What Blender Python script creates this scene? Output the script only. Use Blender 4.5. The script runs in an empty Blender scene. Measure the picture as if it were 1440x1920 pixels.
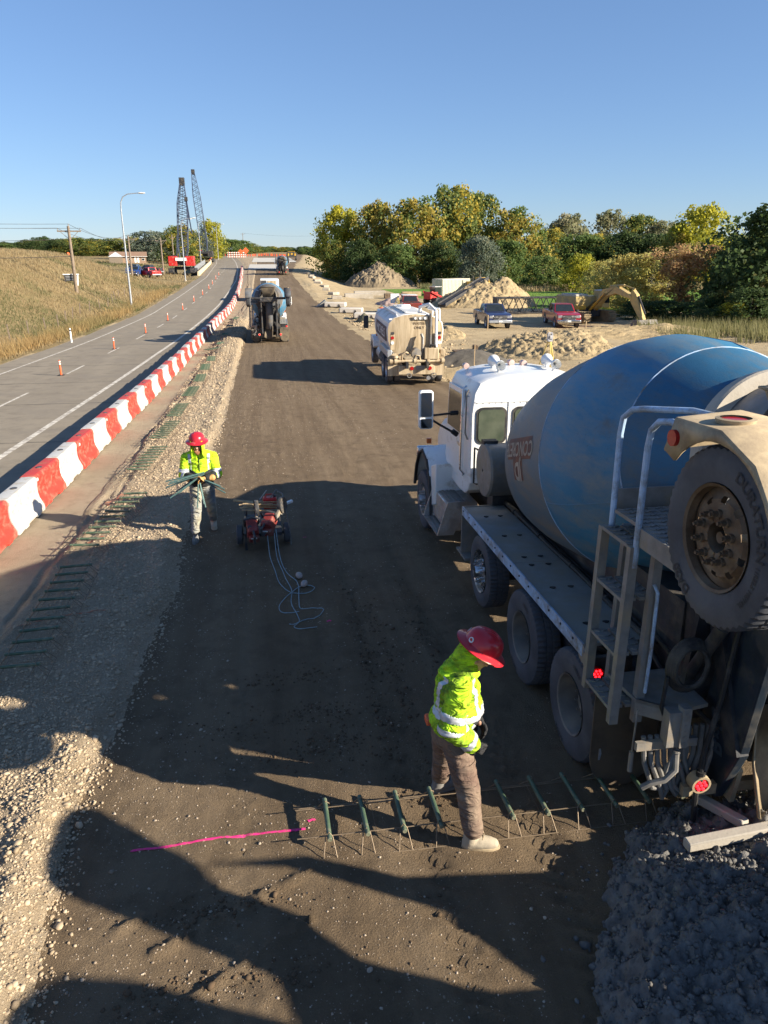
import bpy, bmesh, math, random
import numpy as np
from mathutils import Vector, Matrix, Euler
R = math.radians
SC = bpy.context.scene
COL = SC.collection
# ---------------------------------------------------------------- camera, sky, sun, exposure
cam = bpy.data.objects.new('camera', bpy.data.cameras.new('camera')); COL.objects.link(cam)
cam.location = (0, 0, 4.35); cam.rotation_euler = (R(90 - 19.41), 0, R(-9.0))
cam.data.sensor_fit = 'VERTICAL'; cam.data.sensor_height = 24; cam.data.sensor_width = 18
cam.data.lens = 24 * 1385 / 1920; cam.data.clip_start = .1; cam.data.clip_end = 9000
SC.camera = cam
SUN_EL, SUN_BACK = R(23.5), R(29)          # sun stands to the right and a little behind the camera
W = bpy.data.worlds.new('World'); SC.world = W; W.use_nodes = True
nt = W.node_tree; bg = nt.nodes['Background']
sky = nt.nodes.new('ShaderNodeTexSky'); sky.sky_type = 'NISHITA'; sky.sun_disc = False
sky.sun_elevation = SUN_EL; sky.sun_rotation = R(90) + SUN_BACK
sky.altitude = 400; sky.air_density = 1.0; sky.dust_density = .0; sky.ozone_density = 5.0
gm = nt.nodes.new('ShaderNodeGamma'); gm.inputs[1].default_value = .7
mxs = nt.nodes.new('ShaderNodeMix'); mxs.data_type = 'RGBA'; mxs.blend_type = 'MULTIPLY'; mxs.inputs[0].default_value = 1; mxs.inputs[7].default_value = (.95, 1.09, 1.34, 1)
nt.links.new(sky.outputs[0], gm.inputs[0]); nt.links.new(gm.outputs[0], mxs.inputs[6]); nt.links.new(mxs.outputs[2], bg.inputs[0]); bg.inputs[1].default_value = 0.074
sd = Vector((math.cos(SUN_EL) * math.cos(SUN_BACK), -math.cos(SUN_EL) * math.sin(SUN_BACK), math.sin(SUN_EL)))
sl = bpy.data.lights.new('sun', 'SUN'); sl.energy = 4.8; sl.angle = R(.53); sl.color = (1, .9, .74)
so = bpy.data.objects.new('sun', sl); COL.objects.link(so); so.rotation_euler = sd.to_track_quat('Z', 'Y').to_euler(); so.location = sd * 60
SC.view_settings.view_transform = 'Standard'; SC.view_settings.look = 'None'
SC.view_settings.gamma = 1; SC.view_settings.use_curve_mapping = False
SC.view_settings.exposure = 1.32
SC.cycles.max_bounces = 6; SC.cycles.diffuse_bounces = 3; SC.cycles.glossy_bounces = 3; SC.cycles.transparent_max_bounces = 8
SC.cycles.use_denoising = True
rng = np.random.default_rng(7); random.seed(7)

# ---------------------------------------------------------------- helpers: meshes
class MB:
    def __init__(s): s.v = []; s.f = []
    def add(s, V, Fs, T=None):
        o = len(s.v)
        for p in V:
            p = Vector(p)
            s.v.append(tuple(T @ p) if T is not None else tuple(p))
        s.f += [tuple(i + o for i in f) for f in Fs]
        return s
    def box(s, c, d, rot=None):
        x, y, z = d[0] / 2, d[1] / 2, d[2] / 2
        V = [(-x,-y,-z),(x,-y,-z),(x,y,-z),(-x,y,-z),(-x,-y,z),(x,-y,z),(x,y,z),(-x,y,z)]
        T = Matrix.Translation(c)
        if rot is not None: T = T @ Euler(rot).to_matrix().to_4x4()
        return s.add(V, [(3,2,1,0),(4,5,6,7),(0,1,5,4),(1,2,6,5),(2,3,7,6),(3,0,4,7)], T)
    def bar(s, p0, p1, w, h=None, up=(0, 0, 1)):          # square bar between two points
        p0, p1 = Vector(p0), Vector(p1); h = h or w; d = p1 - p0; L = d.length; d.normalize()
        u = Vector(up)
        if abs(d.dot(u)) > .97: u = Vector((0, 1, 0)) if abs(d.y) < .9 else Vector((1, 0, 0))
        a = d.cross(u).normalized(); b = a.cross(d)
        V = []
        for q in (p0, p1):
            for sa, sb in ((-1,-1),(1,-1),(1,1),(-1,1)): V.append(q + a * (sa * w / 2) + b * (sb * h / 2))
        return s.add(V, [(3,2,1,0),(4,5,6,7),(0,1,5,4),(1,2,6,5),(2,3,7,6),(3,0,4,7)])
    def ring(s, c, a, b, r, n): return [tuple(c + a * (r * math.cos(2*math.pi*i/n)) + b * (r * math.sin(2*math.pi*i/n))) for i in range(n)]
    def cyl(s, p0, p1, r0, r1=None, n=12, caps=True):
        r1 = r0 if r1 is None else r1
        p0, p1 = Vector(p0), Vector(p1); d = (p1 - p0).normalized()
        a = d.orthogonal().normalized(); b = d.cross(a)
        V = s.ring(p0, a, b, r0, n) + s.ring(p1, a, b, r1, n)
        Fs = [(i, (i+1) % n, n + (i+1) % n, n + i) for i in range(n)]
        if caps: Fs += [tuple(reversed(range(n))), tuple(range(n, 2*n))]
        return s.add(V, Fs)
    def tube(s, pts, r, n=8, closed=False):
        pts = [Vector(p) for p in pts]; m = len(pts); rr = r if hasattr(r, '__len__') else [r] * m
        V = []; a = None
        for i in range(m):
            d = (pts[min(i+1, m-1)] - pts[max(i-1, 0)])
            if d.length < 1e-9: d = Vector((0, 0, 1))
            d.normalize()
            a = d.orthogonal() if a is None else a - d * a.dot(d)
            if a.length < 1e-6: a = d.orthogonal()
            a.normalize(); b = d.cross(a)
            V += s.ring(pts[i], a, b, rr[i], n)
        Fs = [(i*n+j, i*n+(j+1) % n, (i+1)*n+(j+1) % n, (i+1)*n+j) for i in range(m-1) for j in range(n)]
        Fs += [tuple(reversed(range(n))), tuple(range((m-1)*n, m*n))]
        return s.add(V, Fs)
    def lathe(s, prof, c=(0,0,0), ax=(0,0,1), n=32, cap=False):   # prof: (radius, height along axis)
        c = Vector(c); d = Vector(ax).normalized(); a = d.orthogonal().normalized(); b = d.cross(a)
        V = []
        for r, h in prof: V += s.ring(c + d * h, a, b, max(r, 1e-4), n)
        m = len(prof)
        Fs = [(i*n+j, i*n+(j+1) % n, (i+1)*n+(j+1) % n, (i+1)*n+j) for i in range(m-1) for j in range(n)]
        if cap: Fs += [tuple(reversed(range(n))), tuple(range((m-1)*n, m*n))]
        return s.add(V, Fs)
    def prism(s, poly, ax, lo, hi):                        # poly in the two other axes, extruded along ax
        n = len(poly); V = []
        for t in (lo, hi):
            for p, q in poly: V.append({'x': (t, p, q), 'y': (p, t, q), 'z': (p, q, t)}[ax])
        return s.add(V, [tuple(range(n)), tuple(reversed(range(n, 2*n)))] + [(i, n+i, n+(i+1) % n, (i+1) % n) for i in range(n)])
    def ball(s, c, r, n=12, m=8):
        r = r if hasattr(r, '__len__') else (r, r, r); V = []
        for i in range(m + 1):
            t = math.pi * i / m
            for j in range(n):
                p = 2*math.pi*j/n
                V.append((c[0] + r[0]*math.sin(t)*math.cos(p), c[1] + r[1]*math.sin(t)*math.sin(p), c[2] + r[2]*math.cos(t)))
        return s.add(V, [(i*n+j, (i+1)*n+j, (i+1)*n+(j+1) % n, i*n+(j+1) % n) for i in range(m) for j in range(n)])
    def build(s, name, m, parent=None, smooth=.6, bevel=0, label=None, loc=None, seg=2):
        me = bpy.data.meshes.new(name); me.from_pydata(s.v, [], s.f)
        bm = bmesh.new(); bm.from_mesh(me); bmesh.ops.remove_doubles(bm, verts=bm.verts, dist=1e-5)
        bmesh.ops.recalc_face_normals(bm, faces=bm.faces); bm.to_mesh(me); bm.free()
        return link(name, me, m, parent, smooth, bevel, label, loc, seg)

def link(name, me, m, parent=None, smooth=.6, bevel=0, label=None, loc=None, seg=2):
    if m is not None: me.materials.append(m)
    if smooth:
        me.shade_smooth()
        me.set_sharp_from_angle(angle=smooth)
    o = bpy.data.objects.new(name, me); COL.objects.link(o)
    if parent is not None: o.parent = parent
    if loc is not None: o.location = loc
    if label: o['label'] = label
    if bevel:
        b = o.modifiers.new('bevel', 'BEVEL'); b.width = bevel; b.segments = seg; b.limit_method = 'ANGLE'; b.angle_limit = .7
    return o
def npmesh(name, V, Fs, m=None, smooth=0, parent=None, attrs=None):      # V (n,3), Fs (k,3|4) arrays
    me = bpy.data.meshes.new(name); k = Fs.shape[1]
    me.vertices.add(len(V)); me.vertices.foreach_set('co', np.ascontiguousarray(V, np.float32).ravel())
    me.loops.add(Fs.size); me.loops.foreach_set('vertex_index', np.ascontiguousarray(Fs, np.int32).ravel())
    me.polygons.add(len(Fs)); me.polygons.foreach_set('loop_start', np.arange(0, Fs.size, k, dtype=np.int32))
    me.update(calc_edges=True)
    for nm, val in (attrs or {}).items():
        a = me.attributes.new(nm, 'FLOAT', 'POINT'); a.data.foreach_set('value', np.ascontiguousarray(val, np.float32))
    return link(name, me, m, parent, smooth)
def tag(o, label=None, cat=None, group=None, kind=None):
    for k, v in (('label', label), ('category', cat), ('group', group), ('kind', kind)):
        if v: o[k] = v
    return o
def thing(name, label, cat, loc=(0,0,0), rot=(0,0,0), group=None, scale=1):
    o = bpy.data.objects.new(name, None); COL.objects.link(o); o.location = loc; o.rotation_euler = rot
    o.empty_display_size = .2; o.scale = (scale,)*3
    return tag(o, label, cat, group)
def dup(o, loc=None, rot=None, label=None, parent=None, scale=None, skip=()):
    c = o.copy(); COL.objects.link(c)
    if parent is not None: c.parent = parent
    if loc is not None: c.location = loc
    if rot is not None: c.rotation_euler = rot
    if scale is not None: c.scale = scale if hasattr(scale, '__len__') else (scale,)*3
    if label: c['label'] = label
    for ch in list(o.children):
        if ch.name.split('.')[0] not in skip: dup(ch, parent=c)
    return c
def text_mesh(txt, size, depth=.002, bold=.0):
    cu = bpy.data.curves.new('lettering', 'FONT'); cu.body = txt; cu.size = size; cu.extrude = depth; cu.offset = bold
    cu.align_x = 'CENTER'; cu.align_y = 'CENTER'; cu.resolution_u = 3
    o = bpy.data.objects.new('lettering', cu); COL.objects.link(o)
    me = bpy.data.meshes.new_from_object(o.evaluated_get(bpy.context.evaluated_depsgraph_get()))
    bpy.data.objects.remove(o); bpy.data.curves.remove(cu)
    return me
def text(txt, size, T, m, parent, name='lettering', depth=.002, bold=0., fn=None, sx=1):
    me = text_mesh(txt, size, depth, bold)
    for v in me.vertices:
        p = Vector((v.co.x * sx, v.co.y, v.co.z))
        v.co = fn(p) if fn else T @ p
    me.materials.clear()
    return link(name, me, m, parent, 0)

# ---------------------------------------------------------------- helpers: materials
def nodes(name):
    m = bpy.data.materials.new(name); m.use_nodes = True
    return m, m.node_tree, m.node_tree.nodes['Principled BSDF']
def N(t, kind, **kw):
    n = t.nodes.new(kind)
    for k, v in kw.items():
        if k.startswith('i_'): n.inputs[k[2:].replace('_', ' ')].default_value = v
        else: setattr(n, k, v)
    return n
def noise(t, vec, scale, detail=4, rough=.6): 
    n = N(t, 'ShaderNodeTexNoise', i_Scale=scale, i_Detail=detail, i_Roughness=rough); t.links.new(vec, n.inputs['Vector']); return n.outputs['Fac']
def ramp(t, src, a, b, c0=(0,0,0,1), c1=(1,1,1,1)):
    n = N(t, 'ShaderNodeValToRGB'); n.color_ramp.elements[0].position = a; n.color_ramp.elements[1].position = b
    n.color_ramp.elements[0].color = c0; n.color_ramp.elements[1].color = c1
    t.links.new(src, n.inputs[0]); return n.outputs[0]
def mixc(t, fac, a, b, mode='MIX'):
    n = N(t, 'ShaderNodeMix', data_type='RGBA', blend_type=mode)
    for sock, v in ((n.inputs[0], fac), (n.inputs[6], a), (n.inputs[7], b)):
        if isinstance(v, (int, float)): sock.default_value = v
        elif isinstance(v, (tuple, list)): sock.default_value = (*v[:3], 1)
        else: t.links.new(v, sock)
    return n.outputs[2]
def coords(t, world=False):
    if world: return N(t, 'ShaderNodeNewGeometry').outputs['Position']
    return N(t, 'ShaderNodeTexCoord').outputs['Object']
def M(name, col, rough=.6, metal=0., var=.15, vs=6., bump=0., bs=60., dirt=None, dirt_amt=.4, dirt_scale=3., world=False, spec=.4, coat=0., stretch=None, emit=0, alpha=1):
    m, t, b = nodes(name); L = t.links
    v = coords(t, world)
    if stretch:
        mp = N(t, 'ShaderNodeMapping'); mp.inputs['Scale'].default_value = stretch; L.new(v, mp.inputs[0]); v = mp.outputs[0]
    c0 = tuple(min(1, x * (1 - var)) for x in col); c1 = tuple(min(1, x * (1 + var)) for x in col)
    c = mixc(t, ramp(t, noise(t, v, vs), .3, .7), c0, c1)
    rv = None
    if dirt:
        f = ramp(t, noise(t, v, dirt_scale, 8, .68), .62 - dirt_amt * .45, .78 - dirt_amt * .3)
        c = mixc(t, f, c, dirt); rv = f
    L.new(c, b.inputs['Base Color'])
    b.inputs['Metallic'].default_value = metal; b.inputs['Roughness'].default_value = rough
    b.inputs['Specular IOR Level'].default_value = spec
    if coat: b.inputs['Coat Weight'].default_value = coat
    if rv is not None:
        mr = N(t, 'ShaderNodeMapRange'); mr.inputs[3].default_value = rough; mr.inputs[4].default_value = .9
        L.new(rv, mr.inputs[0]); L.new(mr.outputs[0], b.inputs['Roughness'])
        if metal:
            mm = N(t, 'ShaderNodeMapRange'); mm.inputs[3].default_value = metal; mm.inputs[4].default_value = 0.
            L.new(rv, mm.inputs[0]); L.new(mm.outputs[0], b.inputs['Metallic'])
    if bump:
        bn = N(t, 'ShaderNodeBump', i_Strength=min(1, bump), i_Distance=.01 * max(1, bump)); L.new(noise(t, v, bs, 6), bn.inputs['Height']); L.new(bn.outputs[0], b.inputs['Normal'])
    if emit: b.inputs['Emission Color'].default_value = (*col, 1); b.inputs['Emission Strength'].default_value = emit
    return m
DUST = (.30, .235, .155); MUD = (.13, .095, .06)
K = {}
K['steel'] = M('dusty steel', (.23, .22, .205), .55, .25, .2, 8, .2, 90, DUST, .35)
K['dark_steel'] = M('dark frame steel', (.035, .036, .04), .55, .2, .3, 7, .2, 60, (.12, .1, .075), .3)
K['tread_steel'] = M('worn tread plate', (.26, .25, .235), .55, .3, .25, 12, .3, 90, (.2, .17, .13), .4)
K['chrome'] = M('bright metal', (.62, .62, .62), .22, 1, .1, 8, 0, 60, DUST, .2)
K['alu'] = M('dull aluminium', (.5, .5, .5), .38, .85, .15, 8, .1, 70, DUST, .3)
K['rubber'] = M('dusty rubber', (.06, .062, .07), .75, 0, .12, 6, .1, 80, (.105, .106, .112), .5, 2.5)
K['tread'] = M('tyre tread rubber', (.014, .014, .015), .85, 0, .3, 12, .2, 60, (.06, .05, .04), .3)
K['black'] = M('black rubber hose', (.018, .018, .019), .6, 0, .2, 10, .1, 80, (.1, .09, .075), .3)
K['white'] = M('white truck paint', (.78, .78, .76), .35, 0, .04, 4, 0, 60, (.45, .38, .28), .12, 4, coat=.3)
K['deck'] = M('grey painted deck', (.25, .255, .245), .65, .1, .15, 3, .15, 60, (.26, .235, .19), .5, 2)
K['blue_trim'] = M('pale blue frame paint', (.36, .50, .68), .5, .1, .15, 6, .1, 60, (.2, .165, .12), .38, 4)
K['rust'] = M('rusty brown wheel', (.115, .075, .045), .6, .35, .3, 6, .25, 60, (.2, .15, .1), .4, 4)
K['rim'] = M('dusty grey rim', (.17, .16, .145), .55, .35, .15, 6, .1, 60, (.25, .22, .18), .4, 4)
K['tan'] = M('tan dusty painted steel', (.40, .31, .19), .7, 0, .2, 6, .2, 70, (.26, .2, .13), .4, 5)
K['glass'] = M('dark window glass', (.02, .025, .026), .06, 0, .2, 3, 0, 60, spec=.8)
K['red_lens'] = M('red lens', (.35, .012, .012), .25, 0, .1, 20)
K['red_glow'] = M('lit red lamp', (1, .012, .02), .3, 0, .1, 20, emit=2.2)
K['amber'] = M('amber lens', (.55, .12, .02), .3, 0, .1)
K['orange'] = M('orange traffic plastic', (.75, .12, .035), .5, 0, .08, 5, 0, 60, DUST, .15)
K['wood'] = M('raw timber', (.42, .30, .17), .75, 0, .25, 10, .15, 60, (.3, .22, .14), .3, stretch=(1, 1, .2))
K['grey_plastic'] = M('dark plastic', (.05, .05, .052), .5, 0, .2, 8, 0, 60, DUST, .15)
K['concrete'] = M('pale concrete', (.42, .38, .32), .85, 0, .12, 1.5, .3, 40, (.3, .26, .2), .4, .6)
K['galv'] = M('galvanised steel', (.42, .44, .46), .45, .6, .12, 5)
K['pole_wood'] = M('weathered pole wood', (.2, .155, .115), .85, 0, .25, 5, .2, 40)
K['red_paint'] = M('red machine paint', (.48, .02, .018), .4, 0, .15, 4, 0, 60, DUST, .2)
K['yellow_paint'] = M('worn yellow machine paint', (.50, .36, .12), .55, 0, .15, 3, .1, 60, (.33, .26, .15), .45, 2)
K['cat_yellow'] = M('yellow plant paint', (.6, .34, .03), .5, 0, .15, 3, 0, 60, DUST, .3)
K['white_print'] = M('white print', (.75, .75, .72), .6)
K['black_print'] = M('black print', (.015, .015, .015), .6)

# ---------------------------------------------------------------- noise for the ground
def vnoise(x, y, seed=0):
    xi = np.floor(x).astype(np.int64); yi = np.floor(y).astype(np.int64); fx = x - xi; fy = y - yi
    fx = fx*fx*(3-2*fx); fy = fy*fy*(3-2*fy)
    def h(a, b):
        n = (a * 374761393 + b * 668265263 + seed * 974634777) & 0xffffffff
        n = ((n ^ (n >> 13)) * 1274126177) & 0xffffffff
        return ((n ^ (n >> 16)) & 0xffff) / 65535.
    return (h(xi, yi)*(1-fx) + h(xi+1, yi)*fx)*(1-fy) + (h(xi, yi+1)*(1-fx) + h(xi+1, yi+1)*fx)*fy
def fbm(x, y, seed=0, o=4):
    s = 0; a = .5
    for i in range(o): s = s + a * (vnoise(x * 2**i, y * 2**i, seed + i) - .5) * 2; a *= .5
    return s
def sst(a, b, x): t = np.clip((x - a) / (b - a), 0, 1); return t*t*(3-2*t)
_ty = np.arange(-60, 700, 1.)
_tz = np.interp(_ty, [-60,0,35,55,75,110,157,260,480,700], [1.8,0,-1.05,-1.5,-1.6,-1.2,-.3,1.0,3.8,3.9])
_k = np.ones(13)/13; _tz2 = np.convolve(np.pad(_tz, 6, 'edge'), _k, 'valid'); _tz = np.where(_ty < 24, -.03*_ty, _tz2)
def zroad(y): return np.interp(y, _ty, _tz)
def hw(y, which):       # highway lines: right edge line, centre, left edge line, pavement edges
    r = np.interp(y, [-60,19,46,59,90,144,200,260,330,480,700], [-7,-6.75,-6.2,-5.85,-4.95,-4.5,-5.7,-8,-11.5,-21,-40])
    c = np.interp(y, [-60,28,50,71,116,198,260,330,480,700], [-9.7,-9.5,-9.2,-8.6,-7.9,-9.1,-11.3,-14.6,-24,-43])
    l = np.interp(y, [-60,37,50,67,80,154,244,330,480,700], [-12.6,-12.3,-11.95,-11.43,-10.95,-10.5,-13.4,-17.6,-27,-46])
    return {'r': r, 'c': c, 'l': l, 'pr': r + 1.75, 'pl': l - 1.3}[which]
def barx(y): return np.interp(y, [-60,15,36,53,66,84,100,136,197,260,370], [-4.5,-4.42,-4.1,-4.0,-3.75,-3.1,-3.0,-3.3,-4.3,-6.3,-11])
def terrain(x, y):
    x = np.asarray(x, float); y = np.asarray(y, float)
    zr_ = zroad(y)
    zy = np.interp(y, [-60,0,40,60,80,110,160,300,700], [1,-.2,-1.2,-1.55,-1.75,-2.1,-2.4,-2.6,-2.6])
    er = np.interp(y, [0, 28, 50, 64, 90, 130, 165, 230, 290, 400, 700], [7.8, 7.5, 7.1, 6.7, 6.5, 6.3, 6.6, 10, 15, 22, 30])
    wr = np.interp(y, [0, 70, 110, 200], [7, 7, 9, 16])
    z = zr_ + (zy - zr_) * sst(0, 1, (x - er - .4) / wr)
    A = np.interp(y, [-60,95,122,150,200,700], [5.8,5.9,5.2,1.6,1.4,1.2]); Lb = np.interp(y, [-60,125,150,200], [18,18,30,45])
    e = hw(y, 'pl') - 1.2
    z = z + A * sst(0, 1, (e - x) / Lb) - .12 * sst(0, 1, (e - x) / 1.) * (1 - sst(1.5, 5, e - x))
    far = sst(700, 2500, np.hypot(x, y)); z = z * (1 - far * .0)
    z = z + fbm(x*.11, y*.11, 3) * .22 * np.clip(sst(0, 4, e - x) + sst(2, 9, x - er), 0, 1) * (1 - sst(120, 400, y) * .5)
    return z
def gz(x, y): return float(terrain(x, y))
# ---------------------------------------------------------------- the ground, split by region
def geo(a, b, n): return list(np.geomspace(a, b, n))
xs = [-x for x in geo(60, 2500, 26)][::-1] + list(np.arange(-59, -15, 1.0)) + list(np.arange(-15, -4.02, .32)) + list(np.arange(-4.0, -1.2, .028)) \
   + list(np.arange(-1.2, 2.8, .036)) + list(np.arange(2.8, 7.6, .1)) + list(np.arange(7.6, 32, .36)) + list(np.arange(32, 80, 1.5)) + geo(80, 2500, 26)
ys = list(np.arange(-8, 2.4, .3)); y_ = 2.4
while y_ < 2600:
    ys.append(y_); y_ += y_ * (.009 if y_ < 40 else .016 if y_ < 130 else .05)
xs = np.array(xs); ys = np.array(ys)
X, Y = np.meshgrid(xs, ys); Z = terrain(X, Y)
e_r = np.interp(Y, [0, 28, 50, 64, 90, 130, 165, 230, 290, 400, 700], [7.8, 7.5, 7.1, 6.7, 6.5, 6.3, 6.6, 10, 15, 22, 30]) + .35 * fbm(X*.3, Y*.5, 41)
e_l = np.interp(Y, [0, 3, 5, 7.5, 10, 12.5, 23, 36, 60, 200], [-1.55, -1.62, -1.8, -1.66, -1.45, -1.6, -1.42, -1.42, -1.35, -1.2]) + .1 * fbm(X*1.5, Y*1.2, 42) + .07 * fbm(X*7, Y*7, 45)
bx = barx(Y); e_pad = bx + .78 + .1 * fbm(X*.7, Y*.9, 43)
near = 1 - sst(18, 60, Y)
# region ids: 0 wide ground, 1 haul road, 2 gravel shoulder, 3 sandy strip by the barriers, 4 grass bank, 5 green field
reg = np.zeros(X.shape, int)
on_road = (X > e_l) & (X < e_r) & (Y < 420); reg[on_road] = 1
sh = (X <= e_l) & (X > e_pad) & (Y < 420); reg[sh] = 2
pad = (X <= e_pad) & (X > hw(Y, 'pl') - .35) & (Y < 420); reg[pad] = 3
bank = (X <= hw(Y, 'pl') - .35 + .4 * fbm(X*.2, Y*.2, 44)) & (Y < 420); reg[bank] = 4
yard_far = np.interp(X, [22, 26, 32, 60, 200], [112, 96, 79, 70, 62]) + 2*fbm(X*.3, Y*.3, 46); reg[(X > e_r) & (Y > yard_far) & (X > 22) & (Y < 138)] = 5
far = (Y >= 420) | (X > 150); reg[far & (reg != 1)] = 4; reg[(X < -60)] = 4
# relief
dz = np.zeros(X.shape)
rd = on_road
rel = fbm(X*16, Y*16, 1, 3) * .011 + fbm(X*3.2, Y*3.2, 5, 3) * .018 * (1 - .6*sst(12, 25, Y)) + fbm(X*.6, Y*.12, 9) * .012 - .006*np.abs(fbm(X*5, Y*.05, 13)) * sst(8, 16, Y)
tr = np.zeros(X.shape)
for cx, wd, dp in ((1.95, .16, .03), (1.05, .14, .026), (.55, .12, .01), (-.45, .14, .014), (4.6, .3, .01)):
    w = np.exp(-((X - cx - .05*np.sin(Y*.4)) / wd)**2); tr -= w * dp * (1 - sst(9, 15, Y)) * (.6 + .6*np.sign(np.sin(Y*34 + X*20)) * (fbm(X*2, Y*2, 50) > -.2))
dz[rd] = (rel + tr)[rd]
for (x0, y0, x1, y1) in ((-.95, 3.9, .12, 4.45), (-1.05, 3.3, .1, 4.0), (-1.2, 4.15, -.6, 4.4)):  # clods pushed up in drag lines
    t = np.clip(((X-x0)*(x1-x0) + (Y-y0)*(y1-y0)) / ((x1-x0)**2 + (y1-y0)**2), 0, 1)
    d = np.hypot(X - x0 - t*(x1-x0), Y - y0 - t*(y1-y0)); wob = .035 * (1 + fbm(X*9, Y*9, 51))
    dz += np.exp(-(d/wob)**2) * .03 * (1 + 1.2*fbm(X*30, Y*30, 52))
sm = sst(0, .25, e_l - X) * sst(0, .22, X - e_pad)
berm = .055 * np.exp(-((X - e_l + .28) / .2)**2) * (.6 + .5*fbm(Y*.6, Y*.3 + 7, 8)) * (1 - sst(30, 90, Y)*.5)
nearb = np.exp(-((X + 2.35)/.5)**2) * sst(6.2, 4.8, Y) * .12
groove = -.09 * np.exp(-((X - e_pad - .14 - .1*np.sin(Y*.5)) / .09)**2) - .05 * np.exp(-((X - e_pad - .55 - .15*np.sin(Y*.21+1)) / .07)**2) * sst(10, 14, Y)
g = sm * (.06 + .022*fbm(X*18, Y*18, 21, 3) + .05*fbm(X*3, Y*3, 22, 3)) + sm*berm + nearb*(1 + .8*fbm(X*4, Y*4, 23)) + groove * (.6 + .5*fbm(X*3, Y*3, 24))
tracks = (np.sin(Y*42 + 6*X) > .1) * .014 * np.exp(-((X - e_pad - .38)/.16)**2)
dz[sh] = (g - tracks)[sh]
dz[pad] += (fbm(X*8, Y*8, 31, 3) * .006 - .02)[pad]
rough_e = sst(0, 1.2, X - e_r) * (1 - sst(150, 300, Y))
hum = fbm(X*.9, Y*.7, 61, 5) * .16 + np.maximum(0, fbm(X*.35, Y*.35, 62) - .15) * .5
wet = np.where((X > e_r) & (Y < 140), rough_e * hum * (.35 + .9*np.exp(-((X - e_r - 2.2)/1.7)**2)), 0)
dz += wet
bk = bank & (Y < 200); dz[bk] += (fbm(X*.7, Y*.7, 71) * .1)[bk]
# dirt pushed up in lobes by the second truck, left of it
for yy in np.arange(44, 72, 3.1):
    d = np.hypot((X + 2.2) / .9, (Y - yy - .5*math.sin(yy)) / .75); dz += np.where(sh, np.exp(-d**2) * .42 * (1 + .6*fbm(X*2, Y*2, 88)), 0)
Z = Z + dz
HG = (xs, ys, Z)
def surf(x, y):                       # height of the built ground, relief included
    x = np.atleast_1d(np.asarray(x, float)); y = np.atleast_1d(np.asarray(y, float))
    i = np.clip(np.searchsorted(xs, x) - 1, 0, len(xs)-2); j = np.clip(np.searchsorted(ys, y) - 1, 0, len(ys)-2)
    fx = (x - xs[i]) / (xs[i+1] - xs[i]); fy = (y - ys[j]) / (ys[j+1] - ys[j])
    return (Z[j,i]*(1-fx) + Z[j,i+1]*fx)*(1-fy) + (Z[j+1,i]*(1-fx) + Z[j+1,i+1]*fx)*fy
def sz(x, y): return float(surf(x, y)[0])
def soil(name, cols, s0, s1, bump=.6, bs=40, rough=.92, spec=.15, streak=None, dist=.02, third=None):
    m, t, b = nodes(name); v = coords(t, True); L = t.links
    vv = v
    if streak:
        mp = N(t, 'ShaderNodeMapping'); mp.inputs['Scale'].default_value = streak; L.new(v, mp.inputs[0]); vv = mp.outputs[0]
    c = mixc(t, ramp(t, noise(t, vv, s0, 6), .32, .68), cols[0], cols[1])
    c = mixc(t, ramp(t, noise(t, v, s1, 8, .7), .48, .75), c, cols[2])
    if third:
        c = mixc(t, ramp(t, noise(t, v, third[1], 5, .65), third[2], third[3]), c, third[0])
    L.new(c, b.inputs['Base Color']); b.inputs['Roughness'].default_value = rough; b.inputs['Specular IOR Level'].default_value = spec
    bn = N(t, 'ShaderNodeBump', i_Strength=bump, i_Distance=dist); L.new(noise(t, v, bs, 8, .7), bn.inputs['Height']); L.new(bn.outputs[0], b.inputs['Normal'])
    return m
GM = {
 0: soil('dry yard dirt', [(.37, .28, .16), (.46, .36, .215), (.26, .19, .112)], .22, .9, .9, 6, dist=.08, third=((.50, .41, .27), 3, .58, .75)),
 1: soil('haul road soil', [(.145, .102, .062), (.222, .163, .103), (.112, .08, .05)], .8, 2.6, 1, 70, streak=(2.2, .10, 1), third=((.25, .195, .135), 38, .62, .74), dist=.03),
 2: soil('crushed gravel', [(.30, .228, .145), (.40, .315, .215), (.23, .175, .115)], 1.4, 22, 1, 60, dist=.03, third=((.50, .43, .33), 48, .55, .7)),
 3: soil('sandy concrete strip', [(.30, .235, .16), (.365, .295, .205), (.25, .195, .13)], .7, 5, .9, 50, third=((.25, .18, .13), 1.6, .6, .8)),
 4: soil('dry grass turf', [(.25, .18, .085), (.315, .24, .125), (.145, .13, .055)], .06, .35, 1, 5, dist=.2, third=((.11, .12, .035), .09, .58, .72)),
 5: soil('green field', [(.12, .215, .04), (.15, .255, .05), (.18, .20, .06)], .1, .05, .8, 4, dist=.2),
}
RN = {0: 'dirt_yard', 1: 'haul_road', 2: 'gravel_shoulder', 3: 'sandy_strip', 4: 'grass_bank', 5: 'green_field'}
ny, nx = X.shape
idx = np.arange(ny*nx).reshape(ny, nx)
quads = np.stack([idx[:-1,:-1], idx[:-1,1:], idx[1:,1:], idx[1:,:-1]], -1).reshape(-1, 4)
qr = reg[:-1,:-1].reshape(-1); P3 = np.stack([X, Y, Z], -1).reshape(-1, 3)
for k in range(6):
    q = quads[qr == k]
    if not len(q): continue
    u, inv = np.unique(q, return_inverse=True)
    o = npmesh(RN[k], P3[u], inv.reshape(q.shape), GM[k], smooth=3.2); tag(o, kind='structure')
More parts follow.
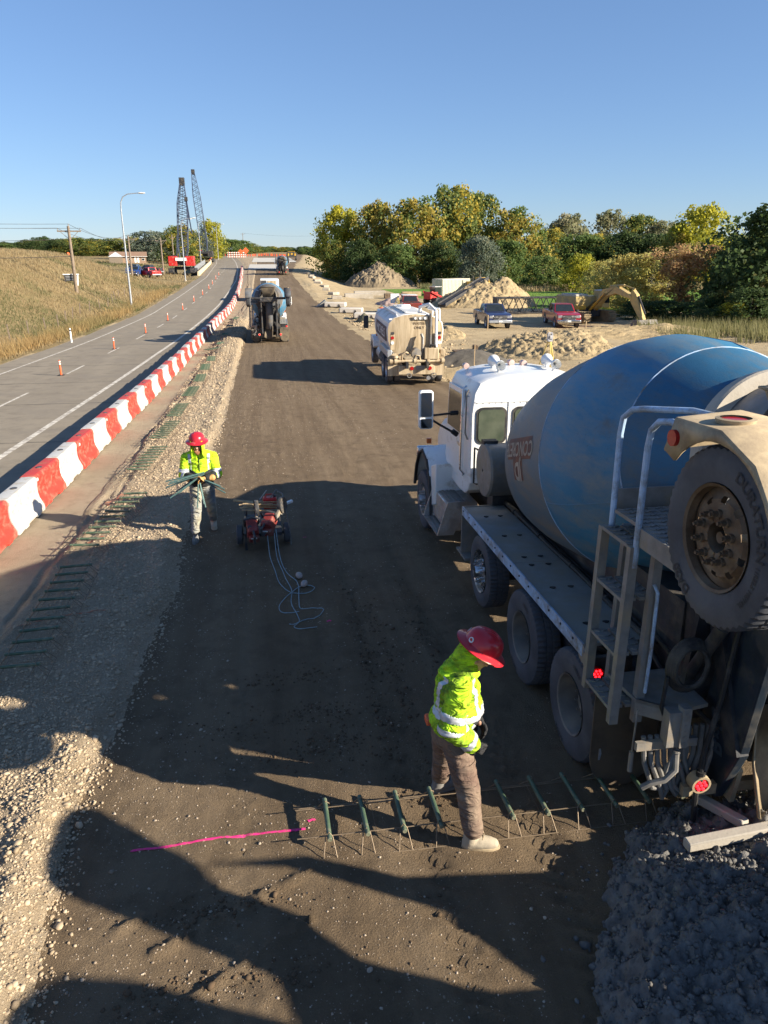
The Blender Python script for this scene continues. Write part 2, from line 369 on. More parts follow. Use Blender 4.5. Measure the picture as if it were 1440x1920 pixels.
# highway, draped 3 cm over the strip
def ribbon(name, fa, fb, y0, y1, m, lift, kind='structure', parent=None, skip=None, th=0):
    yy = [y0]
    while yy[-1] < y1: yy.append(min(y1, yy[-1] + max(.5, yy[-1]*.03)))
    yy = np.array(yy); a = fa(yy); b = fb(yy); c = (a + b)/2; za = zroad(yy) + lift
    V = np.concatenate([np.stack([a, yy, za], 1), np.stack([b, yy, za], 1)]); n = len(yy)
    Fs = np.array([(i, n+i, n+i+1, i+1) for i in range(n-1)]); V[:, 2] += th
    o = npmesh(name, V, Fs, m, parent=parent)
    if kind: tag(o, kind=kind)
    return o
ROADM = soil('worn concrete pavement', [(.225, .192, .145), (.28, .24, .182), (.18, .152, .116)], .6, 1.5, .25, 60, .8, streak=(1, .06, 1), third=((.22, .19, .15), .5, .5, .7))
hwy = ribbon('highway', lambda y: hw(y, 'pl'), lambda y: hw(y, 'pr'), -20, 480, ROADM, .035)
LINE = M('worn road paint', (.62, .58, .5), .8, 0, .1, 8, .1, 60, (.25, .21, .17), .42, 5, world=True)
ribbon('edge_line', lambda y: hw(y,'r')-.09, lambda y: hw(y,'r')+.09, -20, 330, LINE, .04)
ribbon('edge_line', lambda y: hw(y,'l')-.06, lambda y: hw(y,'l')+.06, -20, 330, LINE, .04)
for k in range(24):
    y0 = 9 + k*9.2
    ribbon('lane_dash', lambda y: hw(y,'c')-.05+.16, lambda y: hw(y,'c')+.06+.16, y0, y0+3.4, LINE, .04)
CRK = M('bitumen crack filler', (.02, .02, .02), .7)
for k in range(10):      # transverse joints, filled with bitumen
    y0 = 16 + k*5.8 + random.uniform(-1, 1)
    n = 14; xx = np.linspace(float(hw(y0,'pl')), float(hw(y0,'pr')), n); yo = y0 + np.cumsum(rng.normal(0, .025, n))
    V = []; Fs = []
    for i in range(n):
        w = .012 + .012*random.random(); z = float(zroad(yo[i])) + .0385
        V += [(xx[i], yo[i]-w, z), (xx[i], yo[i]+w, z)]
        if i: Fs.append((2*i-2, 2*i, 2*i+1, 2*i-1))
    tag(npmesh('road_joint', np.array(V), np.array(Fs), CRK), kind='structure')
# pale bridge deck far down the haul road
deckm = M('pale new concrete deck', (.50, .47, .41), .85, 0, .08, .5, world=True)
ribbon('bridge_deck', lambda y: 0*y - 3.2, lambda y: 0*y + 7.0, 196, 236, deckm, .10)
ribbon('bridge_deck', lambda y: 0*y - 2.8, lambda y: 0*y + 12.0, 262, 330, deckm, .10)

# ---------------------------------------------------------------- loose stones
ico = bmesh.new(); bmesh.ops.create_icosphere(ico, subdivisions=1, radius=1)
IV = np.array([v.co[:] for v in ico.verts]); IF = np.array([[v.index for v in f.verts] for f in ico.faces]); ico.free()
def stones(name, px, py, size, m, flat=.65, sink=.25, seed=1, smooth=0):
    r = np.random.default_rng(seed); n = len(px)
    V = IV[None] * (1 + r.uniform(-.28, .28, (n, len(IV), 1)))
    sc = size[:, None, None] * np.stack([r.uniform(.8, 1.3, n), r.uniform(.7, 1.1, n), r.uniform(flat*.7, flat*1.2, n)], 1)[:, None, :]
    V = V * sc; a = r.uniform(0, 6.28, n); ca, sa = np.cos(a)[:, None], np.sin(a)[:, None]
    x = V[..., 0]*ca - V[..., 1]*sa; y = V[..., 0]*sa + V[..., 1]*ca
    zz = surf(px, py) + size * flat * (1 - 2*sink) * .6
    P = np.stack([x + px[:, None], y + py[:, None], V[..., 2] + zz[:, None]], -1)
    Fs = IF[None] + (np.arange(n) * len(IV))[:, None, None]
    o = npmesh(name, P.reshape(-1, 3), Fs.reshape(-1, 3), m, smooth, attrs={'tone': np.repeat(r.random(n), len(IV))})
    return tag(o, kind='stuff')
def tone_mat(name, a, b, rough=.9):
    m, t, bs = nodes(name); at = N(t, 'ShaderNodeAttribute', attribute_name='tone')
    c = mixc(t, at.outputs['Fac'], a, b); c = mixc(t, .35, c, mixc(t, noise(t, coords(t, True), 60), a, b))
    t.links.new(c, bs.inputs['Base Color']); bs.inputs['Roughness'].default_value = rough; bs.inputs['Specular IOR Level'].default_value = .2
    return m
gravel_m = tone_mat('gravel stone', (.25, .185, .115), (.54, .43, .30)); pebble_m = tone_mat('road pebble', (.16, .115, .075), (.48, .40, .31))
n = 44000; py = 2.6 * (22/2.6) ** (rng.random(n)); fr = rng.beta(1.3, 1.15, n)
el = np.interp(py, [0, 3, 5, 7.5, 10, 12.5, 23, 36], [-1.55, -1.62, -1.8, -1.66, -1.45, -1.6, -1.42, -1.42]); lo = barx(py) + .85
px = el + .12 + rng.normal(0, .06, n) - fr * (el - lo)
keep = ~((np.abs(px - lo - .3) < .28) & (rng.random(n) < .75)) & (px > -3.9)
stones('gravel', px[keep], py[keep], np.clip(rng.lognormal(-4.85, .5, keep.sum())*(1 + .012*py[keep]), .004, .04), gravel_m, seed=3)
n = 26000; py = 2.6 * (30/2.6) ** (rng.random(n)); px = -1.5 + 8 * rng.random(n)**1.3
cl = fbm(px*.9, py*.5, 90) > -.05 - .5*(px < -.6)
stones('pebbles', px[cl], py[cl], np.clip(rng.lognormal(-5.75, .5, cl.sum()) * (1 + py[cl]*.05), .002, .03), pebble_m, sink=.4, seed=4)
n = 14000; py = 20 + 50*rng.random(n)**1.3; px = np.interp(py, [20, 36, 60, 200], [-1.35, -1.42, -1.35, -1.2]) - rng.random(n)**.8*2.1; stones('gravel', px, py, np.clip(rng.lognormal(-4.15, .45, n)*(.6 + py/60), .01, .08), gravel_m, seed=8)
mud_m = tone_mat('dark soil clod', (.075, .05, .03), (.125, .085, .052))
P_ = []
for cx, cy, rx, ry, nn in ((1.02, 7.5, .07, 2.6, 420), (1.28, 7.2, .06, 2.4, 300), (.35, 6.6, .22, .2, 160), (.2, 7.4, .3, .2, 140), (.55, 6.1, .2, .25, 120), (-.35, 6.4, .5, .3, 120), (.1, 5.9, .4, .2, 120), (1.75, 8.6, .1, 1.5, 160), (-.5, 4.2, .35, .1, 160), (-.4, 3.6, .5, .12, 160)):
    P_.append(np.stack([rng.normal(cx, rx, nn), rng.normal(cy, ry*.6, nn)], 1))
P_ = np.concatenate(P_); P_ = P_[(P_[:, 1] > 2.6) & (P_[:, 0] > -1.5)]; stones('mud_clods', P_[:, 0].copy(), P_[:, 1].copy(), np.clip(rng.lognormal(-4.7, .45, len(P_)), .004, .03), mud_m, .6, .35, 9)
# scattered larger rubble at the right of the haul road
n = 2600; py = rng.uniform(30, 75, n); px = 7.6 + np.abs(rng.normal(0, 2.6, n)) ; cl = fbm(px*.4, py*.3, 92) > -.1
rubble_m = tone_mat('yard rubble', (.26, .19, .11), (.48, .38, .25))
stones('clods', px[cl], py[cl], np.clip(rng.lognormal(-3.0, .5, cl.sum()), .02, .2), rubble_m, seed=5)
# ---------------------------------------------------------------- wheels
def tyre_mb(rad, w, rim_r, n=112, notch=.012):
    h = w / 2
    prof = [(rim_r - .012, -h*.72), (rim_r + .008, -h*.93), (rim_r + .06, -h*1.0), (rim_r + (rad-rim_r)*.55, -h*1.06), (rad - .055, -h*.98), (rad - .014, -h*.9), (rad, -h*.72),
            (rad, -h*.30), (rad - .012, -h*.26), (rad - .012, -h*.2), (rad, -h*.16), (rad, h*.16), (rad - .012, h*.2), (rad - .012, h*.26), (rad, h*.30), (rad, h*.72), (rad - .014, h*.9), (rad - .055, h*.98), (rim_r + (rad-rim_r)*.55, h*1.06), (rim_r + .06, h), (rim_r + .008, h*.93), (rim_r - .012, h*.72)]
    mb = MB(); V = []
    for k, (r, x) in enumerate(prof):
        for i in range(n):
            a = 2*math.pi*(i + (.5 if k > 10 else 0)) / n; rr = r
            if 5 <= k <= 16 and i % 2 == 0: rr -= notch * (1.2 if k in (5, 6, 15, 16) else .8)
            V.append((x, rr*math.cos(a), rr*math.sin(a)))
    m = len(prof)
    mb.add(V, [(i*n+j, i*n+(j+1) % n, (i+1)*n+(j+1) % n, (i+1)*n+j) for i in range(m-1) for j in range(n)])
    return mb
def disc_with_holes(mb, x_of, r0, r1, holes, hr, hw_, n=60):     # rim face, hole ring cut out; x_of(r) gives the dish
    rs = [r0, (r0+hr-.5*hw_)/2, hr - hw_/2, hr, hr + hw_/2, r1]; V = []
    for r in rs:
        for i in range(n): a = 2*math.pi*i/n; V.append((x_of(r), r*math.cos(a), r*math.sin(a)))
    per = n // holes; Fs = []
    for k in range(len(rs)-1):
        for j in range(n):
            if holes and k in (2, 3) and (j % per) in range(per//2 - 1, per//2 + 1): continue
            Fs.append((k*n+j, k*n+(j+1) % n, (k+1)*n+(j+1) % n, (k+1)*n+j))
    mb.add(V, Fs)
def make_wheel(parent, rad=.53, w=.28, rim_r=.286, face='drive', rim_m=None, side=-1, loc=(0,0,0), nut=True, tyre_m=None, name='wheel'):
    """axle along x, outer face towards side*x"""
    s = side; mb = MB()
    if face == 'drive':     # deep dish of a dual wheel
        mb.lathe([(rim_r+.004, s*w*.5), (rim_r-.012, s*w*.47), (rim_r-.02, s*w*.3), (rim_r-.035, s*w*.1), (rim_r-.045, -s*w*.2)], ax=(1,0,0), n=40)
        disc_with_holes(mb, lambda r: -s*w*.2 + s*.02*(1 - r/rim_r), .085, rim_r-.04, 10, .2, .05)
        mb.cyl((-s*w*.2, 0, 0), (s*w*.05, 0, 0), .1, .085, 20)
    else:                   # face bulges outwards
        mb.lathe([(rim_r+.004, s*w*.5), (rim_r-.014, s*w*.46), (rim_r-.02, s*w*.3)], ax=(1,0,0), n=48)
        xo = s*w*.42
        disc_with_holes(mb, lambda r: xo - (s*.05 if r > rim_r-.03 else s*.03 if r > .235 else s*.012 if r > .2 else 0), .088 if face == 'spare' else .02, rim_r-.015, 10, .222, .036)
        if face == 'spare': mb.lathe([(.088, xo), (.085, xo - s*.1), (.02, xo - s*.1)], ax=(1,0,0), n=24); mb.cyl((xo - s*.1, 0, 0), (xo - s*.02, 0, 0), .04, .034, 14)
        else: mb.cyl((xo - s*.02, 0, 0), (xo + s*.09, 0, 0), .095, .075, 20)
    wh = mb.build(name, rim_m or K['rim'], parent, .5, loc=loc)
    tyre_mb(rad, w, rim_r).build('tyre', tyre_m or K['rubber'], wh, .5)
    if nut:
        nm = None; x0 = s*w*.42 if face != 'drive' else -s*w*.2 + s*.01
        for i in range(10):
            a = 2*math.pi*(i+.5)/10; q = (x0, .143*math.cos(a), .143*math.sin(a))
            if nm is None:
                b = MB(); b.cyl((0,0,0), (s*.018,0,0), .026, .026, 12); b.cyl((s*.012,0,0), (s*.05,0,0), .019, .019, 6); b.cyl((s*.05,0,0), (s*.066,0,0), .011, .011, 8)
                o = b.build('lug_nut', rim_m or K['rim'], wh, .5, loc=q); nm = o.data
            else: o = bpy.data.objects.new('lug_nut', nm); COL.objects.link(o); o.parent = wh; o.location = q
    return wh
def arc_text(txt, size, r, a0, x, m, parent, side=-1, depth=.003, flip=False, sx=1):
    """letters bent round a tyre wall; a0 = angle of the middle from straight up, clockwise as seen from outside"""
    def fn(p):
        a = a0 + (p.x*sx / r) * (-1 if flip else 1); rr = r + (p.y if not flip else -p.y)
        up, rt = rr*math.cos(a), rr*math.sin(a)
        return Vector((x + side*abs(p.z), rt * (-1 if side < 0 else 1), up))
    return text(txt, size, None, m, parent, 'lettering', depth, .002, fn)
# ---------------------------------------------------------------- concrete mixer truck
def drum_mat(name, base, dark, dirt, amt):
    m, t, b = nodes(name); v = coords(t); L = t.links
    c = mixc(t, ramp(t, noise(t, v, 1.1, 5), .3, .72), base, dark)
    mp = N(t, 'ShaderNodeMapping'); mp.inputs['Scale'].default_value = (3, .7, 3); L.new(v, mp.inputs[0])
    f = ramp(t, noise(t, mp.outputs[0], 1.3, 8, .68), .66 - amt*.4, .86 - amt*.3)
    c = mixc(t, f, c, dirt)
    c = mixc(t, ramp(t, noise(t, v, 30, 4, .8), .60, .72), c, mixc(t, .45, c, (.02, .03, .05)))
    c = mixc(t, ramp(t, noise(t, v, .9, 6, .7), .60, .8), c, (.115, .085, .06))
    c = mixc(t, ramp(t, noise(t, v, 11, 7, .8), .665, .72), c, (.30, .29, .27))
    L.new(c, b.inputs['Base Color']); b.inputs['Roughness'].default_value = .55; b.inputs['Specular IOR Level'].default_value = .35
    bn = N(t, 'ShaderNodeBump', i_Strength=.25, i_Distance=.01); L.new(noise(t, v, 90, 5), bn.inputs['Height']); L.new(bn.outputs[0], b.inputs['Normal'])
    return m
K['drum'] = drum_mat('weathered blue drum paint', (.048, .205, .35), (.034, .14, .245), (.17, .21, .225), .56)
K['drum_front'] = drum_mat('greyed blue drum paint', (.10, .165, .215), (.12, .145, .165), (.20, .18, .155), .66)
K['drum_rear'] = drum_mat('deep blue drum paint', (.03, .135, .25), (.02, .09, .165), (.09, .115, .13), .5)
AXT = math.atan(.24); AX = Vector((0, -math.cos(AXT), math.sin(AXT))); DC = Vector((0, .46, 2.55))   # drum axis, points to the rear and up
def drum_pt(s, ang, r):            # s metres to the rear of DC, angle from straight up towards the left side
    side = Vector((-1, 0, 0)); up = side.cross(AX) * -1
    if up.z < 0: up = -up
    return DC + AX*s + up*(r*math.cos(ang)) + side*(r*math.sin(ang))
DPROF = [(.30, -2.32), (.60, -2.29), (.78, -2.17), (.90, -2.0), (1.03, -1.65), (1.11, -1.2), (1.165, -.6), (1.20, -.03), (1.205, .15), (1.18, .5), (1.06, .95), (.955, 1.2), (.64, 1.82), (.6, 1.86)]
def dr(s):
    h = [p[1] for p in DPROF]; return float(np.interp(s, h, [p[0] for p in DPROF]))
def tread_plank(mb, c, L, w, axis='y'):            # a step plank with raised teeth
    sx, sy = (w, L) if axis == 'y' else (L, w)
    mb.box(c, (sx, sy, .028))
    n = int(L / .075)
    for i in range(n):
        for k in (-1, 1):
            u = -L/2 + (i + .5)*L/n; o = k*w*.24
            p = (c[0] + (o if axis == 'y' else u), c[1] + (u if axis == 'y' else o), c[2] + .018)
            mb.box(p, (.05 if axis == 'y' else .022, .022 if axis == 'y' else .05, .012), (0, 0, .5*k))
    return mb
def make_mixer():
    t = thing('mixer_truck', 'nearest concrete mixer truck, big blue drum and white cab, standing beside the worker', 'mixer truck')
    # chassis
    f = MB()
    for x in (-.43, .43): f.box((x, 3.0, .86), (.09, 9.6, .28))
    for y in (-1.8, -.6, .6, 2.0, 3.4, 5.2, 6.9): f.box((0, y, .84), (.9, .16, .2))
    for y in (-.685, .685, 2.45): f.cyl((-1.0, y, .53), (1.0, y, .53), .085, n=12); f.ball((0, y, .55), (.26, .26, .24), 12, 8)
    f.cyl((-.95, 6.07, .5), (.95, 6.07, .5), .06, n=10)
    f.build('chassis', K['dark_steel'], t)
    MB().box((0, .7, 1.22), (.9, 4.6, .44)).build('light_block_frame', K['dark_steel'], t); MB().box((.86, 1.72, .75), (.55, .62, .8)).build('light_block_tank', K['steel'], t, .5, .04); MB().box((.86, 3.75, .85), (.55, .7, .9)).build('light_block_box', K['steel'], t, .5, .03); MB().box((-.2, -.6, 1.62), (.8, 1.5, .4)).build('light_block_cradle', K['dark_steel'], t)  # filler boxes added to block sun slipping through under drum and deck
    # wheels
    make_wheel(t, .53, .3, .286, 'front', K['alu'], -1, (-1.05, 6.07, .53)); make_wheel(t, .53, .3, .286, 'front', K['alu'], 1, (1.05, 6.07, .53))
    for y in (.685, -.685):
        for s in (-1, 1):
            w = make_wheel(t, .53, .28, .286, 'drive', K['rim'], s, (s*1.08, y, .53))
            if s < 0:
                arc_text('11R22.5', .05, .43, .3, -.14*1.05, K['tyre_print'], w); arc_text('RADIAL', .06, .43, 3.5, -.14*1.05, K['tyre_print'], w)
            make_wheel(t, .53, .27, .286, 'drive', K['rim'], s, (s*.76, y, .53), nut=False)
    for s in (-1, 1): make_wheel(t, .49, .28, .286, 'front', K['chrome'], s, (s*1.05, 2.45, .60))
    # drum
    d = MB(); d.lathe([p for p in DPROF if p[1] <= -.03], DC, AX, 72).build('drum_front_section', K['drum_front'], t, .35)
    drum = MB().lathe([p for p in DPROF if -.03 <= p[1] <= 1.2], DC, AX, 72).build('drum', K['drum'], t, .35)
    MB().lathe([p for p in DPROF if p[1] >= 1.2], DC, AX, 72).build('drum_rear_cone', K['drum_rear'], t, .35)
    for s_ in (-.03, 1.2, -2.0):
        ring = MB(); r = dr(s_); ring.lathe([(r - .004, s_ - .007), (r + .005, s_ - .003), (r + .005, s_ + .003), (r - .004, s_ + .007)], DC, AX, 72)
        ring.build('weld_seam', K['blue_trim'], drum, 1)
    sm = MB()
    for s0, s1, a in ((.0, 1.18, -.25), (.0, 1.18, 1.9)):
        sm.tube([drum_pt(s0 + (s1-s0)*i/12, a, dr(s0 + (s1-s0)*i/12) + .001) for i in range(13)], .006, 5)
    sm.build('plate_seam', K['drum'], drum, 1)
    fl = MB(); fl.lathe([(.6, 1.80), (.675, 1.80), (.69, 1.82), (.69, 1.93), (.675, 1.95), (.58, 1.95), (.56, 1.9)], DC, AX, 64)
    fl.build('drum_roller_ring', K['concrete'], t, .6)
    op = MB(); op.lathe([(.58, 1.9), (.54, 2.25), (.53, 2.3), (.5, 2.3), (.45, 1.9), (.2, 1.3)], DC, AX, 48)
    for k in range(2):
        op.tube([DC + AX*(1.3 + i*.09) + (drum_pt(0, i*.5 + k*3.1, .38) - DC) for i in range(11)], .03, 6)
    op.build('drum_mouth', K['steel'], t, .6)
    # lettering on the drum, upside down
    a0 = math.pi/2 - .15; s0 = -.85
    def onto(off_s, off_a, dz=.004):
        def fn(p): s_ = s0 + off_s - p.x; rr = dr(s_) + dz + abs(p.z); return drum_pt(s_, a0 + off_a + p.y/rr, rr)
        return fn
    back = MB(); n = 14; V = []; Fs = []
    for i in range(n+1):
        for j in range(n+1): V.append(onto(0, 0, .002)(Vector((-.52 + 1.04*i/n, -.12 + .24*j/n, 0))))
    for i in range(n+1):
        for j in range(n+1): V.append(onto(0, 0, .002)(Vector((-.2 + .40*i/n, .115 + .24*j/n, 0))))
    for b0 in (0, (n+1)**2): Fs += [(b0+i*(n+1)+j, b0+(i+1)*(n+1)+j, b0+(i+1)*(n+1)+j+1, b0+i*(n+1)+j+1) for i in range(n) for j in range(n)]
    K['logo_red'] = M('faded red logo paint', (.16, .055, .035), .6, 0, .2, 8, 0, 60, (.10, .09, .09), .3, 5)
    K['logo_white'] = M('faded white logo paint', (.70, .62, .52), .6, 0, .12, 8, 0, 60, (.2, .17, .15), .22, 6)
    back.add(V, Fs).build('logo_panel', K['logo_red'], t, 0)
    text('CONCRETE', .225, None, K['logo_white'], t, 'logo_lettering', .001, .004, onto(0, 0, .006)); text('JD', .28, None, K['logo_white'], t, 'logo_lettering', .001, .010, onto(0, .215, .006))
    # drum pedestals
    p = MB(); p.prism([(2.55, 1.0), (3.15, 1.0), (2.95, 2.1), (2.75, 2.1)], 'x', -.45, -.3); p.prism([(2.55, 1.0), (3.15, 1.0), (2.95, 2.1), (2.75, 2.1)], 'x', .3, .45); p.box((0, 2.95, 1.7), (.7, .3, .6))
    p.build('front_pedestal', K['dark_steel'], t)
    p = MB()
    for s in (-1, 1):
        p.bar((s*.5, -1.5, .9), (s*.52, -1.42, 2.3), .14, .2); p.bar((s*.5, -2.1, .9), (s*.52, -1.5, 2.3), .1, .14)
        p.cyl((s*.48, -1.27, 2.42), (s*.48, -1.43, 2.45), .12, n=18)
    p.bar((-.55, -1.42, 2.24), (.55, -1.42, 2.24), .12, .16); p.build('rear_pedestal', K['dark_steel'], t)
    # decks over the wheels with pale blue edges
    for s in (-1, 1):
        MB().prism([(-.78, 1.2), (1.2, 1.2), (1.2, 1.17), (-.78, 1.17)], 'x', min(s*1.17, s*.58), max(s*1.17, s*.58)).build('deck', K['deck'], t)
        MB().prism([(1.206, 1.2), (3.38, 1.2), (3.38, 1.17), (1.206, 1.17)], 'x', min(s*1.17, s*.58), max(s*1.17, s*.58)).build('deck', K['deck'], t)
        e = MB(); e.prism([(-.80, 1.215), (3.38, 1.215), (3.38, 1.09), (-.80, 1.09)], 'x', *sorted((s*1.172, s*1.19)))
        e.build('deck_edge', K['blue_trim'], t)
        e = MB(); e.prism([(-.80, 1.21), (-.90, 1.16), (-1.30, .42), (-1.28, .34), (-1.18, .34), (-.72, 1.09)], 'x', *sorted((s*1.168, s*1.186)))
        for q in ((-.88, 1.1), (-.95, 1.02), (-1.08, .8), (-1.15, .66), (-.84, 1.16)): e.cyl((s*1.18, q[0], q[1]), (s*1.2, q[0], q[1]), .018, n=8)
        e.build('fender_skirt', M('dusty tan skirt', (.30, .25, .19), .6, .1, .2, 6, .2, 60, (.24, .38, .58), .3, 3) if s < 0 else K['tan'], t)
        g = MB(); g.prism([(3.38, 1.21), (3.41, 1.21), (3.41, .45), (3.38, .45)], 'x', *sorted((s*1.19, s*.72))); g.build('front_skirt', K['steel'], t)
        b = MB()
        for y in (-.4, .45, 1.1, 1.35, 2.1, 2.9):
            for x in (.78, .98): b.cyl((s*x, y, 1.2), (s*x, y, 1.212), .022, n=8); b.bar((s*(x-.03), y, 1.208), (s*(x+.03), y+.01, 1.208), .012)
        for y in np.arange(-.6, 3.4, .3): b.cyl((s*1.19, y, 1.17), (s*1.2, y, 1.17), .012, n=6)
        b.build('deck_bolts', K['dark_steel'], t)['kind'] = 'stuff'
        m_ = MB(); V = []
        nn = 10
        outline = [(-.30, .98), (.30, .98)] + [(.30*math.cos(a), .34 + .30*math.sin(a)*1.05) for a in np.linspace(0, -math.pi, 13)]
        m_.prism([(s*.96 + x_, z + .03) for x_, z in outline], 'y', -1.28, -1.265); m_.build('mud_flap', M('mud flap rubber', (.10, .075, .052), .8, 0, .3, 3, .1, 60, MUD, .4), t)
        hs = MB()
        hs.tube([(s*.56, 3.5, 1.25), (s*.57, 2.6, 1.25), (s*.585, 1.6, 1.24), (s*.58, .8, 1.245), (s*.6, -.2, 1.24), (s*.6, -.9, 1.24)], .028, 8)
        hs.tube([(s*.50, 3.45, 1.22), (s*.51, 2.0, 1.23), (s*.5, .4, 1.22), (s*.52, -.9, 1.22)], .02, 8)
        for y in (2.9, 1.9, .9, 0.): hs.cyl((s*.58, y, 1.247), (s*.58, y+.03, 1.247), .036, n=10)
        hs.tube([(s*.57, 3.42, 1.25), (s*.66, 3.45, 1.33), (s*.56, 3.65, 1.42), (s*.4, 3.8, 1.3)], .02, 8)
        hs.build('hydraulic_line', K['black'], t)
    # cab
    c = MB()
    sec = [(-.985, 1.42), (-1.0, 1.55), (-1.0, 2.5), (-.96, 2.82), (-.88, 2.97), (-.74, 3.03), (-.4, 3.08), (0, 3.09)]
    sec = sec + [(-x, z) for x, z in sec[::-1][1:]]
    rows = [(3.66, .965, 1.41), (3.70, .99, 1.40), (3.78, 1.0, 1.40), (4.7, 1.0, 1.40), (5.02, .985, 1.40)]
    V = []; n = len(sec)
    for (y, k, b0) in rows:
        for x, z in sec: V.append((x*k, y + (.16 if z < 2.2 and y > 4.9 else 0), z if z < 2.6 else 2.6 + (z-2.6)*(k if y < 3.75 else 1)))
    Fs = [(i*n+j, i*n+j+1, (i+1)*n+j+1, (i+1)*n+j) for i in range(len(rows)-1) for j in range(n-1)]
    Fs += [tuple(range(n)), tuple(reversed(range((len(rows)-1)*n, len(rows)*n)))] + [(i*n+n-1, i*n, (i+1)*n, (i+1)*n+n-1) for i in range(len(rows)-1)]
    cab = c.add(V, Fs).build('cab', K['white'], t, .5)
    skirt = MB(); skirt.prism([(3.72, 1.42), (5.1, 1.42), (5.1, 1.22), (4.3, 1.16), (3.95, 1.18), (3.78, 1.28)], 'x', -.97, .97); skirt.build('cab_underside', K['white'], t, .5, .02)
    def rrect(cx, cz, w, h, r, k=5):
        P = []
        for sx, sz_, a in ((1,1,0), (-1,1,90), (-1,-1,180), (1,-1,270)):
            for i in range(k+1): q = R(a + 90*i/k); P.append((cx + sx*(w/2-r) + r*math.cos(q), cz + sz_*(h/2-r) + r*math.sin(q)))
        return P
    for x, w in ((-.66, .42), (.02, .62), (.70, .42)):
        fr = MB().prism(rrect(x, 2.32, w+.07, .56, .1), 'y', 3.645, 3.68).build('rear_window', K['black'], t, .5)
        MB().prism(rrect(x, 2.32, w, .49, .075), 'y', 3.638, 3.66).build('pane', K['glass_green'], fr, .5)
    rv = MB()
    for x in (-.40, -.38, .40): 
        for z in np.arange(1.6, 2.6, .11): rv.ball((x, 3.655, z), (.009, .008, .009), 6, 4)
    for x in np.arange(-.9, .95, .1): rv.ball((x, 3.66, 2.66), (.008, .008, .008), 6, 4)
    for x in np.arange(-.9, .95, .14):
        for z in (1.5, 1.56): rv.ball((x, 3.655, z), (.012, .01, .012), 6, 4)
    for y in (3.85, 3.91, 3.97):
        for z in (2.74, 2.8): rv.ball((-.975, y, z), .011, 6, 4)
    rv.build('rivets', K['alu'], t)['kind'] = 'stuff'
    seam = MB(); seam.box((0, 3.655, 2.68), (1.85, .012, .012)); seam.box((-.39, 3.655, 2.1), (.01, .012, 1.15)); seam.build('cab_seam', K['white'], t)
    for s in (-1, 1):
        dm = MB(); dm.prism([(3.98, 1.45), (5.02, 1.45), (5.08, 2.05), (4.98, 2.3), (4.92, 2.82), (4.02, 2.82)], 'x', *sorted((s*.99, s*1.012)))
        dr_ = dm.build('door', K['white'], t, .5, .01)
        MB().prism([(4.08, 2.12), (4.95, 2.12), (4.93, 2.3), (4.86, 2.74), (4.08, 2.74)], 'x', *sorted((s*1.005, s*1.02))).build('door_window', K['glass'], dr_, .5)
        MB().box((s*1.03, 4.15, 1.95), (.03, .16, .05)).build('door_handle', K['chrome'], dr_)
        g = MB(); g.tube([(s*1.01, 3.86, 2.9), (s*1.07, 3.86, 2.86), (s*1.08, 3.86, 2.3), (s*1.08, 3.86, 1.6), (s*1.01, 3.86, 1.52)], .018, 8); g.build('grab_rail', K['chrome'], t)
        ex = MB(); ex.tube([(s*1.01, 3.74, 2.86), (s*1.04, 3.74, 2.8), (s*1.05, 3.74, 2.2), (s*1.01, 3.74, 2.1)], .012, 6); ex.build('grab_rail', K['steel'], t)
        # mirror on two arms
        mi = MB(); mi.prism(rrect(s*1.52, 2.44, .22, .58, .05), 'y', 4.36, 4.44)
        mr = mi.build('mirror', K['white'], t, .5, .012)
        MB().prism(rrect(s*1.52, 2.52, .165, .36, .02), 'y', 4.345, 4.365).build('mirror_glass', K['mirror'], mr, .5)
        MB().prism(rrect(s*1.52, 2.24, .165, .14, .02), 'y', 4.345, 4.365).build('mirror_glass', K['mirror'], mr, .5)
        a = MB(); a.tube([(s*1.0, 4.5, 2.36), (s*1.3, 4.44, 2.35), (s*1.5, 4.42, 2.34)], .017, 8); a.tube([(s*1.0, 4.5, 2.02), (s*1.3, 4.45, 2.2), (s*1.5, 4.42, 2.33)], .017, 8)
        a.cyl((s*1.0, 4.5, 2.36), (s*1.12, 4.48, 2.36), .035, n=8); a.cyl((s*1.0, 4.5, 2.02), (s*1.08, 4.49, 2.08), .04, n=8); a.build('mirror_arm', K['black'], t)
    MB().prism([(-.9, 2.2), (.9, 2.2), (.86, 2.78), (-.86, 2.78)], 'y', 5.0, 5.05).build('windscreen', K['glass'], t)
    # hood, fenders, grille
    h = MB(); rows = [(5.05, .80, 2.22), (5.5, .72, 2.14), (6.3, .66, 2.0), (7.3, .60, 1.80), (7.75, .54, 1.5)]; V = []
    for y, hw2, top in rows:
        for x, z in ((-1, 1.05), (-1, top-.18), (-.86, top-.06), (-.6, top), (0, top+.03), (.6, top), (.86, top-.06), (1, top-.18), (1, 1.05)): V.append((x*hw2, y, z))
    Fs = [(i*9+j, i*9+j+1, (i+1)*9+j+1, (i+1)*9+j) for i in range(4) for j in range(8)] + [tuple(range(9)), tuple(reversed(range(36, 45)))]
    h.add(V, Fs).build('hood', K['white'], t, .6)
    MB().box((0, 7.78, 1.1), (.9, .05, .8)).build('grille', K['chrome'], t); MB().box((0, 7.95, .58), (1.9, .2, .3)).build('bumper', K['chrome'], t, .6, .03)
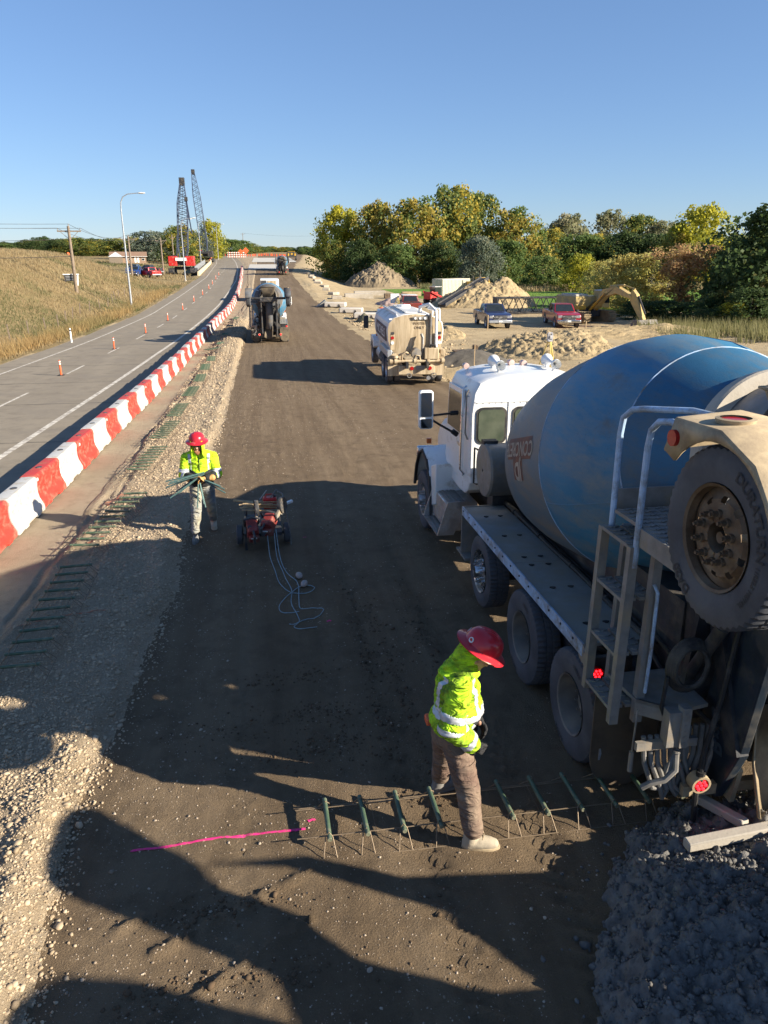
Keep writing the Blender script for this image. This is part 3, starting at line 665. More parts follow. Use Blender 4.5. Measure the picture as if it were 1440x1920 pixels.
    for s in (-1, 1):
        V = []; rows = [(R(a_), r_) for a_, r_ in ((-28, .80), (-10, .74), (10, .70), (35, .68), (60, .67), (90, .66), (120, .66), (150, .68), (175, .74))]
        for a_, r_ in rows:
            y = 6.07 - r_*math.cos(a_); z = .58 + r_*1.34*math.sin(a_) if a_ > 0 else .58 + r_*math.sin(a_)*.9
            for x, dz in ((s*1.19, -.05), (s*1.20, 0), (s*1.14, .03), (s*.9, .05), (s*.6, .05)): V.append((x, y, z + (dz if a_ > R(20) else 0)))
        fb = MB().add(V, [(i*5+j, i*5+j+1, (i+1)*5+j+1, (i+1)*5+j) for i in range(8) for j in range(4)])
        fd = fb.build('fender', K['white'], t, .7); so_ = fd.modifiers.new('thick', 'SOLIDIFY'); so_.thickness = .02
        lip = MB(); lip.tube([(s*1.195, 6.07 - r_*math.cos(a_)*.985, (.58 + r_*1.34*math.sin(a_) if a_ > 0 else .58 + r_*math.sin(a_)*.9) - .03) for a_, r_ in rows], .03, 6); lip.build('fender_lip', K['black'], t)
        pn = MB(); pn.prism([(5.10, .72), (5.38, .62), (5.40, 1.0), (5.47, 1.3), (5.1, 1.42)], 'x', *sorted((s*1.19, s*.6))); pn.build('fender_side', K['white'], t, .5, .02)
        MB().box((s*1.1, 6.05, 1.60), (.08, .08, .09)).build('turn_signal', K['amber'], t, .6, .01)
        hl = MB().box((s*.95, 7.0, 1.2), (.34, .1, .2)).build('headlight', K['chrome'], t, .6, .03)
        # steps under the door
        bx_ = MB().box((s*.92, 4.55, .72), (.5, 1.0, .46)).build('step_box', K['alu'], t, .6, .02)
        for (x, z) in ((s*1.0, .965), (s*1.18, .46)):
            st = MB(); st.box((x, 4.56, z - .02), (.27, 1.0, .03))
            for i in range(16):
                for k in (-1, 0, 1): st.cyl((x + k*.07, 4.1 + i*.061, z - .006), (x + k*.07, 4.1 + i*.061, z + .004), .019, n=6)
            st.build('step', K['tread_steel'], t)
        for y_b in (4.02, 5.06): MB().prism([(s*1.32, .44), (s*1.06, .44), (s*.8, .95), (s*.86, .98), (s*1.16, .98)], 'y', y_b, y_b + .03).build('step_bracket', K['alu'], t)
        ls = MB(); ls.box((s*1.1, 3.05, .5), (.2, .5, .03)); ls.build('step', K['tread_steel'], t)
    # roof lights and horns
    lm = None
    for x in (-.78, -.22, 0, .22, .78):
        if lm is None:
            b = MB(); b.lathe([(.0, .0), (.03, .005), (.045, .03), (.05, .07), (.05, .16)], (0, 0, 0), (0, -1, 0), 14, cap=True); o = b.build('roof_light', K['roof_light'], t, .6, loc=(x, 4.86, 3.13 - abs(x)*.05)); lm = o.data
        else: o = bpy.data.objects.new('roof_light', lm); COL.objects.link(o); o.parent = t; o.location = (x, 4.86, 3.13 - abs(x)*.06)
    for x in (-.42, .5):
        b = MB(); b.lathe([(.075, -.05), (.08, 0), (.05, .03), (.02, .07), (.022, .2), (.035, .34), (.06, .46), (.10, .55)], (x, 4.05, 3.17), (.12, 1, .02), 18); b.box((x, 4.1, 3.1), (.05, .05, .06)); b.box((x+.04, 4.5, 3.12), (.05, .05, .1)); b.build('air_horn', K['white'], t)
    # water tank behind the cab
    tk = MB(); tk.lathe([(.02, -.96), (.3, -.965), (.36, -.95), (.375, -.92), (.365, -.9), (.37, .3), (.36, .95), (.02, .96)], (0, 3.22, 1.78), (1, 0, 0), 36); tank = tk.build('water_tank', K['steel'], t, .6)
    b = MB(); b.tube([(-.95, 3.52, 2.0), (-.98, 3.58, 2.02), (-.98, 3.58, 1.5), (-.95, 3.5, 1.5)], .015, 6); b.build('tank_bracket', K['dark_steel'], t); MB().box((-.85, 3.3, 2.16), (.2, .14, .05)).build('tank_lid', K['dark_steel'], t)
    b = MB(); b.box((-.45, 3.5, 1.2), (.6, .24, .3)); b.build('battery_box', K['dark_steel'], t)
    # ladder: two stringers each side, planks in pairs
    for x in (-1.30, -1.10):
        for y, lo in ((-1.18, 1.02), (-1.66, .98)):
            lad = MB(); lad.bar((x, y, lo), (x + .03, y - .0, 2.46), .07, .06, (0, 1, 0)); lad.build('ladder_rail', K['steel'], t)
    for z in (1.1, 1.56, 2.02, 2.455):
        for x in (-1.27, -1.12):
            tread_plank(MB(), (x + .02*(z-1), -1.42, z), .42, .125).build('rung', K['tread_steel'], t)
    hr = MB(); hr.tube([(-1.07, -1.70, 1.25), (-1.07, -1.72, 1.6), (-1.07, -1.72, 2.1), (-1.09, -1.69, 2.16)], .014, 8); hr.build('hand_rail', K['blue_trim'], t)
    # platform with handrails
    pf = MB()
    for k in range(4): tread_plank(pf, (-1.17 + k*.125, -1.72, 2.60), .95, .115)
    pf.build('platform', K['tread_steel'], t)
    MB().box((-.96, -1.2, 2.68), (.5, .02, .17)).build('kick_plate', K['steel'], t); MB().box((-1.24, -1.95, 2.54), (.02, .6, .14)).build('kick_plate', K['steel'], t)
    b = MB(); b.tube([(-1.22, -1.2, 2.45), (-1.22, -1.2, 3.2), (-1.215, -1.22, 3.33), (-1.19, -1.3, 3.4), (-1.15, -1.4, 3.42), (-.98, -1.75, 3.46), (-.85, -2.05, 3.44), (-.62, -2.3, 3.40)], .024, 10); b.build('hand_rail', K['blue_trim'], t)
    b = MB(); b.tube([(-1.26, -1.68, 2.3), (-1.25, -1.68, 3.2), (-1.245, -1.7, 3.33), (-1.24, -1.78, 3.40), (-1.22, -1.9, 3.42), (-1.2, -2.2, 3.4)], .024, 10); b.build('hand_rail', K['blue_trim'], t)
    # raised booster axle: arms, axle, wheels, fenders
    BY, BZ = -2.77, 2.925
    for s in (-1, 1):
        a = MB(); a.prism([(-1.55, .45), (-1.95, .40), (-2.15, .9), (-2.3, 1.9), (-2.9, 2.85), (-2.62, 3.05), (-2.05, 2.45), (-1.75, 1.5), (-1.62, .9)], 'x', *sorted((s*.44, s*.52)))
        arm = a.build('booster_arm', K['arm_blue'], t, .5, .01)
        cy = MB(); cy.cyl((s*.62, -1.4, 1.0), (s*.66, -1.95, 1.9), .05, n=12); cy.cyl((s*.66, -1.95, 1.9), (s*.68, -2.35, 2.55), .028, n=10); cy.build('hydraulic_ram', K['dark_steel'], t)
        w = make_wheel(t, .53, .28, .31, 'spare', K['rust'], s, (s*1.26, BY, BZ))
        if s < 0:
            arc_text('DURATURN', .085, .425, .95, -.14*1.06, K['tyre_print'], w, sx=1.12); arc_text('DA20', .085, .425, 3.14 + .62, -.14*1.06, K['tyre_print'], w)
            arc_text('11R22.5 146/143L', .04, .42, 1.95, -.14*1.06, K['tyre_print'], w)
        # fender: folded plate hood
        y0, z0 = BY, BZ
        ang = [-150, -128, -105, -78, -52, -28]
        P = [(y0 + .62*math.sin(R(-q)) * -1, 0) for q in ang]
        prof = [(y0 + .54, z0 + .40), (y0 + .46, z0 + .61), (y0 + .0, z0 + .62), (y0 - .32, z0 + .50), (y0 - .52, z0 + .27), (y0 - .6, z0 + .06)]
        V = []
        for (yy, zz) in prof: V += [(s*1.445, yy, zz - .012), (s*1.435, yy, zz), (s*1.02, yy, zz + .03)]
        fb = MB().add(V, [(i*3+j, i*3+j+1, (i+1)*3+j+1, (i+1)*3+j) for i in range(5) for j in range(2)])
        # side cheek with a round cut for the wheel
        cut = [(y0 + .548*math.cos(q), z0 + .548*math.sin(q)) for q in np.linspace(R(40), R(168), 16)]
        top = prof[1:5]
        outl = [(y0 + .545, z0 + .395), (y0 + .455, z0 + .60), (y0 + .0, z0 + .61), (y0 - .315, z0 + .49), (y0 - .515, z0 + .26), (y0 - .59, z0 + .07)] + cut[::-1]
        V = [(s*1.445, p_, q_) for p_, q_ in outl]
        fb.add(V, [tuple(range(len(V)))])
        fd = fb.build('booster_fender', K['tan'], t, .5); so_ = fd.modifiers.new('thick', 'SOLIDIFY'); so_.thickness = .018
        ml = MB(); ml.cyl((s*1.25, y0 + .16, z0 + .61), (s*1.25, y0 + .16, z0 + .645), .08, n=20); mlo = ml.build('marker_light', K['red_lens'], t)
        MB().lathe([(.082, 0), (.105, 0), (.11, .025), (.085, .03)], (s*1.25, y0 + .16, z0 + .625), (0, 0, 1), 24).build('lamp_rim', K['tan'], mlo)
        ml = MB(); ml.cyl((s*1.44, y0 + .43, z0 + .49), (s*1.47, y0 + .43, z0 + .49), .05, n=18); ml.build('marker_light', K['red_lens'], t)
    ax_ = MB(); ax_.cyl((-1.1, BY, BZ), (1.1, BY, BZ), .075, n=14); ax_.box((0, BY, BZ - .12), (1.1, .16, .16)); ax_.build('booster_axle', K['dark_steel'], t)
    LT = Matrix.Translation((-.525, -1.86, .95)) @ Matrix(((0,0,-1,0), (0.12,-1,0,0), (1,.12,0,0), (0,0,0,1)))
    text('Brid', .22, LT, K['dark_print'], t, 'lettering', .002, .004)
    # dark rear frame in front of the chute
    rf = MB(); rf.prism([(-.72, .95), (.72, .95), (.60, 2.25), (.35, 2.3), (.2, 1.7), (-.2, 1.7), (-.35, 2.3), (-.60, 2.25)], 'y', -1.62, -1.56); rf.build('rear_frame', K['dark_steel'], t)
    # hopper, chute
    hp = MB(); V = []
    for k, (z, w_, y0, y1) in enumerate(((3.62, .52, -1.75, -2.65), (3.6, .48, -1.78, -2.6), (2.7, .24, -2.1, -2.5))):
        V += [(-w_, y0, z), (w_, y0, z), (w_*.9, y1, z), (-w_*.9, y1, z)]
    hp.add(V, [(0,1,5,4), (1,2,6,5), (2,3,7,6), (3,0,4,7), (4,5,9,8), (5,6,10,9), (6,7,11,10), (7,4,8,11)])
    ho = hp.build('charge_hopper', K['tan'], t); so_ = ho.modifiers.new('thick', 'SOLIDIFY'); so_.thickness = .015
    def chute(pts, r0, name, m_):
        V = []; n = 12
        for i, p in enumerate(pts):
            p = Vector(p); d = (Vector(pts[min(i+1, len(pts)-1)]) - Vector(pts[max(0, i-1)])).normalized(); sd_ = d.cross(Vector((0,0,1))).normalized(); up_ = sd_.cross(d)
            for j in range(n+1):
                a_ = math.pi*(1 + j/n); V.append(p + sd_*(r0*math.cos(a_)) + up_*(r0*math.sin(a_) + .08))
        b = MB().add(V, [(i*(n+1)+j, i*(n+1)+j+1, (i+1)*(n+1)+j+1, (i+1)*(n+1)+j) for i in range(len(pts)-1) for j in range(n)])
        o = b.build(name, m_, t, 1); so_ = o.modifiers.new('thick', 'SOLIDIFY'); so_.thickness = .012
    chute([(.0, -2.35, 2.75), (.02, -2.2, 2.0), (.03, -2.1, 1.4), (0, -2.06, .95)], .24, 'discharge_chute', K['tan'])
    chute([(0, -2.03, 1.15), (-.05, -2.1, .75), (-.1, -2.3, .42)], .27, 'fold_over_chute', K['tan'])
    # rear bumper with plate, lamps, hoses, control valves
    b = MB(); b.box((0, -1.93, .49), (1.6, .06, .09)); b.box((-.45, -1.75, .62), (.1, .42, .3)); b.box((.45, -1.75, .62), (.1, .42, .3)); b.build('rear_bumper', K['tan'], t)
    for s in (-1, 1):
        lp = MB(); lp.cyl((s*.70, -2.02, .59), (s*.70, -1.96, .60), .062, n=20); lo = lp.build('tail_light', K['red_lens'], t)
        hs = MB(); hs.lathe([(.06, -.07), (.078, -.07), (.08, .02), (.05, .04)], (s*.70, -1.96, .60), (0, 1, .1), 20); hs.build('lamp_housing', K['tan'], lo)
        leds = MB(); leds.ball((s*.7, -2.025, .59), .012, 8, 5)
        for i in range(6): leds.ball((s*.70 + .036*math.cos(i*1.047), -2.025, .59 + .036*math.sin(i*1.047)), .014, 8, 5)
        leds.build('led', K['red_glow'], lo)
        lp = MB(); lp.cyl((s*1.12, -1.0, 1.02), (s*1.12, -.96, 1.02), .055, n=16); lo = lp.build('tail_light', K['red_lens'], t)
        leds = MB(); leds.ball((s*1.12, -1.005, 1.02), .008, 8, 5)
        for i in range(6): leds.ball((s*1.12 + .032*math.cos(i*1.047), -1.005, 1.02 + .032*math.sin(i*1.047)), .011, 8, 5)
        leds.build('led', K['red_glow'], lo)
        MB().box((s*.98, -.93, .98), (.4, .05, .34)).build('lamp_panel', K['dark_steel'], t)
    b = MB(); b.prism([(-1.18, -1.3), (-.62, -1.3), (-.62, -1.85), (-.9, -1.9), (-1.14, -1.7)], 'z', 1.17, 1.20); b.prism([(-1.14, -1.7), (-1.11, -1.7), (-.87, -1.9), (-.9, -1.9)], 'z', 1.07, 1.2); b.build('step_plate', K['steel'], t)
    vb = MB(); vb.box((-.93, -1.9, .72), (.12, .1, .3)); vb.box((-.86, -1.93, .74), (.07, .08, .34)); vb.box((-.95, -1.88, .56), (.5, .04, .07))
    for k in range(6): vb.cyl((-.86, -1.975, .61 + k*.05), (-.86, -1.95, .61 + k*.05), .014, n=6)
    vb.v = [(x, y, z + .34) for x, y, z in vb.v]; vb.build('control_valves', K['steel'], t)
    for i in range(7):
        r_ = random.Random(i); x0 = -1.12 + i*.055; sag = .12 + r_.random()*.12
        b = MB(); b.tube([(x0, -1.84, .62), (x0 + .02, -1.86, .42), (x0 + .07 + r_.uniform(-.03,.03), -1.9, .22 + r_.random()*.05), (x0 + .14, -1.88, sag), (x0 + .2, -1.86, .2 + r_.random()*.05), (x0 + .27, -1.84, .45), (x0 + .28, -1.82, .66)], .02, 8); b.v = [(x, y, z*1.15 + .24) for x, y, z in b.v]; b.build('hose', K['hose_grey'], t)
    b = MB(); b.tube([(-.9, -1.95, .55), (-.92, -2.0, .42), (-1.0, -2.0, .34), (-1.1, -1.98, .31), (-1.16, -1.96, .26)], .024, 8)
    for i in range(14): b.cyl((-.9 - .005*i, -1.955 - .003*i, .55 - .012*i), (-.9 - .005*i, -1.955, .545 - .012*i), .028, n=8)
    b.v = [(x, y, z + .32) for x, y, z in b.v]; b.build('hose', K['hose_grey'], t)
    b = MB()
    for k in range(5): b.tube([(-.80 + .17*math.cos(a_)*(1-.06*k), -1.80 - .012*k, 1.52 + .22*math.sin(a_)*(1-.06*k)) for a_ in np.linspace(0, 2*math.pi, 22)], .018, 6)
    b.tube([(-.97, -1.82, 1.45), (-1.0, -1.84, 1.2), (-.93, -1.86, 1.0), (-.84, -1.9, .86)], .016, 6); b.build('hose_coil', K['black'], t)
    b = MB(); b.tube([(-.55, -1.98, 1.9), (-.6, -1.97, 1.3), (-.68, -1.98, .9), (-.72, -2.0, .5), (-.71, -2.0, .25)], .022, 8); b.cyl((-.7, -2, .7), (-.71, -2, .62), .035, n=8); b.build('wash_hose', K['black'], t)
    b = MB(); b.cyl((-1.16, -1.78, .86), (-1.17, -1.78, .35), .008, n=6); b.cyl((-1.17, -1.78, .48), (-1.17, -1.78, .30), .02, n=8); b.v = [(x, y, z + .3) for x, y, z in b.v]; b.build('wash_wand', K['steel'], t)
    for (p0, p1) in (((-.7, -1.0, 1.3), (-.55, -1.9, 1.0)), ((-.85, -1.2, 1.2), (-.6, -1.75, 1.15)), ((-.75, -1.1, 1.5), (-.5, -1.6, 1.35))):
        b = MB(); b.tube([p0, ((p0[0]+p1[0])/2 - .05, (p0[1]+p1[1])/2, (p0[2]+p1[2])/2 - .06), p1], .022, 8); b.build('hydraulic_line', K['black'], t)
    b = MB(); b.prism([(-1.0, .45), (-2.0, .38), (-2.05, .7), (-1.6, 1.0), (-1.0, 1.05)], 'x', -.42, -.38); 
    for q in ((-1.3, .65), (-1.55, .58), (-1.8, .52), (-1.5, .85)): b.cyl((-.42, q[0], q[1]), (-.44, q[0], q[1]), .03, n=8)
    b.build('tail_frame', K['tan'], t)
    for o in t.children:
        if o.name.split('.')[0] in ('cab', 'cab_underside', 'rear_window', 'rivets', 'cab_seam', 'door', 'grab_rail', 'windscreen', 'step_box', 'step', 'step_bracket', 'roof_light', 'air_horn'):
            if 'step' not in o.name: o.scale = (.945, 1, .968); o.location.z *= .968; o.location.x *= .945
            o.location.y += .33
    return t
def green_glass():
    m, t, b = nodes('dusty cab glass'); v = coords(t)
    c = mixc(t, ramp(t, noise(t, v, 2.2, 5), .35, .7), (.045, .06, .042), (.115, .13, .092)); t.links.new(c, b.inputs['Base Color'])
    b.inputs['Roughness'].default_value = .12; b.inputs['Specular IOR Level'].default_value = .6
    return m
K['glass_green'] = green_glass()
K['tyre_print'] = M('dark raised tyre lettering', (.034, .034, .037), .7)
K['mirror'] = M('mirror glass', (.8, .8, .8), .03, 1, 0)
K['roof_light'] = M('pinkish roof lamp', (.62, .45, .40), .4, .1, .25, 9)
K['arm_blue'] = M('dark blue arm paint', (.014, .024, .038), .5, .1, .3, 5, .1, 60, (.09, .08, .065), .3)
K['dark_print'] = M('worn dark decal', (.05, .075, .10), .5)
K['hose_grey'] = M('dusty grey hose', (.17, .16, .145), .75, 0, .2, 12, .1, 80)
def on_road(o, x, y, dz=0): o.location = (x, y, float(zroad(y)) + dz); return o
mixer = make_mixer(); mixer.location = (3.85, 6.24, -.187); mixer.rotation_euler = (R(-1.72), 0, 0)
# ---------------------------------------------------------------- water-filled barriers along the road
ORD1 = ['nearest', 'second', 'third', 'fourth', 'fifth', 'sixth', 'seventh', 'eighth', 'ninth', 'tenth', 'eleventh', 'twelfth', 'thirteenth', 'fourteenth', 'fifteenth', 'sixteenth', 'seventeenth', 'eighteenth', 'nineteenth', 'twentieth']
def ORD2(c):
    if c < 20: return ORD1[c]
    n = c + 1; t_ = ['twenty', 'thirty', 'forty', 'fifty', 'sixty', 'seventy'][n // 10 - 2]
    return (t_[:-1] + 'ieth') if n % 10 == 0 else t_ + '-' + ['first', 'second', 'third', 'fourth', 'fifth', 'sixth', 'seventh', 'eighth', 'ninth'][n % 10 - 1]
K['barrier_red'] = M('red barrier plastic', (.50, .042, .027), .5, 0, .08, 2, .05, 80, (.36, .15, .10), .32, 5)
K['barrier_white'] = M('white barrier plastic', (.50, .49, .46), .5, 0, .06, 2, .05, 80, (.36, .31, .24), .32, 5)
def barrier_mesh(L=1.585):
    half = [(.305, 0), (.31, .10), (.30, .17), (.265, .26), (.215, .40), (.19, .56), (.19, .74), (.205, .86), (.205, .96), (.185, 1.03), (.15, 1.06)]
    prof = half + [(-x, z) for x, z in half[::-1]]
    rows = [-L/2, -L/2+.03, -L/2+.10, -L*.17, 0, L*.17, L/2-.10, L/2-.03, L/2]; sc = [.93, .985, 1, 1, 1, 1, 1, .985, .93]; V = []; n = len(prof)
    for y, k in zip(rows, sc):
        for x, z in prof: V.append((x*k, y, z if z > .01 else (.05 if abs(y) < L*.2 else 0)))
    Fs = [(i*n+j, i*n+(j+1) % n, (i+1)*n+(j+1) % n, (i+1)*n+j) for i in range(len(rows)-1) for j in range(n)] + [tuple(range(n)), tuple(reversed(range((len(rows)-1)*n, len(rows)*n)))]
    mb = MB().add(V, Fs)
    for y in (-.28, .28):
        for s in (-1, 1): mb.box((s*.195, y, .62), (.03, .10, .12), (0, s*.05, 0)); mb.box((s*.29, y*1.3, .05), (.05, .22, .09))
    return mb
proto = {}
def barrier(col, x, y, rz, label, group, detail=True):
    if col not in proto:
        o = barrier_mesh().build('barrier', K['barrier_' + col], None, .9, .012)
        cap = MB().lathe([(.001, .015), (.055, .018), (.075, .012), (.078, 0)], (0, -.05, 1.06), (0, 0, 1), 18).build('filler_cap', K['grey_plastic'], o)
        MB().box((.207, -.72, .93), (.012, .07, .09)).build('reflector', K['white_print'], o)
        proto[col] = o; o.location = (x, y, float(zroad(y)) + .0); o.rotation_euler = (R(-1.72) if y < 30 else 0, 0, rz); o['label'] = label; o.scale = (.8, 1, .63)
        tag(o, label, 'barrier', group); return o
    o = dup(proto[col], (x, y, float(zroad(y))), (R(-1.72) if y < 30 else 0, 0, rz), label, skip=() if detail else ('filler_cap', 'reflector'))
    return o
y = 10.66; k = 0; cnt = {'red': 0, 'white': 0}
while y < 205:
    col = 'white' if k % 2 == 0 else 'red'
    x = float(barx(y)) - .27; rz = math.atan2(-(float(barx(y+.8)) - float(barx(y-.8))), 1.6)
    jit = random.uniform(-.02, .02) * (1 + y/60)
    c = cnt[col]; cnt[col] += 1
    if k < 36: lb = f"{col} water-filled plastic barrier, {ORD1[c]} {col} one counted from the camera"; gp = 'red and white barriers along the open lane'
    else: lb = f"small {col} barrier in the far row, {'short of' if y < 100 else 'level with' if y < 150 else 'beyond'} the third mixer truck" if 0 else f"small far-off {col} barrier, {ORD2(c)} {col} one counted from the camera"; gp = 'red and white barriers along the open lane'
    barrier(col, x + jit, y, rz + random.uniform(-.02, .02), lb, gp, y < 60)
    y += 1.6; k += 1
# ---------------------------------------------------------------- dowel baskets
K['epoxy'] = M('green epoxy bar', (.075, .12, .075), .5, .1, .2, 10, .1, 80, (.25, .22, .15), .3, 6)
K['wire'] = M('rusty basket wire', (.22, .165, .11), .6, .4, .2, 10)
def dowel_basket(n, sp, label, group, mi=0, lift=.0):
    t = thing('dowel_basket', label, 'dowel basket', group=group); bmn = None; Lb = .46
    for i in range(n):
        p = (0, (i - (n-1)/2)*sp, .135 + lift)
        if bmn is None:
            o = MB().cyl((-Lb/2, 0, 0), (Lb/2, 0, 0), .02, n=12).build('dowel_bar', K['epoxy'], t, .6, .003, loc=p); bmn = o.data
            bv = o
        else: o = bv.copy(); COL.objects.link(o); o.parent = t; o.location = p
        o.rotation_euler = (0, random.uniform(-.03, .03), random.uniform(-.04, .04))
    w = MB(); H2 = (n*sp)/2 + .1; r_ = .0046
    for s in (-1, 1):
        for x, z in ((s*.16, .112), (s*.30, .006)): w.tube([(x, -H2, z+lift), (x + .005, 0, z+lift), (x, H2, z+lift)], r_, 6)
        for i in range(n):
            y0 = (i - (n-1)/2)*sp
            w.tube([(s*.305, y0 - .055, .004), (s*.19, y0 - .028, .13+lift), (s*.175, y0, .162+lift), (s*.19, y0 + .028, .13+lift), (s*.305, y0 + .055, .004)], r_, 6)
    for i in range(3):
        y0 = (i - 1)*n*sp*.36; w.tube([(-.3, y0, .008), (.3, y0, .008)], .0025, 5)
    o = w.build('wire_frame', K['wire'], t, 0)
    return t
GB = 'green dowel baskets laid out on the gravel shoulder'
b0 = dowel_basket(11, .31, 'green dowel basket on the gravel in the shade, nearest of the row', GB)
lays = [(-2.93, 9.25, .03, 1), (-2.88, 13.2, -.10, 1), (-2.9, 17.85, -.05, 1), (-2.9, 21.3, -.03, .9), (-2.93, 24.8, -.02, 1), (-2.85, 28.7, -.01, 1), (-2.82, 32.6, 0, 1), (-2.88, 36.6, .02, 1), (-2.85, 40.5, .03, 1), (-2.9, 44.6, -.3, 1), (-2.75, 48.4, .05, 1), (-2.7, 54, .04, 1), (-2.6, 60, .0, 1), (-2.4, 68, .0, 1)]
b1 = dowel_basket(9, .30, 'x', GB); b1.location = (0, 0, -50)
for i, (x, y, rz, s) in enumerate(lays):
    rz += 0 if i < 2 else random.uniform(-.05, .05)
    o = b0 if i == 0 else dup(b0 if i == 1 else b1, label=('green dowel basket half in shade on the gravel, second of the row' if i == 1 else f'green dowel basket on the sunlit gravel, {ORD1[i]} of the row from the camera'))
    o.location = (x, y, sz(x, y) + .03); o.rotation_euler = (R(-1.72) + math.atan2(sz(x, y+1) - sz(x, y-1), 2)*.3, 0, rz)
for c_ in list(b1.children): bpy.data.objects.remove(c_)
bpy.data.objects.remove(b1)
nb = dowel_basket(13, .30, 'dowel basket standing at the feet of the near worker in front of the truck', 'dowel basket set across the haul road')
nb.rotation_euler = (0, R(1.72)*0, R(-90)); nb.location = (2.10, 4.86, sz(2.1, 4.86) + .005)
del nb['group']
# ---------------------------------------------------------------- paint marks on the soil
def paint_line(name, pts, w, m, label, n=80):
    pts = np.array(pts); t = np.linspace(0, 1, n); tt = np.linspace(0, 1, len(pts)); x = np.interp(t, tt, pts[:, 0]); y = np.interp(t, tt, pts[:, 1])
    dx = np.gradient(x); dy = np.gradient(y); L = np.hypot(dx, dy); nx_, ny_ = -dy/L, dx/L
    ww = w * (.75 + .35*rng.random(n)); xa, ya = x + nx_*ww, y + ny_*ww; xb, yb = x - nx_*ww, y - ny_*ww
    V = np.concatenate([np.stack([xa, ya, surf(xa, ya) + .006], 1), np.stack([x, y, surf(x, y) + .008], 1), np.stack([xb, yb, surf(xb, yb) + .006], 1)])
    Fs = np.array([(k*n+i, k*n+i+1, (k+1)*n+i+1, (k+1)*n+i) for k in (0, 1) for i in range(n-1)])
    o = npmesh(name, V, Fs, m, 3.2); tag(o, kind='structure'); return o
PINK = M('pink marking paint', (.80, .03, .22), .8, 0, .15, 30, .3, 90, (.2, .13, .08), .3, 40, world=True)
ORNG = M('orange marking paint', (.50, .12, .05), .85, 0, .15, 30, .3, 90, (.28, .2, .13), .6, 14, world=True)
paint_line('paint_line', [(-1.22*1.036, 4.73*1.036), (-.55, 4.93), (.12*1.036, 4.75*1.036)], .014, PINK, '')
paint_line('paint_line', [(-3.4, 9.05), (-2.95, 9.35), (-2.3, 9.45)], .02, ORNG, '', 40)
paint_line('paint_line', [(-3.3, 14.6), (-3.05, 15.3)], .08, ORNG, '', 40)
paint_line('paint_line', [(-3.15, 12.3), (-2.95, 12.6)], .05, ORNG, '', 40)
for (x, y) in ((.15, 5.0), (.48, 12.1), (.62, 8.75), (.3, 14.3)): paint_line('paint_spot', [(x, y), (x + .04, y + .02), (x + .06, y)], .014, PINK, '', 12)
# ---------------------------------------------------------------- dumped concrete in front of the paver
K['fresh_conc'] = M('fresh dark concrete', (.115, .109, .10), .55, 0, .35, 9, 1, 45, (.19, .18, .165), .35, 14, spec=.35)
gx = np.arange(1.35, 6.2, .022); gy = np.arange(.6, 4.95, .022); GX, GY = np.meshgrid(gx, gy)
edge = np.hypot((GX - 4.1)/2.38, (GY - 2.6)/2.12) + .09*fbm(GX*2.2, GY*2.2, 101) + .05*fbm(GX*7, GY*7, 102)
dome = np.clip(1 - edge, -.3, 1)
hh = .80 * np.clip(dome, 0, 1)**.62 * np.where(dome > 0, 1, 0)
lump = .14*np.abs(fbm(GX*5, GY*5, 103, 3)) + .12*np.abs(fbm(GX*13, GY*13, 104, 3)) + .05*fbm(GX*30, GY*30, 105, 2)
GZ = surf(GX.ravel(), GY.ravel()).reshape(GX.shape) + np.where(dome > 0, hh*.8 + lump*np.clip(dome*9, 0, 1), -.03)
m_, n_ = GX.shape; ii = np.arange(m_*n_).reshape(m_, n_); q = np.stack([ii[:-1,:-1], ii[:-1,1:], ii[1:,1:], ii[1:,:-1]], -1).reshape(-1, 4)
keepq = (dome[:-1,:-1] > -.02).reshape(-1); q = q[keepq]; u, inv = np.unique(q, return_inverse=True)
pile = npmesh('concrete_heap', np.stack([GX, GY, GZ], -1).reshape(-1, 3)[u], inv.reshape(q.shape), K['fresh_conc'], 1.2)
tag(pile, 'lumpy heap of fresh dark grey concrete dumped behind the mixer truck', 'concrete heap')
def hsurf(x, y):
    i = np.clip(((x - gx[0])/.022).astype(int), 0, len(gx)-1); j = np.clip(((y - gy[0])/.022).astype(int), 0, len(gy)-1); return GZ[j, i], dome[j, i]
n = 20000; px = rng.uniform(1.7, 5, n); py = rng.uniform(1.4, 4.8, n); hz, dm = hsurf(px, py); kp = dm > .0
px, py, hz = px[kp], py[kp], hz[kp]; _s = surf
def surf(x, y): return hsurf(np.asarray(x), np.asarray(y))[0]
cl = stones('concrete_lumps', px, py, np.clip(rng.lognormal(-4.6, .5, len(px)), .006, .036), K['fresh_conc'], .8, .5, 11, 0); cl.parent = pile
surf = _s
n = 60; a = rng.uniform(2.2, 4.4, n); px = 4.1 + 2.3*(1 + rng.random(n)*.16)*np.cos(a); py = 2.6 + 2.15*(1 + rng.random(n)*.16)*np.sin(a)
stones('splashed_lumps', px, py, np.clip(rng.lognormal(-4.1, .4, n), .008, .04), K['fresh_conc'], .7, .3, 12)
bt = thing('screed_beam', 'pale concrete-spattered timber beam with a cross strut resting on the heap', 'beam', (2.88, 3.9, sz(2.88, 3.9)))
MB().bar((-.02, .0, .37), (1.6, .08, .42), .085, .08).build('beam', K['concrete'], bt, .6, .012)
MB().bar((.52, .10, .395), (.40, .52, .30), .08, .07).build('strut', K['concrete'], bt, .6, .012)
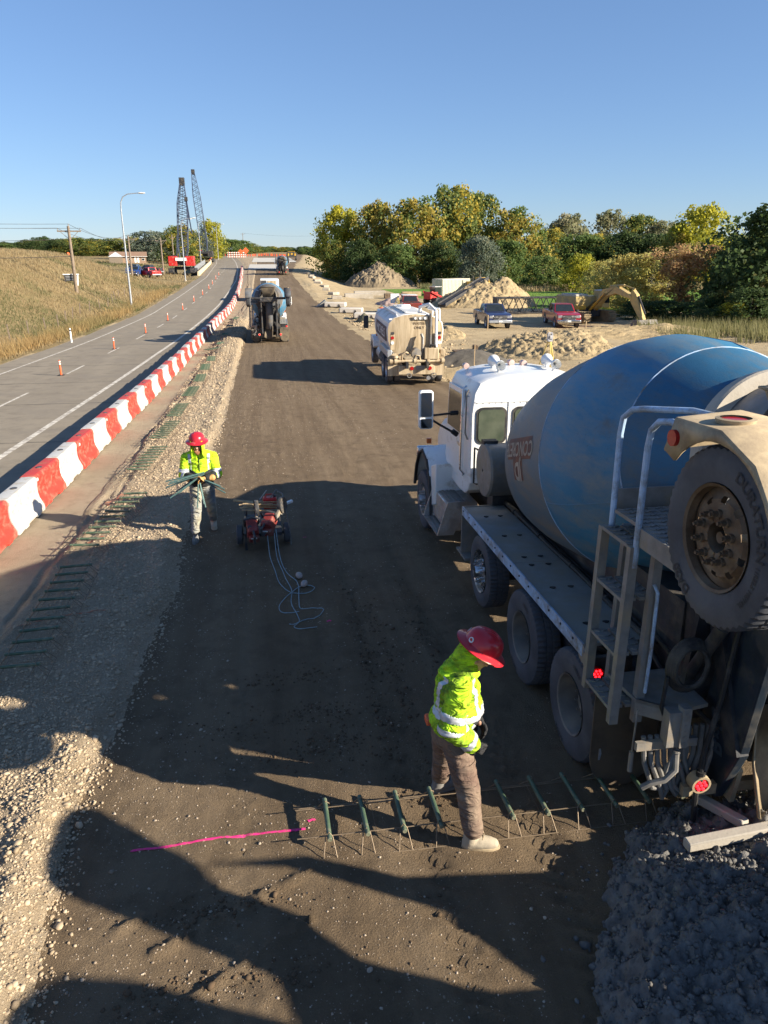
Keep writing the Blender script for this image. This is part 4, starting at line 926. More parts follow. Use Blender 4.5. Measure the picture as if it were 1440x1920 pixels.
# ---------------------------------------------------------------- the paver the picture is taken from (beside and behind the camera)
pv = thing('slipform_paver', 'slipform paver carrying the photographer, beside and behind the camera', 'paver', (5.2, -2.1, 0))
S_ = lambda P: [(y + 2.1, z) for y, z in P]
MB().prism(S_([(-5, .5), (1.15, .5), (1.2, 1.5), (1.33, 1.63), (1.16, 1.8), (1.08, 2.19), (1.3, 2.39), (1.32, 2.64), (1.46, 2.7), (1.55, 2.79), (1.64, 2.97), (1.76, 3.12), (1.75, 3.2), (1.66, 3.27), (1.45, 3.33), (1.1, 3.36), (.85, 3.3), (.75, 2.45), (.45, 2.4), (.36, 2.9), (.2, 3.15), (-.1, 3.3), (-.5, 3.36), (-5, 3.36)]), 'x', -.22, -.17).build('shadow_side_plate', K['cat_yellow'], pv)  # unseen plate, its outline cut to shape the shadow on the foreground soil
MB().prism(S_([(1.5, 2.7), (1.9, 2.32), (1.96, 1.97), (2.16, 1.75), (2.50, 1.36), (2.52, .9), (1.22, .9), (1.25, 1.5), (1.36, 1.63), (1.75, 1.83), (1.76, 2.07), (1.75, 2.36)]), 'x', -.22, -.17).build('shadow_band_plate', K['dark_steel'], pv)  # unseen plate added to cast the dark band between the sunlit streaks
MB().box((-2.6, -2.2, 2.42), (6.0, 2.0, .1)).build('platform', K['tread_steel'], pv)
for x in (0, -9.9):
    for yy in (-3.2, 1.2):
        MB().prism([(yy-1, .1), (yy+1, .1), (yy+1.2, .4), (yy+1, .75), (yy-1, .75), (yy-1.2, .4)], 'x', x-.25, x+.25).build('crawler_track', K['dark_steel'], pv)
        MB().box((x, yy, 1.4), (.35, .35, 1.3)).build('leg', K['cat_yellow'], pv)
# ---------------------------------------------------------------- people
def organic(name, chains, balls, voxel, m, parent, smooth_it=4, wrinkle=0, wscale=9, seed=0, keep=None):
    mb = MB()
    for pts, rs in chains:
        for i, (p, r) in enumerate(zip(pts, rs)):
            mb.ball(p, r, 14, 9)
            if i: mb.cyl(pts[i-1], p, rs[i-1], r, 14)
    for c, r, rot in balls:
        b = MB().ball((0, 0, 0), r, 18, 12); T = Matrix.Translation(c) @ Euler(rot).to_matrix().to_4x4(); mb.add([T @ Vector(v) for v in b.v], b.f)
    me = bpy.data.meshes.new(name); me.from_pydata(mb.v, [], mb.f)
    bm = bmesh.new(); bm.from_mesh(me); bmesh.ops.recalc_face_normals(bm, faces=bm.faces); bm.to_mesh(me); bm.free()
    o = bpy.data.objects.new(name, me); COL.objects.link(o); r = o.modifiers.new('r', 'REMESH'); r.mode = 'VOXEL'; r.voxel_size = voxel
    dg = bpy.context.evaluated_depsgraph_get(); me2 = bpy.data.meshes.new_from_object(o.evaluated_get(dg)); bpy.data.objects.remove(o); bpy.data.meshes.remove(me)
    bm = bmesh.new(); bm.from_mesh(me2)
    for _ in range(smooth_it): bmesh.ops.smooth_vert(bm, verts=bm.verts, factor=.5, use_axis_x=True, use_axis_y=True, use_axis_z=True)
    bm.normal_update()
    if wrinkle:
        co = np.array([v.co[:] for v in bm.verts]); nn = np.array([v.normal[:] for v in bm.verts])
        wz = co[:,2]*wscale*1.7; wa = (co[:,0] + co[:,1]*.8)*wscale*.55; d = (1 - 2.6*np.abs(fbm(wa + .35*wz + 7, wz - .6*wa, seed, 3))) * .55 + (1 - 2.6*np.abs(fbm(wa*1.7 - wz*.7 + 3, wz*1.5 + wa, seed+5, 2)))*.3 + fbm(co[:,0]*5 + 1, co[:,2]*5 + co[:,1]*4, seed+9, 2)*.5
        co = co + nn*(d*wrinkle)[:, None]
        for v, c in zip(bm.verts, co): v.co = c
    bm.to_mesh(me2); bm.free(); me2.name = name; me2.materials.clear()
    return link(name, me2, m, parent, 3.2)
def peel(src, name, test, m, parent, off=.004, cut=False):     # faces of a garment that pass the test become a part of their own
    bm = bmesh.new(); bm.from_mesh(src.data); bm.normal_update()
    kill = [f for f in bm.faces if not test(f.calc_center_median(), f.normal)]
    if len(kill) == len(bm.faces): bm.free(); return None
    bmesh.ops.delete(bm, geom=kill, context='FACES'); 
    for v in bm.verts: v.co += v.normal*off
    me = bpy.data.meshes.new(name); bm.to_mesh(me); bm.free()
    o = link(name, me, m, parent, 3.2)
    if off: s_ = o.modifiers.new('thick', 'SOLIDIFY'); s_.thickness = .003
    if cut:
        bm = bmesh.new(); bm.from_mesh(src.data); bm.normal_update(); bmesh.ops.delete(bm, geom=[f for f in bm.faces if test(f.calc_center_median(), f.normal)], context='FACES'); bm.to_mesh(src.data); bm.free()
    return o
K['skin'] = M('skin', (.50, .28, .19), .55, 0, .08, 12); K['lime'] = M('lime yellow work fabric', (.55, .86, .03), .85, 0, .08, 9, .2, 140, (.30, .42, .05), .22, 5, spec=.2)
K['lime_dirty'] = M('soiled lime work fabric', (.50, .82, .03), .85, 0, .1, 9, .2, 140, (.12, .19, .03), .46, 7, spec=.2)
K['black_cloth'] = M('black work fabric', (.022, .022, .024), .9, 0, .3, 10, .2, 120); K['tape'] = M('silver reflective tape', (.55, .57, .60), .4, .25, .12, 14, .1, 90)
def folds(m, sc, dist, st=1.0):
    t = m.node_tree; b = t.nodes['Principled BSDF']; v = coords(t); mp = N(t, 'ShaderNodeMapping'); mp.inputs['Rotation'].default_value = (.5, .4, .3); mp.inputs['Scale'].default_value = (sc*.55, sc*.8, sc*1.5); t.links.new(v, mp.inputs[0])
    n = N(t, 'ShaderNodeTexNoise', i_Scale=1, i_Detail=3, i_Roughness=.55, i_Distortion=1.2); t.links.new(mp.outputs[0], n.inputs['Vector'])
    bn = N(t, 'ShaderNodeBump', i_Strength=st, i_Distance=dist); t.links.new(n.outputs['Fac'], bn.inputs['Height']); old = b.inputs['Normal'].links[0].from_socket if b.inputs['Normal'].links else None
    if old: t.links.new(old, bn.inputs['Normal'])
    t.links.new(bn.outputs[0], b.inputs['Normal'])
K['brown_cloth'] = M('dusty brown canvas', (.155, .10, .075), .9, 0, .18, 9, .3, 160, (.24, .18, .13), .4, 4); K['jean'] = M('washed pale trousers', (.36, .33, .25), .9, 0, .15, 7, .3, 160, (.16, .20, .25), .42, 3.5)
K['boot'] = M('pale dusty work boot', (.42, .36, .265), .8, 0, .15, 12, .3, 90, (.34, .29, .22), .35, 6); K['boot_grey'] = M('grey dusty boot', (.2, .19, .175), .8, 0, .2, 9)
for k_, sc_, d_ in (('lime', 8, .08), ('lime_dirty', 8, .10), ('black_cloth', 10, .05), ('brown_cloth', 8, .05), ('jean', 8, .08)): folds(K[k_], sc_, d_)
K['leather'] = M('tan leather glove', (.52, .28, .10), .7, 0, .15, 16, .3, 90); K['hat'] = M('red hard hat shell', (.50, .018, .03), .28, 0, .06, 8, 0, 60, (.4, .2, .18), .06, 9, coat=.3)
K['beard'] = M('reddish brown beard', (.28, .12, .05), .8, 0, .25, 40, .5, 120)
def hard_hat(parent, c, rot, decals=()):
    b = MB(); prof = [(.190, -.012), (.193, -.004), (.186, .002), (.160, .008), (.138, .022), (.134, .05), (.126, .085), (.105, .118), (.07, .138), (.03, .147), (.001, .149)]
    V = []; n = 40
    for r, h in prof:
        for i in range(n):
            a = 2*math.pi*i/n; V.append((r*math.cos(a)*1.12, r*math.sin(a)*.97, h + (.012 if r > .17 and math.cos(a) > .5 else 0)*-1))
    b.add(V, [(i*n+j, i*n+(j+1) % n, (i+1)*n+(j+1) % n, (i+1)*n+j) for i in range(len(prof)-1) for j in range(n)])
    for yy in (-.028, 0, .028):
        b.tube([(x*1.02, yy, .004 + .1455*math.sqrt(max(0, 1-(x/.15)**2))) for x in np.linspace(-.118, .118, 9)], .009 if yy == 0 else .006, 6)
    o = b.build('hard_hat', K['hat'], parent, .7, loc=c); o.rotation_euler = rot; s_ = o.modifiers.new('thick', 'SOLIDIFY'); s_.thickness = .004
    for (a, col) in decals:
        q = Vector((math.cos(a)*1.12, math.sin(a)*.97, 0)); d = MB(); d.cyl(q*.136 + Vector((0, 0, .046)), q*.141 + Vector((0, 0, .047)), .022, n=16); dd = d.build('sticker', K['white_print'], o)
        d = MB(); d.cyl(q*.1415 + Vector((0, 0, .047)), q*.1425 + Vector((0, 0, .047)), .014, n=14); d.build('sticker_mark', col, o)
    return o
def head_mesh(parent, c, fwd, m, voxel=.0075):        # head facing fwd, with nose, ears, lips, eyes sockets
    c = Vector(c); f = Vector(fwd).normalized(); s = Vector((0,0,1)).cross(f).normalized(); u = f.cross(s)
    P = lambda a, b, d: c + f*a + s*b + u*d
    ch = [([P(-.01, 0, -.10), P(-.03, 0, -.20)], [.058, .062]), ([P(.095, 0, .0), P(.112, 0, -.028)], [.010, .015]), ([P(.085, .02, -.062), P(.088, 0, -.06), P(.085, -.02, -.062)], [.008, .010, .008]), ([P(.06, 0, -.09), P(.075, 0, -.10)], [.04, .026])]
    ba = [(P(0, 0, .01), (.098, .076, .118), (0, 0, math.atan2(f.y, f.x))), (P(.03, 0, -.055), (.062, .056, .062), (0, 0, math.atan2(f.y, f.x)))]
    for k in (-1, 1): ba.append((P(-.005, k*.08, -.02), (.024, .010, .034), (0, 0, math.atan2(f.y, f.x)))); ba.append((P(.082, k*.032, .012), (.014, .016, .010), (0, 0, math.atan2(f.y, f.x)))); ba.append((P(.07, k*.04, -.025), (.02, .02, .018), (0, 0, 0)))
    return ch, ba, P
def boot(name, parent, ankle, toe_dir, m, L=.30, sole=None):
    a = Vector(ankle); d = Vector(toe_dir).normalized(); s = Vector((0,0,1)).cross(d)
    g = Vector((a.x, a.y, 0)) + Vector((0, 0, a.z - .105))
    Q = lambda x, y, z: g + d*x + s*y + Vector((0, 0, z))
    ch = [([Q(-.02, 0, .22), Q(-.015, 0, .13), Q(-.02, 0, .07)], [.064, .058, .058]), ([Q(-.035, 0, .05), Q(.06, 0, .06), Q(.13, .0, .05), Q(.165, 0, .045)], [.052, .056, .052, .045]), ([Q(-.05, 0, .028), Q(.16, 0, .026)], [.03, .03])]
    ba = [(Q(.06, 0, .042), (.15, .052, .04), (0, 0, math.atan2(d.y, d.x)))]
    o = organic(name, ch, ba, .009, m, parent, 3, .003, 14, 3)
    out = [(.0, -.05)] + [(.115 + .11*math.cos(t), .056*math.sin(t)) for t in np.linspace(-1.5, 1.5, 9)] + [(-.02 - .07*math.cos(t), .045*math.sin(t)) for t in np.linspace(1.4, -1.4, 7)]
    V = [Q(x, y, 0) for x, y in out[1:]] + [Q(x*.98, y*.97, .032) for x, y in out[1:]]; n = len(out) - 1
    MB().add(V, [tuple(range(n)), tuple(range(n, 2*n))] + [(i, (i+1) % n, n+(i+1) % n, n+i) for i in range(n)]).build('sole', sole or m, o, .6, .004)
    lc = MB()
    for i in range(4): z = .115 + .028*i; x = .075 - .022*i; lc.tube([Q(x, -.03, z - .012), Q(x + .012, 0, z), Q(x, .03, z - .012)], .004, 5)
    lc.build('laces', K['black_cloth'] if m is not K['boot'] else K['tan'], o)
    return o
def glove(name, parent, wrist, palm_dir, curl_dir, thumb_side, m, curl=1.0):
    w = Vector(wrist); d = Vector(palm_dir).normalized(); c = Vector(curl_dir); c = (c - d*c.dot(d)).normalized(); s = d.cross(c)*thumb_side
    ch = [([w - d*.10, w - d*.03, w + d*.04], [.055, .042, .037])]; ba = []
    for i, (off, ln) in enumerate(((.033, .078), (.011, .086), (-.011, .080), (-.033, .064))):
        b = w + d*.095 + s*off; p = [w + d*.03 + s*off*.7, b]; dd = d.copy(); k = ln/2.6
        for j in range(3): q = (R(28) if j == 0 else R(42))*curl; dd = (dd*math.cos(q) + c*math.sin(q)).normalized(); c2 = c; p.append(p[-1] + dd*k*(1.05 - .1*j))
        ch.append((p, [.019, .0145, .013, .012, .0105]))
    t0 = w + d*.025 + s*.035; ch.append(([w + d*.015 + s*.02, t0 + c*.008, t0 + d*.035 + s*.026 + c*.02, t0 + d*.062 + s*.022 + c*.042], [.02, .0175, .0145, .012]))
    return organic(name, ch, ba, .0052, m, parent, 2, .0012, 40, 5)
def V3(*a): return Vector(a)
# -- worker near the truck, bending his head to look at the ground
w2o = V3(1.38, 4.86, -.146)
def worker_near():
    t = thing('person', 'worker in soiled lime hoodie and brown trousers looking down beside the mixer truck', 'person', w2o)
    P = lambda x, y, z: V3(x - w2o.x, y - w2o.y, z)
    pel, che, nek, hed = P(1.285, 4.80, .98), P(1.335, 4.81, 1.26), P(1.39, 4.80, 1.47), P(1.475, 4.775, 1.60)
    shR, shL, elR, elL, wrR, wrL = P(1.30, 4.615, 1.40), P(1.40, 5.0, 1.40), P(1.215, 4.54, 1.13), P(1.43, 5.08, 1.14), P(1.405, 4.57, .955), P(1.51, 4.88, 1.0)
    hpR, hpL, knR, knL, anR, anL = P(1.30, 4.70, .93), P(1.28, 4.92, .93), P(1.40, 4.60, .50), P(1.315, 5.07, .50), P(1.43, 4.515, .105), P(1.33, 5.21, .105)
    fw = V3(.80, -.22, -.56)
    hc, hb, HP = head_mesh(t, hed, fw, None)
    organic('body', hc + [([pel, che, nek], [.12, .12, .06]), ([nek, HP(-.02, 0, -.12)], [.055, .055]), ([che, shR, elR, wrR, wrR + (wrR-elR).normalized()*.08], [.08, .06, .045, .032, .03]), ([che, shL, elL, wrL, wrL + (wrL-elL).normalized()*.08], [.08, .06, .045, .032, .03]),
        ([pel, hpR, knR, anR], [.1, .085, .055, .045]), ([pel, hpL, knL, anL], [.1, .085, .055, .045])], hb, .012, K['skin'], t, 2)
    rot = (0, 0, R(-14))
    h = organic('hoodie', [([shR, elR, wrR - (wrR-elR).normalized()*.02], [.088, .078, .062]), ([shL, elL, wrL - (wrL-elL).normalized()*.02], [.088, .078, .062]), ([shR, nek + V3(0, 0, -.02), shL], [.082, .10, .082]),
        ([nek + V3(-.03, 0, .0), HP(-.03, 0, -.10)], [.095, .088]), ([nek + V3(-.10, -.02, .0), nek + V3(-.14, .02, -.07)], [.07, .075])],
        [(pel + V3(.01, .0, .03), (.165, .205, .16), rot), (che + V3(0, 0, .0), (.165, .225, .27), rot), (che + V3(.03, 0, -.12), (.165, .21, .18), rot)], .0075, K['lime_dirty'], t, 6, .028, 8, 31)
    hood = organic('hood', [([HP(-.055, .0, .02), HP(-.05, 0, -.08)], [.098, .10]), ([HP(-.06, .05, -.12), HP(.03, .07, -.13), HP(.07, .03, -.16)], [.05, .035, .03]), ([HP(-.06, -.05, -.12), HP(.03, -.07, -.13), HP(.07, -.03, -.16)], [.05, .035, .03])], [], .008, K['lime_dirty'], t, 4, .011, 10, 33)
    arm = lambda a, b, c, t0, t1: (((c-a).dot(b-a) / (b-a).length_squared) > t0 and ((c-a).dot(b-a) / (b-a).length_squared) < t1 and ((c - a) - (b-a)*((c-a).dot(b-a) / (b-a).length_squared)).length < .125)
    peel(h, 'black_panel', lambda c, n: c.z < 1.11 and (c.x - pel.x) > .06 and abs(c.y - pel.y) < .2 and n.x > .25 and not arm(elR, wrR, c, -.3, 1.1) and not arm(elL, wrL, c, -.3, 1.1), K['black_cloth'], t, .0, True)
    def tp(c, n):
        if arm(shR, elR, c, .60, .80) or arm(shL, elL, c, .60, .80): return True
        if arm(elR, wrR, c, .72, .92) or arm(elL, wrL, c, .72, .92): return True
        if c.z > 1.10 and not arm(shR, elR, c, .0, 1.) and not arm(shL, elL, c, 0, 1.) :
            yl = (c.y - che.y) + .25*(c.x - che.x)
            if .105 < abs(yl) < .155 and c.z < 1.46: return True
            if 1.11 < c.z < 1.165: return True
        return False
    peel(h, 'reflective_tape', tp, K['tape'], t, .003)
    tr = organic('trousers', [([hpR, knR, knR*.45 + anR*.55, anR + V3(0, 0, .08)], [.115, .092, .084, .078]), ([hpL, knL, knL*.45 + anL*.55, anL + V3(0, 0, .06)], [.115, .092, .084, .08]), ([hpR, hpL], [.115, .115])], [(pel + V3(0, 0, -.05), (.145, .185, .15), rot)], .009, K['brown_cloth'], t, 5, .011, 8, 41)
    peel(tr, 'cargo_pocket', lambda c, n: .58 < c.z < .76 and n.y < -.3 and c.y < -.15 and abs(c.x - (1.37 - w2o.x)) < .085, K['brown_cloth'], t, .008)
    boot('boot', t, anR, (1, -.18, 0), K['boot'], sole=K['tan']); boot('boot', t, anL, (1, .25, 0), K['boot_grey'], sole=K['boot_grey'])
    glove('glove', t, wrR + (wrR-elR).normalized()*.03, (.75, .18, -.64), (.1, .75, -.3), -1, K['black_cloth'], 1.0)
    glove('glove', t, wrL + (wrL-elL).normalized()*.03, (.5, -.5, -.70), (-.2, -.6, -.6), 1, K['black_cloth'], .9)
    hz = math.atan2(fw.y, fw.x)
    hh_ = hard_hat(t, HP(-.012, 0, .075), (0, R(30), hz), ((R(152), K['red_paint']), (R(-142), K['red_paint'])))
    MB().box(P(1.12, 4.83, 1.02), (.05, .09, .06)).build('orange_flash', K['orange'], t, .6, .01)
    return t
worker_near()
# -- worker carrying steel bars, walking towards the camera
w1o = V3(-1.22, 12.58, -.378)
def worker_far():
    t = thing('person', 'bearded worker in lime hooded jacket and dusty jeans carrying steel bars', 'person', w1o)
    P = lambda x, y, z: V3(x - w1o.x, y - w1o.y, z)
    pel, che, nek, hed = P(-1.21, 12.58, .98), P(-1.205, 12.56, 1.26), P(-1.205, 12.53, 1.50), P(-1.215, 12.47, 1.655)
    shR, shL, elR, elL, wrR, wrL = P(-1.42, 12.55, 1.42), P(-.99, 12.55, 1.42), P(-1.49, 12.50, 1.13), P(-.92, 12.50, 1.12), P(-1.30, 12.27, 1.12), P(-1.08, 12.28, 1.12)
    hpR, hpL, knR, knL, anR, anL = P(-1.31, 12.57, .93), P(-1.11, 12.60, .93), P(-1.32, 12.42, .50), P(-1.085, 12.70, .49), P(-1.345, 12.30, .105), P(-1.085, 12.92, .12)
    hc, hb, HP = head_mesh(t, hed, (-.05, -1, -.10), None)
    organic('body', hc + [([pel, che, nek, HP(-.02, 0, -.12)], [.12, .12, .06, .055]), ([che, shR, elR, wrR], [.08, .06, .045, .032]), ([che, shL, elL, wrL], [.08, .06, .045, .032]), ([pel, hpR, knR, anR], [.1, .085, .055, .045]), ([pel, hpL, knL, anL], [.1, .085, .055, .045])], hb, .010, K['skin'], t, 2)
    rot = (0, 0, 0)
    h = organic('hooded_jacket', [([shR, elR, wrR], [.09, .078, .058]), ([shL, elL, wrL], [.09, .078, .058]), ([shR, nek + V3(0, 0, -.02), shL], [.085, .10, .085])],
        [(pel + V3(0, -.01, .06), (.215, .16, .20), rot), (che + V3(0, 0, .0), (.225, .155, .27), rot), (che + V3(0, -.02, -.12), (.215, .165, .16), rot)], .010, K['lime'], t, 5, .014, 8, 51)
    arm = lambda a, b, c, t0, t1: (((c-a).dot(b-a) / (b-a).length_squared) > t0 and ((c-a).dot(b-a) / (b-a).length_squared) < t1 and ((c - a) - (b-a)*((c-a).dot(b-a) / (b-a).length_squared)).length < .125)
    peel(h, 'black_panel', lambda c, n: (c.z < 1.12 and not arm(shR, elR, c, .3, 1.2) and not arm(shL, elL, c, .3, 1.2)) or arm(elR, wrR, c, .35, 1.4) or arm(elL, wrL, c, .35, 1.4), K['black_cloth'], t, 0, True)
    def tp(c, n):
        if arm(shR, elR, c, .68, .86) or arm(shL, elL, c, .68, .86) or arm(elL, wrL, c, .12, .32) or arm(elR, wrR, c, .12, .32): return True
        return 1.12 < c.z < 1.50 and .135 < abs(c.x - che.x) < .18 and not arm(shR, elR, c, .25, 1) and not arm(shL, elL, c, .25, 1)
    peel(h, 'reflective_tape', tp, K['tape'], t, .003)
    MB().tube([P(-1.205, 12.43 - .0, 1.44), P(-1.205, 12.395, 1.3), P(-1.205, 12.39, 1.15), P(-1.205, 12.40, 1.08)], .007, 6).build('zip', K['black_cloth'], t)
    b = MB()
    nn = 16; V = []
    for i in range(nn+1):            # hood: a sleeve round the head, open towards the face
        a = R(50) + (R(310) - R(50))*i/nn
        for (rr, dz, df) in ((.118, .10, .055), (.122, .0, .06), (.118, -.10, .05), (.135, -.20, .02), (.11, -.2, -.02), (.105, 0, -.0), (.09, .11, -.01)):
            V.append(HP(math.cos(a)*rr*1.02 - .01 + (df*.8 if (i < 2 or i > nn-2) else 0), math.sin(a)*rr*.86, dz))
    hood = b.add(V, [(i*7+j, i*7+j+1, (i+1)*7+j+1, (i+1)*7+j) for i in range(nn) for j in range(6)]).build('hood', K['lime'], t, 3); so_ = hood.modifiers.new('thick', 'SOLIDIFY'); so_.thickness = .012
    organic('trousers', [([hpR, knR, knR*.45 + anR*.55, anR + V3(0, 0, .07)], [.115, .088, .08, .074]), ([hpL, knL, knL*.45 + anL*.55, anL + V3(0, 0, .07)], [.115, .088, .08, .074]), ([hpR, hpL], [.115, .115])], [(pel + V3(0, 0, -.05), (.185, .14, .15), rot)], .013, K['jean'], t, 4, .008, 9, 61)
    boot('boot', t, anR, (-.1, -1, 0), K['boot_grey'], sole=K['boot_grey']); boot('boot', t, anL, (.1, -1, 0), K['boot'])
    glove('glove', t, wrR + V3(.02, -.01, .01), (.75, -.3, .2), (.3, -.6, -.5), 1, K['leather'], .9); glove('glove', t, wrL + V3(-.01, -.01, .0), (-.8, -.25, .0), (-.2, -.7, -.5), -1, K['leather'], .9)
    hard_hat(t, HP(-.01, 0, .07), (0, R(4), R(-92)))
    g = MB(); 
    for k in (-1, 1): g.ball(HP(.098, k*.034, .012), (.026, .012, .018), 12, 8)
    g.tube([HP(.02, -.082, .015), HP(.095, -.045, .018), HP(.108, 0, .018), HP(.095, .045, .018), HP(.02, .082, .015)], .006, 6); g.build('sunglasses', K['grey_plastic'], t)
    organic('beard', [([HP(.055, .055, -.06), HP(.085, .02, -.105), HP(.09, 0, -.12), HP(.085, -.02, -.105), HP(.055, -.055, -.06)], [.018, .026, .03, .026, .018]), ([HP(.1, .022, -.045), HP(.108, 0, -.04), HP(.1, -.022, -.045)], [.008, .009, .008])], [], .006, K['beard'], t, 2, .003, 60, 71)
    MB().box(HP(.13, 0, .095), (.07, .004, .014)).build('hat_print', K['white_print'], t)
    return t
worker_far()
K['bar_bluegreen'] = M('blue green coated bar', (.09, .16, .15), .4, .3, .25, 20)
bb = thing('steel_bars', 'bundle of thin dark green steel bars fanned out in the worker\'s hands', 'steel bars', (w1o.x, w1o.y - .32, w1o.z + 1.12))
rr_ = random.Random(5)
for i in range(16):
    if i < 9: p0 = V3(.06 + rr_.uniform(-.03,.03), -.03, .10 + rr_.uniform(-.02,.02)); d = V3(-1, rr_.uniform(-.45, .1), -.50 + rr_.uniform(-.30, .34))
    elif i < 12: p0 = V3(0, -.0, .05); d = V3(rr_.uniform(-.1, .28), -.25, -.9)
    else: p0 = V3(-.08, 0, .07); d = V3(1, rr_.uniform(-.3, .0), -.62 + rr_.uniform(-.15, .2))
    d.normalize(); L_ = rr_.uniform(.48, .66)
    MB().cyl(p0 - d*.02, p0 + d*L_, .0115, n=8).build('steel_bar', K['bar_bluegreen'], bb, .6)
# ---------------------------------------------------------------- the saw cart and what lies on it
cz = sz(-.2, 11.7); CO = V3(-.22, 11.75, cz)
K['saw_red'] = M('dusty dark red saw housing', (.24, .035, .03), .5, 0, .2, 9, .1, 60, (.2, .13, .1), .35, 5)
ct = thing('equipment_cart', 'low two-wheeled cart on the haul road piled with red saws and stakes', 'cart', CO)
f = MB()
for x in (-.34, .34): f.bar((x, -.35, .34), (x, .75, .34), .05)
for yy in (-.35, .2, .75): f.bar((-.34, yy, .34), (.34, yy, .34), .05)
f.box((0, .2, .37), (.72, 1.15, .02)); f.bar((0, .75, .32), (0, 1.3, .3), .05); f.bar((-.34, -.3, .34), (-.34, -.3, .02), .05); f.bar((.26, -.3, .34), (.26, -.3, .02), .05)
for x in (-.34, .34): f.bar((x, -.35, .62), (x, .75, .62), .03); f.bar((x, .75, .34), (x, .75, .62), .03)
f.cyl((-.46, .1, .2), (.46, .1, .2), .025); f.build('frame', K['dark_steel'], ct)
for s in (-1, 1):
    wh = MB(); wh.lathe([(.03, -.04), (.11, -.045), (.115, -.03), (.115, .03), (.11, .045), (.03, .04)], (s*.47, .1, .2), (1, 0, 0), 20); w_ = wh.build('wheel', K['rim'], ct)
    ty = MB(); ty.lathe([(.11, -.055), (.17, -.065), (.2, -.045), (.2, .045), (.17, .065), (.11, .055)], (s*.47, .1, .2), (1, 0, 0), 24); ty.build('tyre', K['rubber'], w_)
def saw(loc, rot, label):
    t = thing('cut_off_saw', label, 'saw', loc, rot, 'dark red cut-off saws on the cart')
    b = MB(); b.box((0, 0, .16), (.22, .34, .24)); b.box((0, -.12, .27), (.18, .12, .1)); b.box((.02, -.2, .10), (.2, .1, .16)); b.build('engine_housing', K['saw_red'], t, .6, .03)
    b = MB(); b.tube([(-.13, .1, .12), (-.15, .1, .34), (0, .1, .38), (.15, .1, .34), (.13, .1, .16)], .022, 8); b.tube([(0, -.16, .3), (0, -.34, .34), (0, -.38, .2), (0, -.18, .12)], .024, 8); b.build('handle', K['grey_plastic'], t)
    b = MB(); b.bar((.12, .1, .16), (.14, .42, .18), .04, .09); b.build('arm', K['steel'], t)
    g = MB(); g.lathe([(.165, -.035), (.17, 0), (.165, .035), (.06, .04), (.02, .04)], (.15, .46, .18), (1, 0, 0), 26); g.build('blade_guard', K['grey_plastic'], t)
    g = MB(); g.cyl((.135, .46, .15), (.145, .46, .15), .175, n=32); g.build('blade', K['alu'], t)
    b = MB(); b.cyl((-.06, -.06, .28), (-.06, -.06, .31), .04, n=14); b.build('fuel_cap', K['grey_plastic'], t)
    b = MB(); 
    for k in range(5): b.box((-.115, -.1 + k*.05, .18), (.012, .02, .1))
    b.build('cooling_slots', K['black'], t); b = MB().box((0, -.262, .19), (.12, .008, .03)).build('label_plate', K['white_print'], t)
    return t
saw(CO + V3(-.22, -.28, .36), (R(35), 0, R(8)), 'dark red cut-off saw at the left on the cart, engine towards the camera')
saw(CO + V3(.17, -.22, .42), (R(28), R(-6), R(-24)), 'dark red cut-off saw at the right on the cart beside the hose')
sb = thing('stake_bundle', 'bundle of pale wooden stakes lying across the back of the cart', 'stakes', CO + V3(0, .3, .66))
for i in range(14):
    z = .02 + .022*(i % 4); y0 = -.15 + .028*i + rr_.uniform(-.02, .02)
    MB().bar((-.40 + rr_.uniform(-.06, .1), y0, z + rr_.uniform(0, .04)), (.30 + rr_.uniform(-.1, .08), y0 + rr_.uniform(-.12, .12), z + rr_.uniform(0, .05)), .028, .018).build('stake', K['wood'], sb, .6)
b = MB(); b.cyl((-.58, .42, .10), (-.10, .28, .08), .022, n=10); tag(b.build('hammer_handle', K['wood'], None, loc=CO + V3(0, .2, .66)), 'round pale wooden handle sticking out left from the cart', 'handle')
b = MB(); b.tube([(-.05, .3, .1), (.1, .5, .24)], .012, 8); tag(b.build('steel_rod', K['alu'], None, loc=CO + V3(0, .2, .68)), 'short bright steel rod leaning up from the stakes on the cart', 'rod')
fc = MB(); fc.box((0, 0, .13), (.28, .2, .24)); fo = fc.build('fuel_can', K['red_paint'], None, .6, .03, loc=CO + V3(.16, .52, .58)); tag(fo, 'bright red fuel can standing at the back of the cart', 'fuel can')
MB().tube([(-.09, 0, .25), (-.07, 0, .31), (.07, 0, .31), (.09, 0, .25)], .014, 8).build('handle', K['red_paint'], fo); MB().cyl((.1, 0, .25), (.1, 0, .29), .03, n=12).build('cap', K['grey_plastic'], fo)
b = MB(); b.box((0, 0, 0), (.22, .07, .05), (0, R(-12), R(25))); tag(b.build('white_block', K['white'], None, .6, .008, loc=CO + V3(.52, .36, .74)), 'white plastic block jutting right from the cart load', 'block')
b = MB(); b.tube([(.12, .30, .08), (.3, .38, .30), (.42, .2, .26), (.46, 0, .1), (.48, -.15, -.05), (.52, -.2, -.3), (.54, -.22, -.55), (.545, -.25, -.68)], .014, 8); tag(b.build('hose', K['hose_grey'], None, 0, loc=CO + V3(0, .15, .68)), 'grey hose arching over the right side of the cart', 'hose')
bpy.context.view_layer.update()
for o in list(COL.objects):
    if o.parent is None and o.name.split('.')[0] in ('equipment_cart', 'cut_off_saw', 'stake_bundle', 'hammer_handle', 'steel_rod', 'fuel_can', 'white_block', 'hose'):
        o.location = CO + (o.location - CO)*.84 + V3(.03, .1, 0); o.scale = (.84,)*3
K['rope'] = M('blue grey rope', (.28, .36, .38), .8, 0, .25, 40, .4, 200)
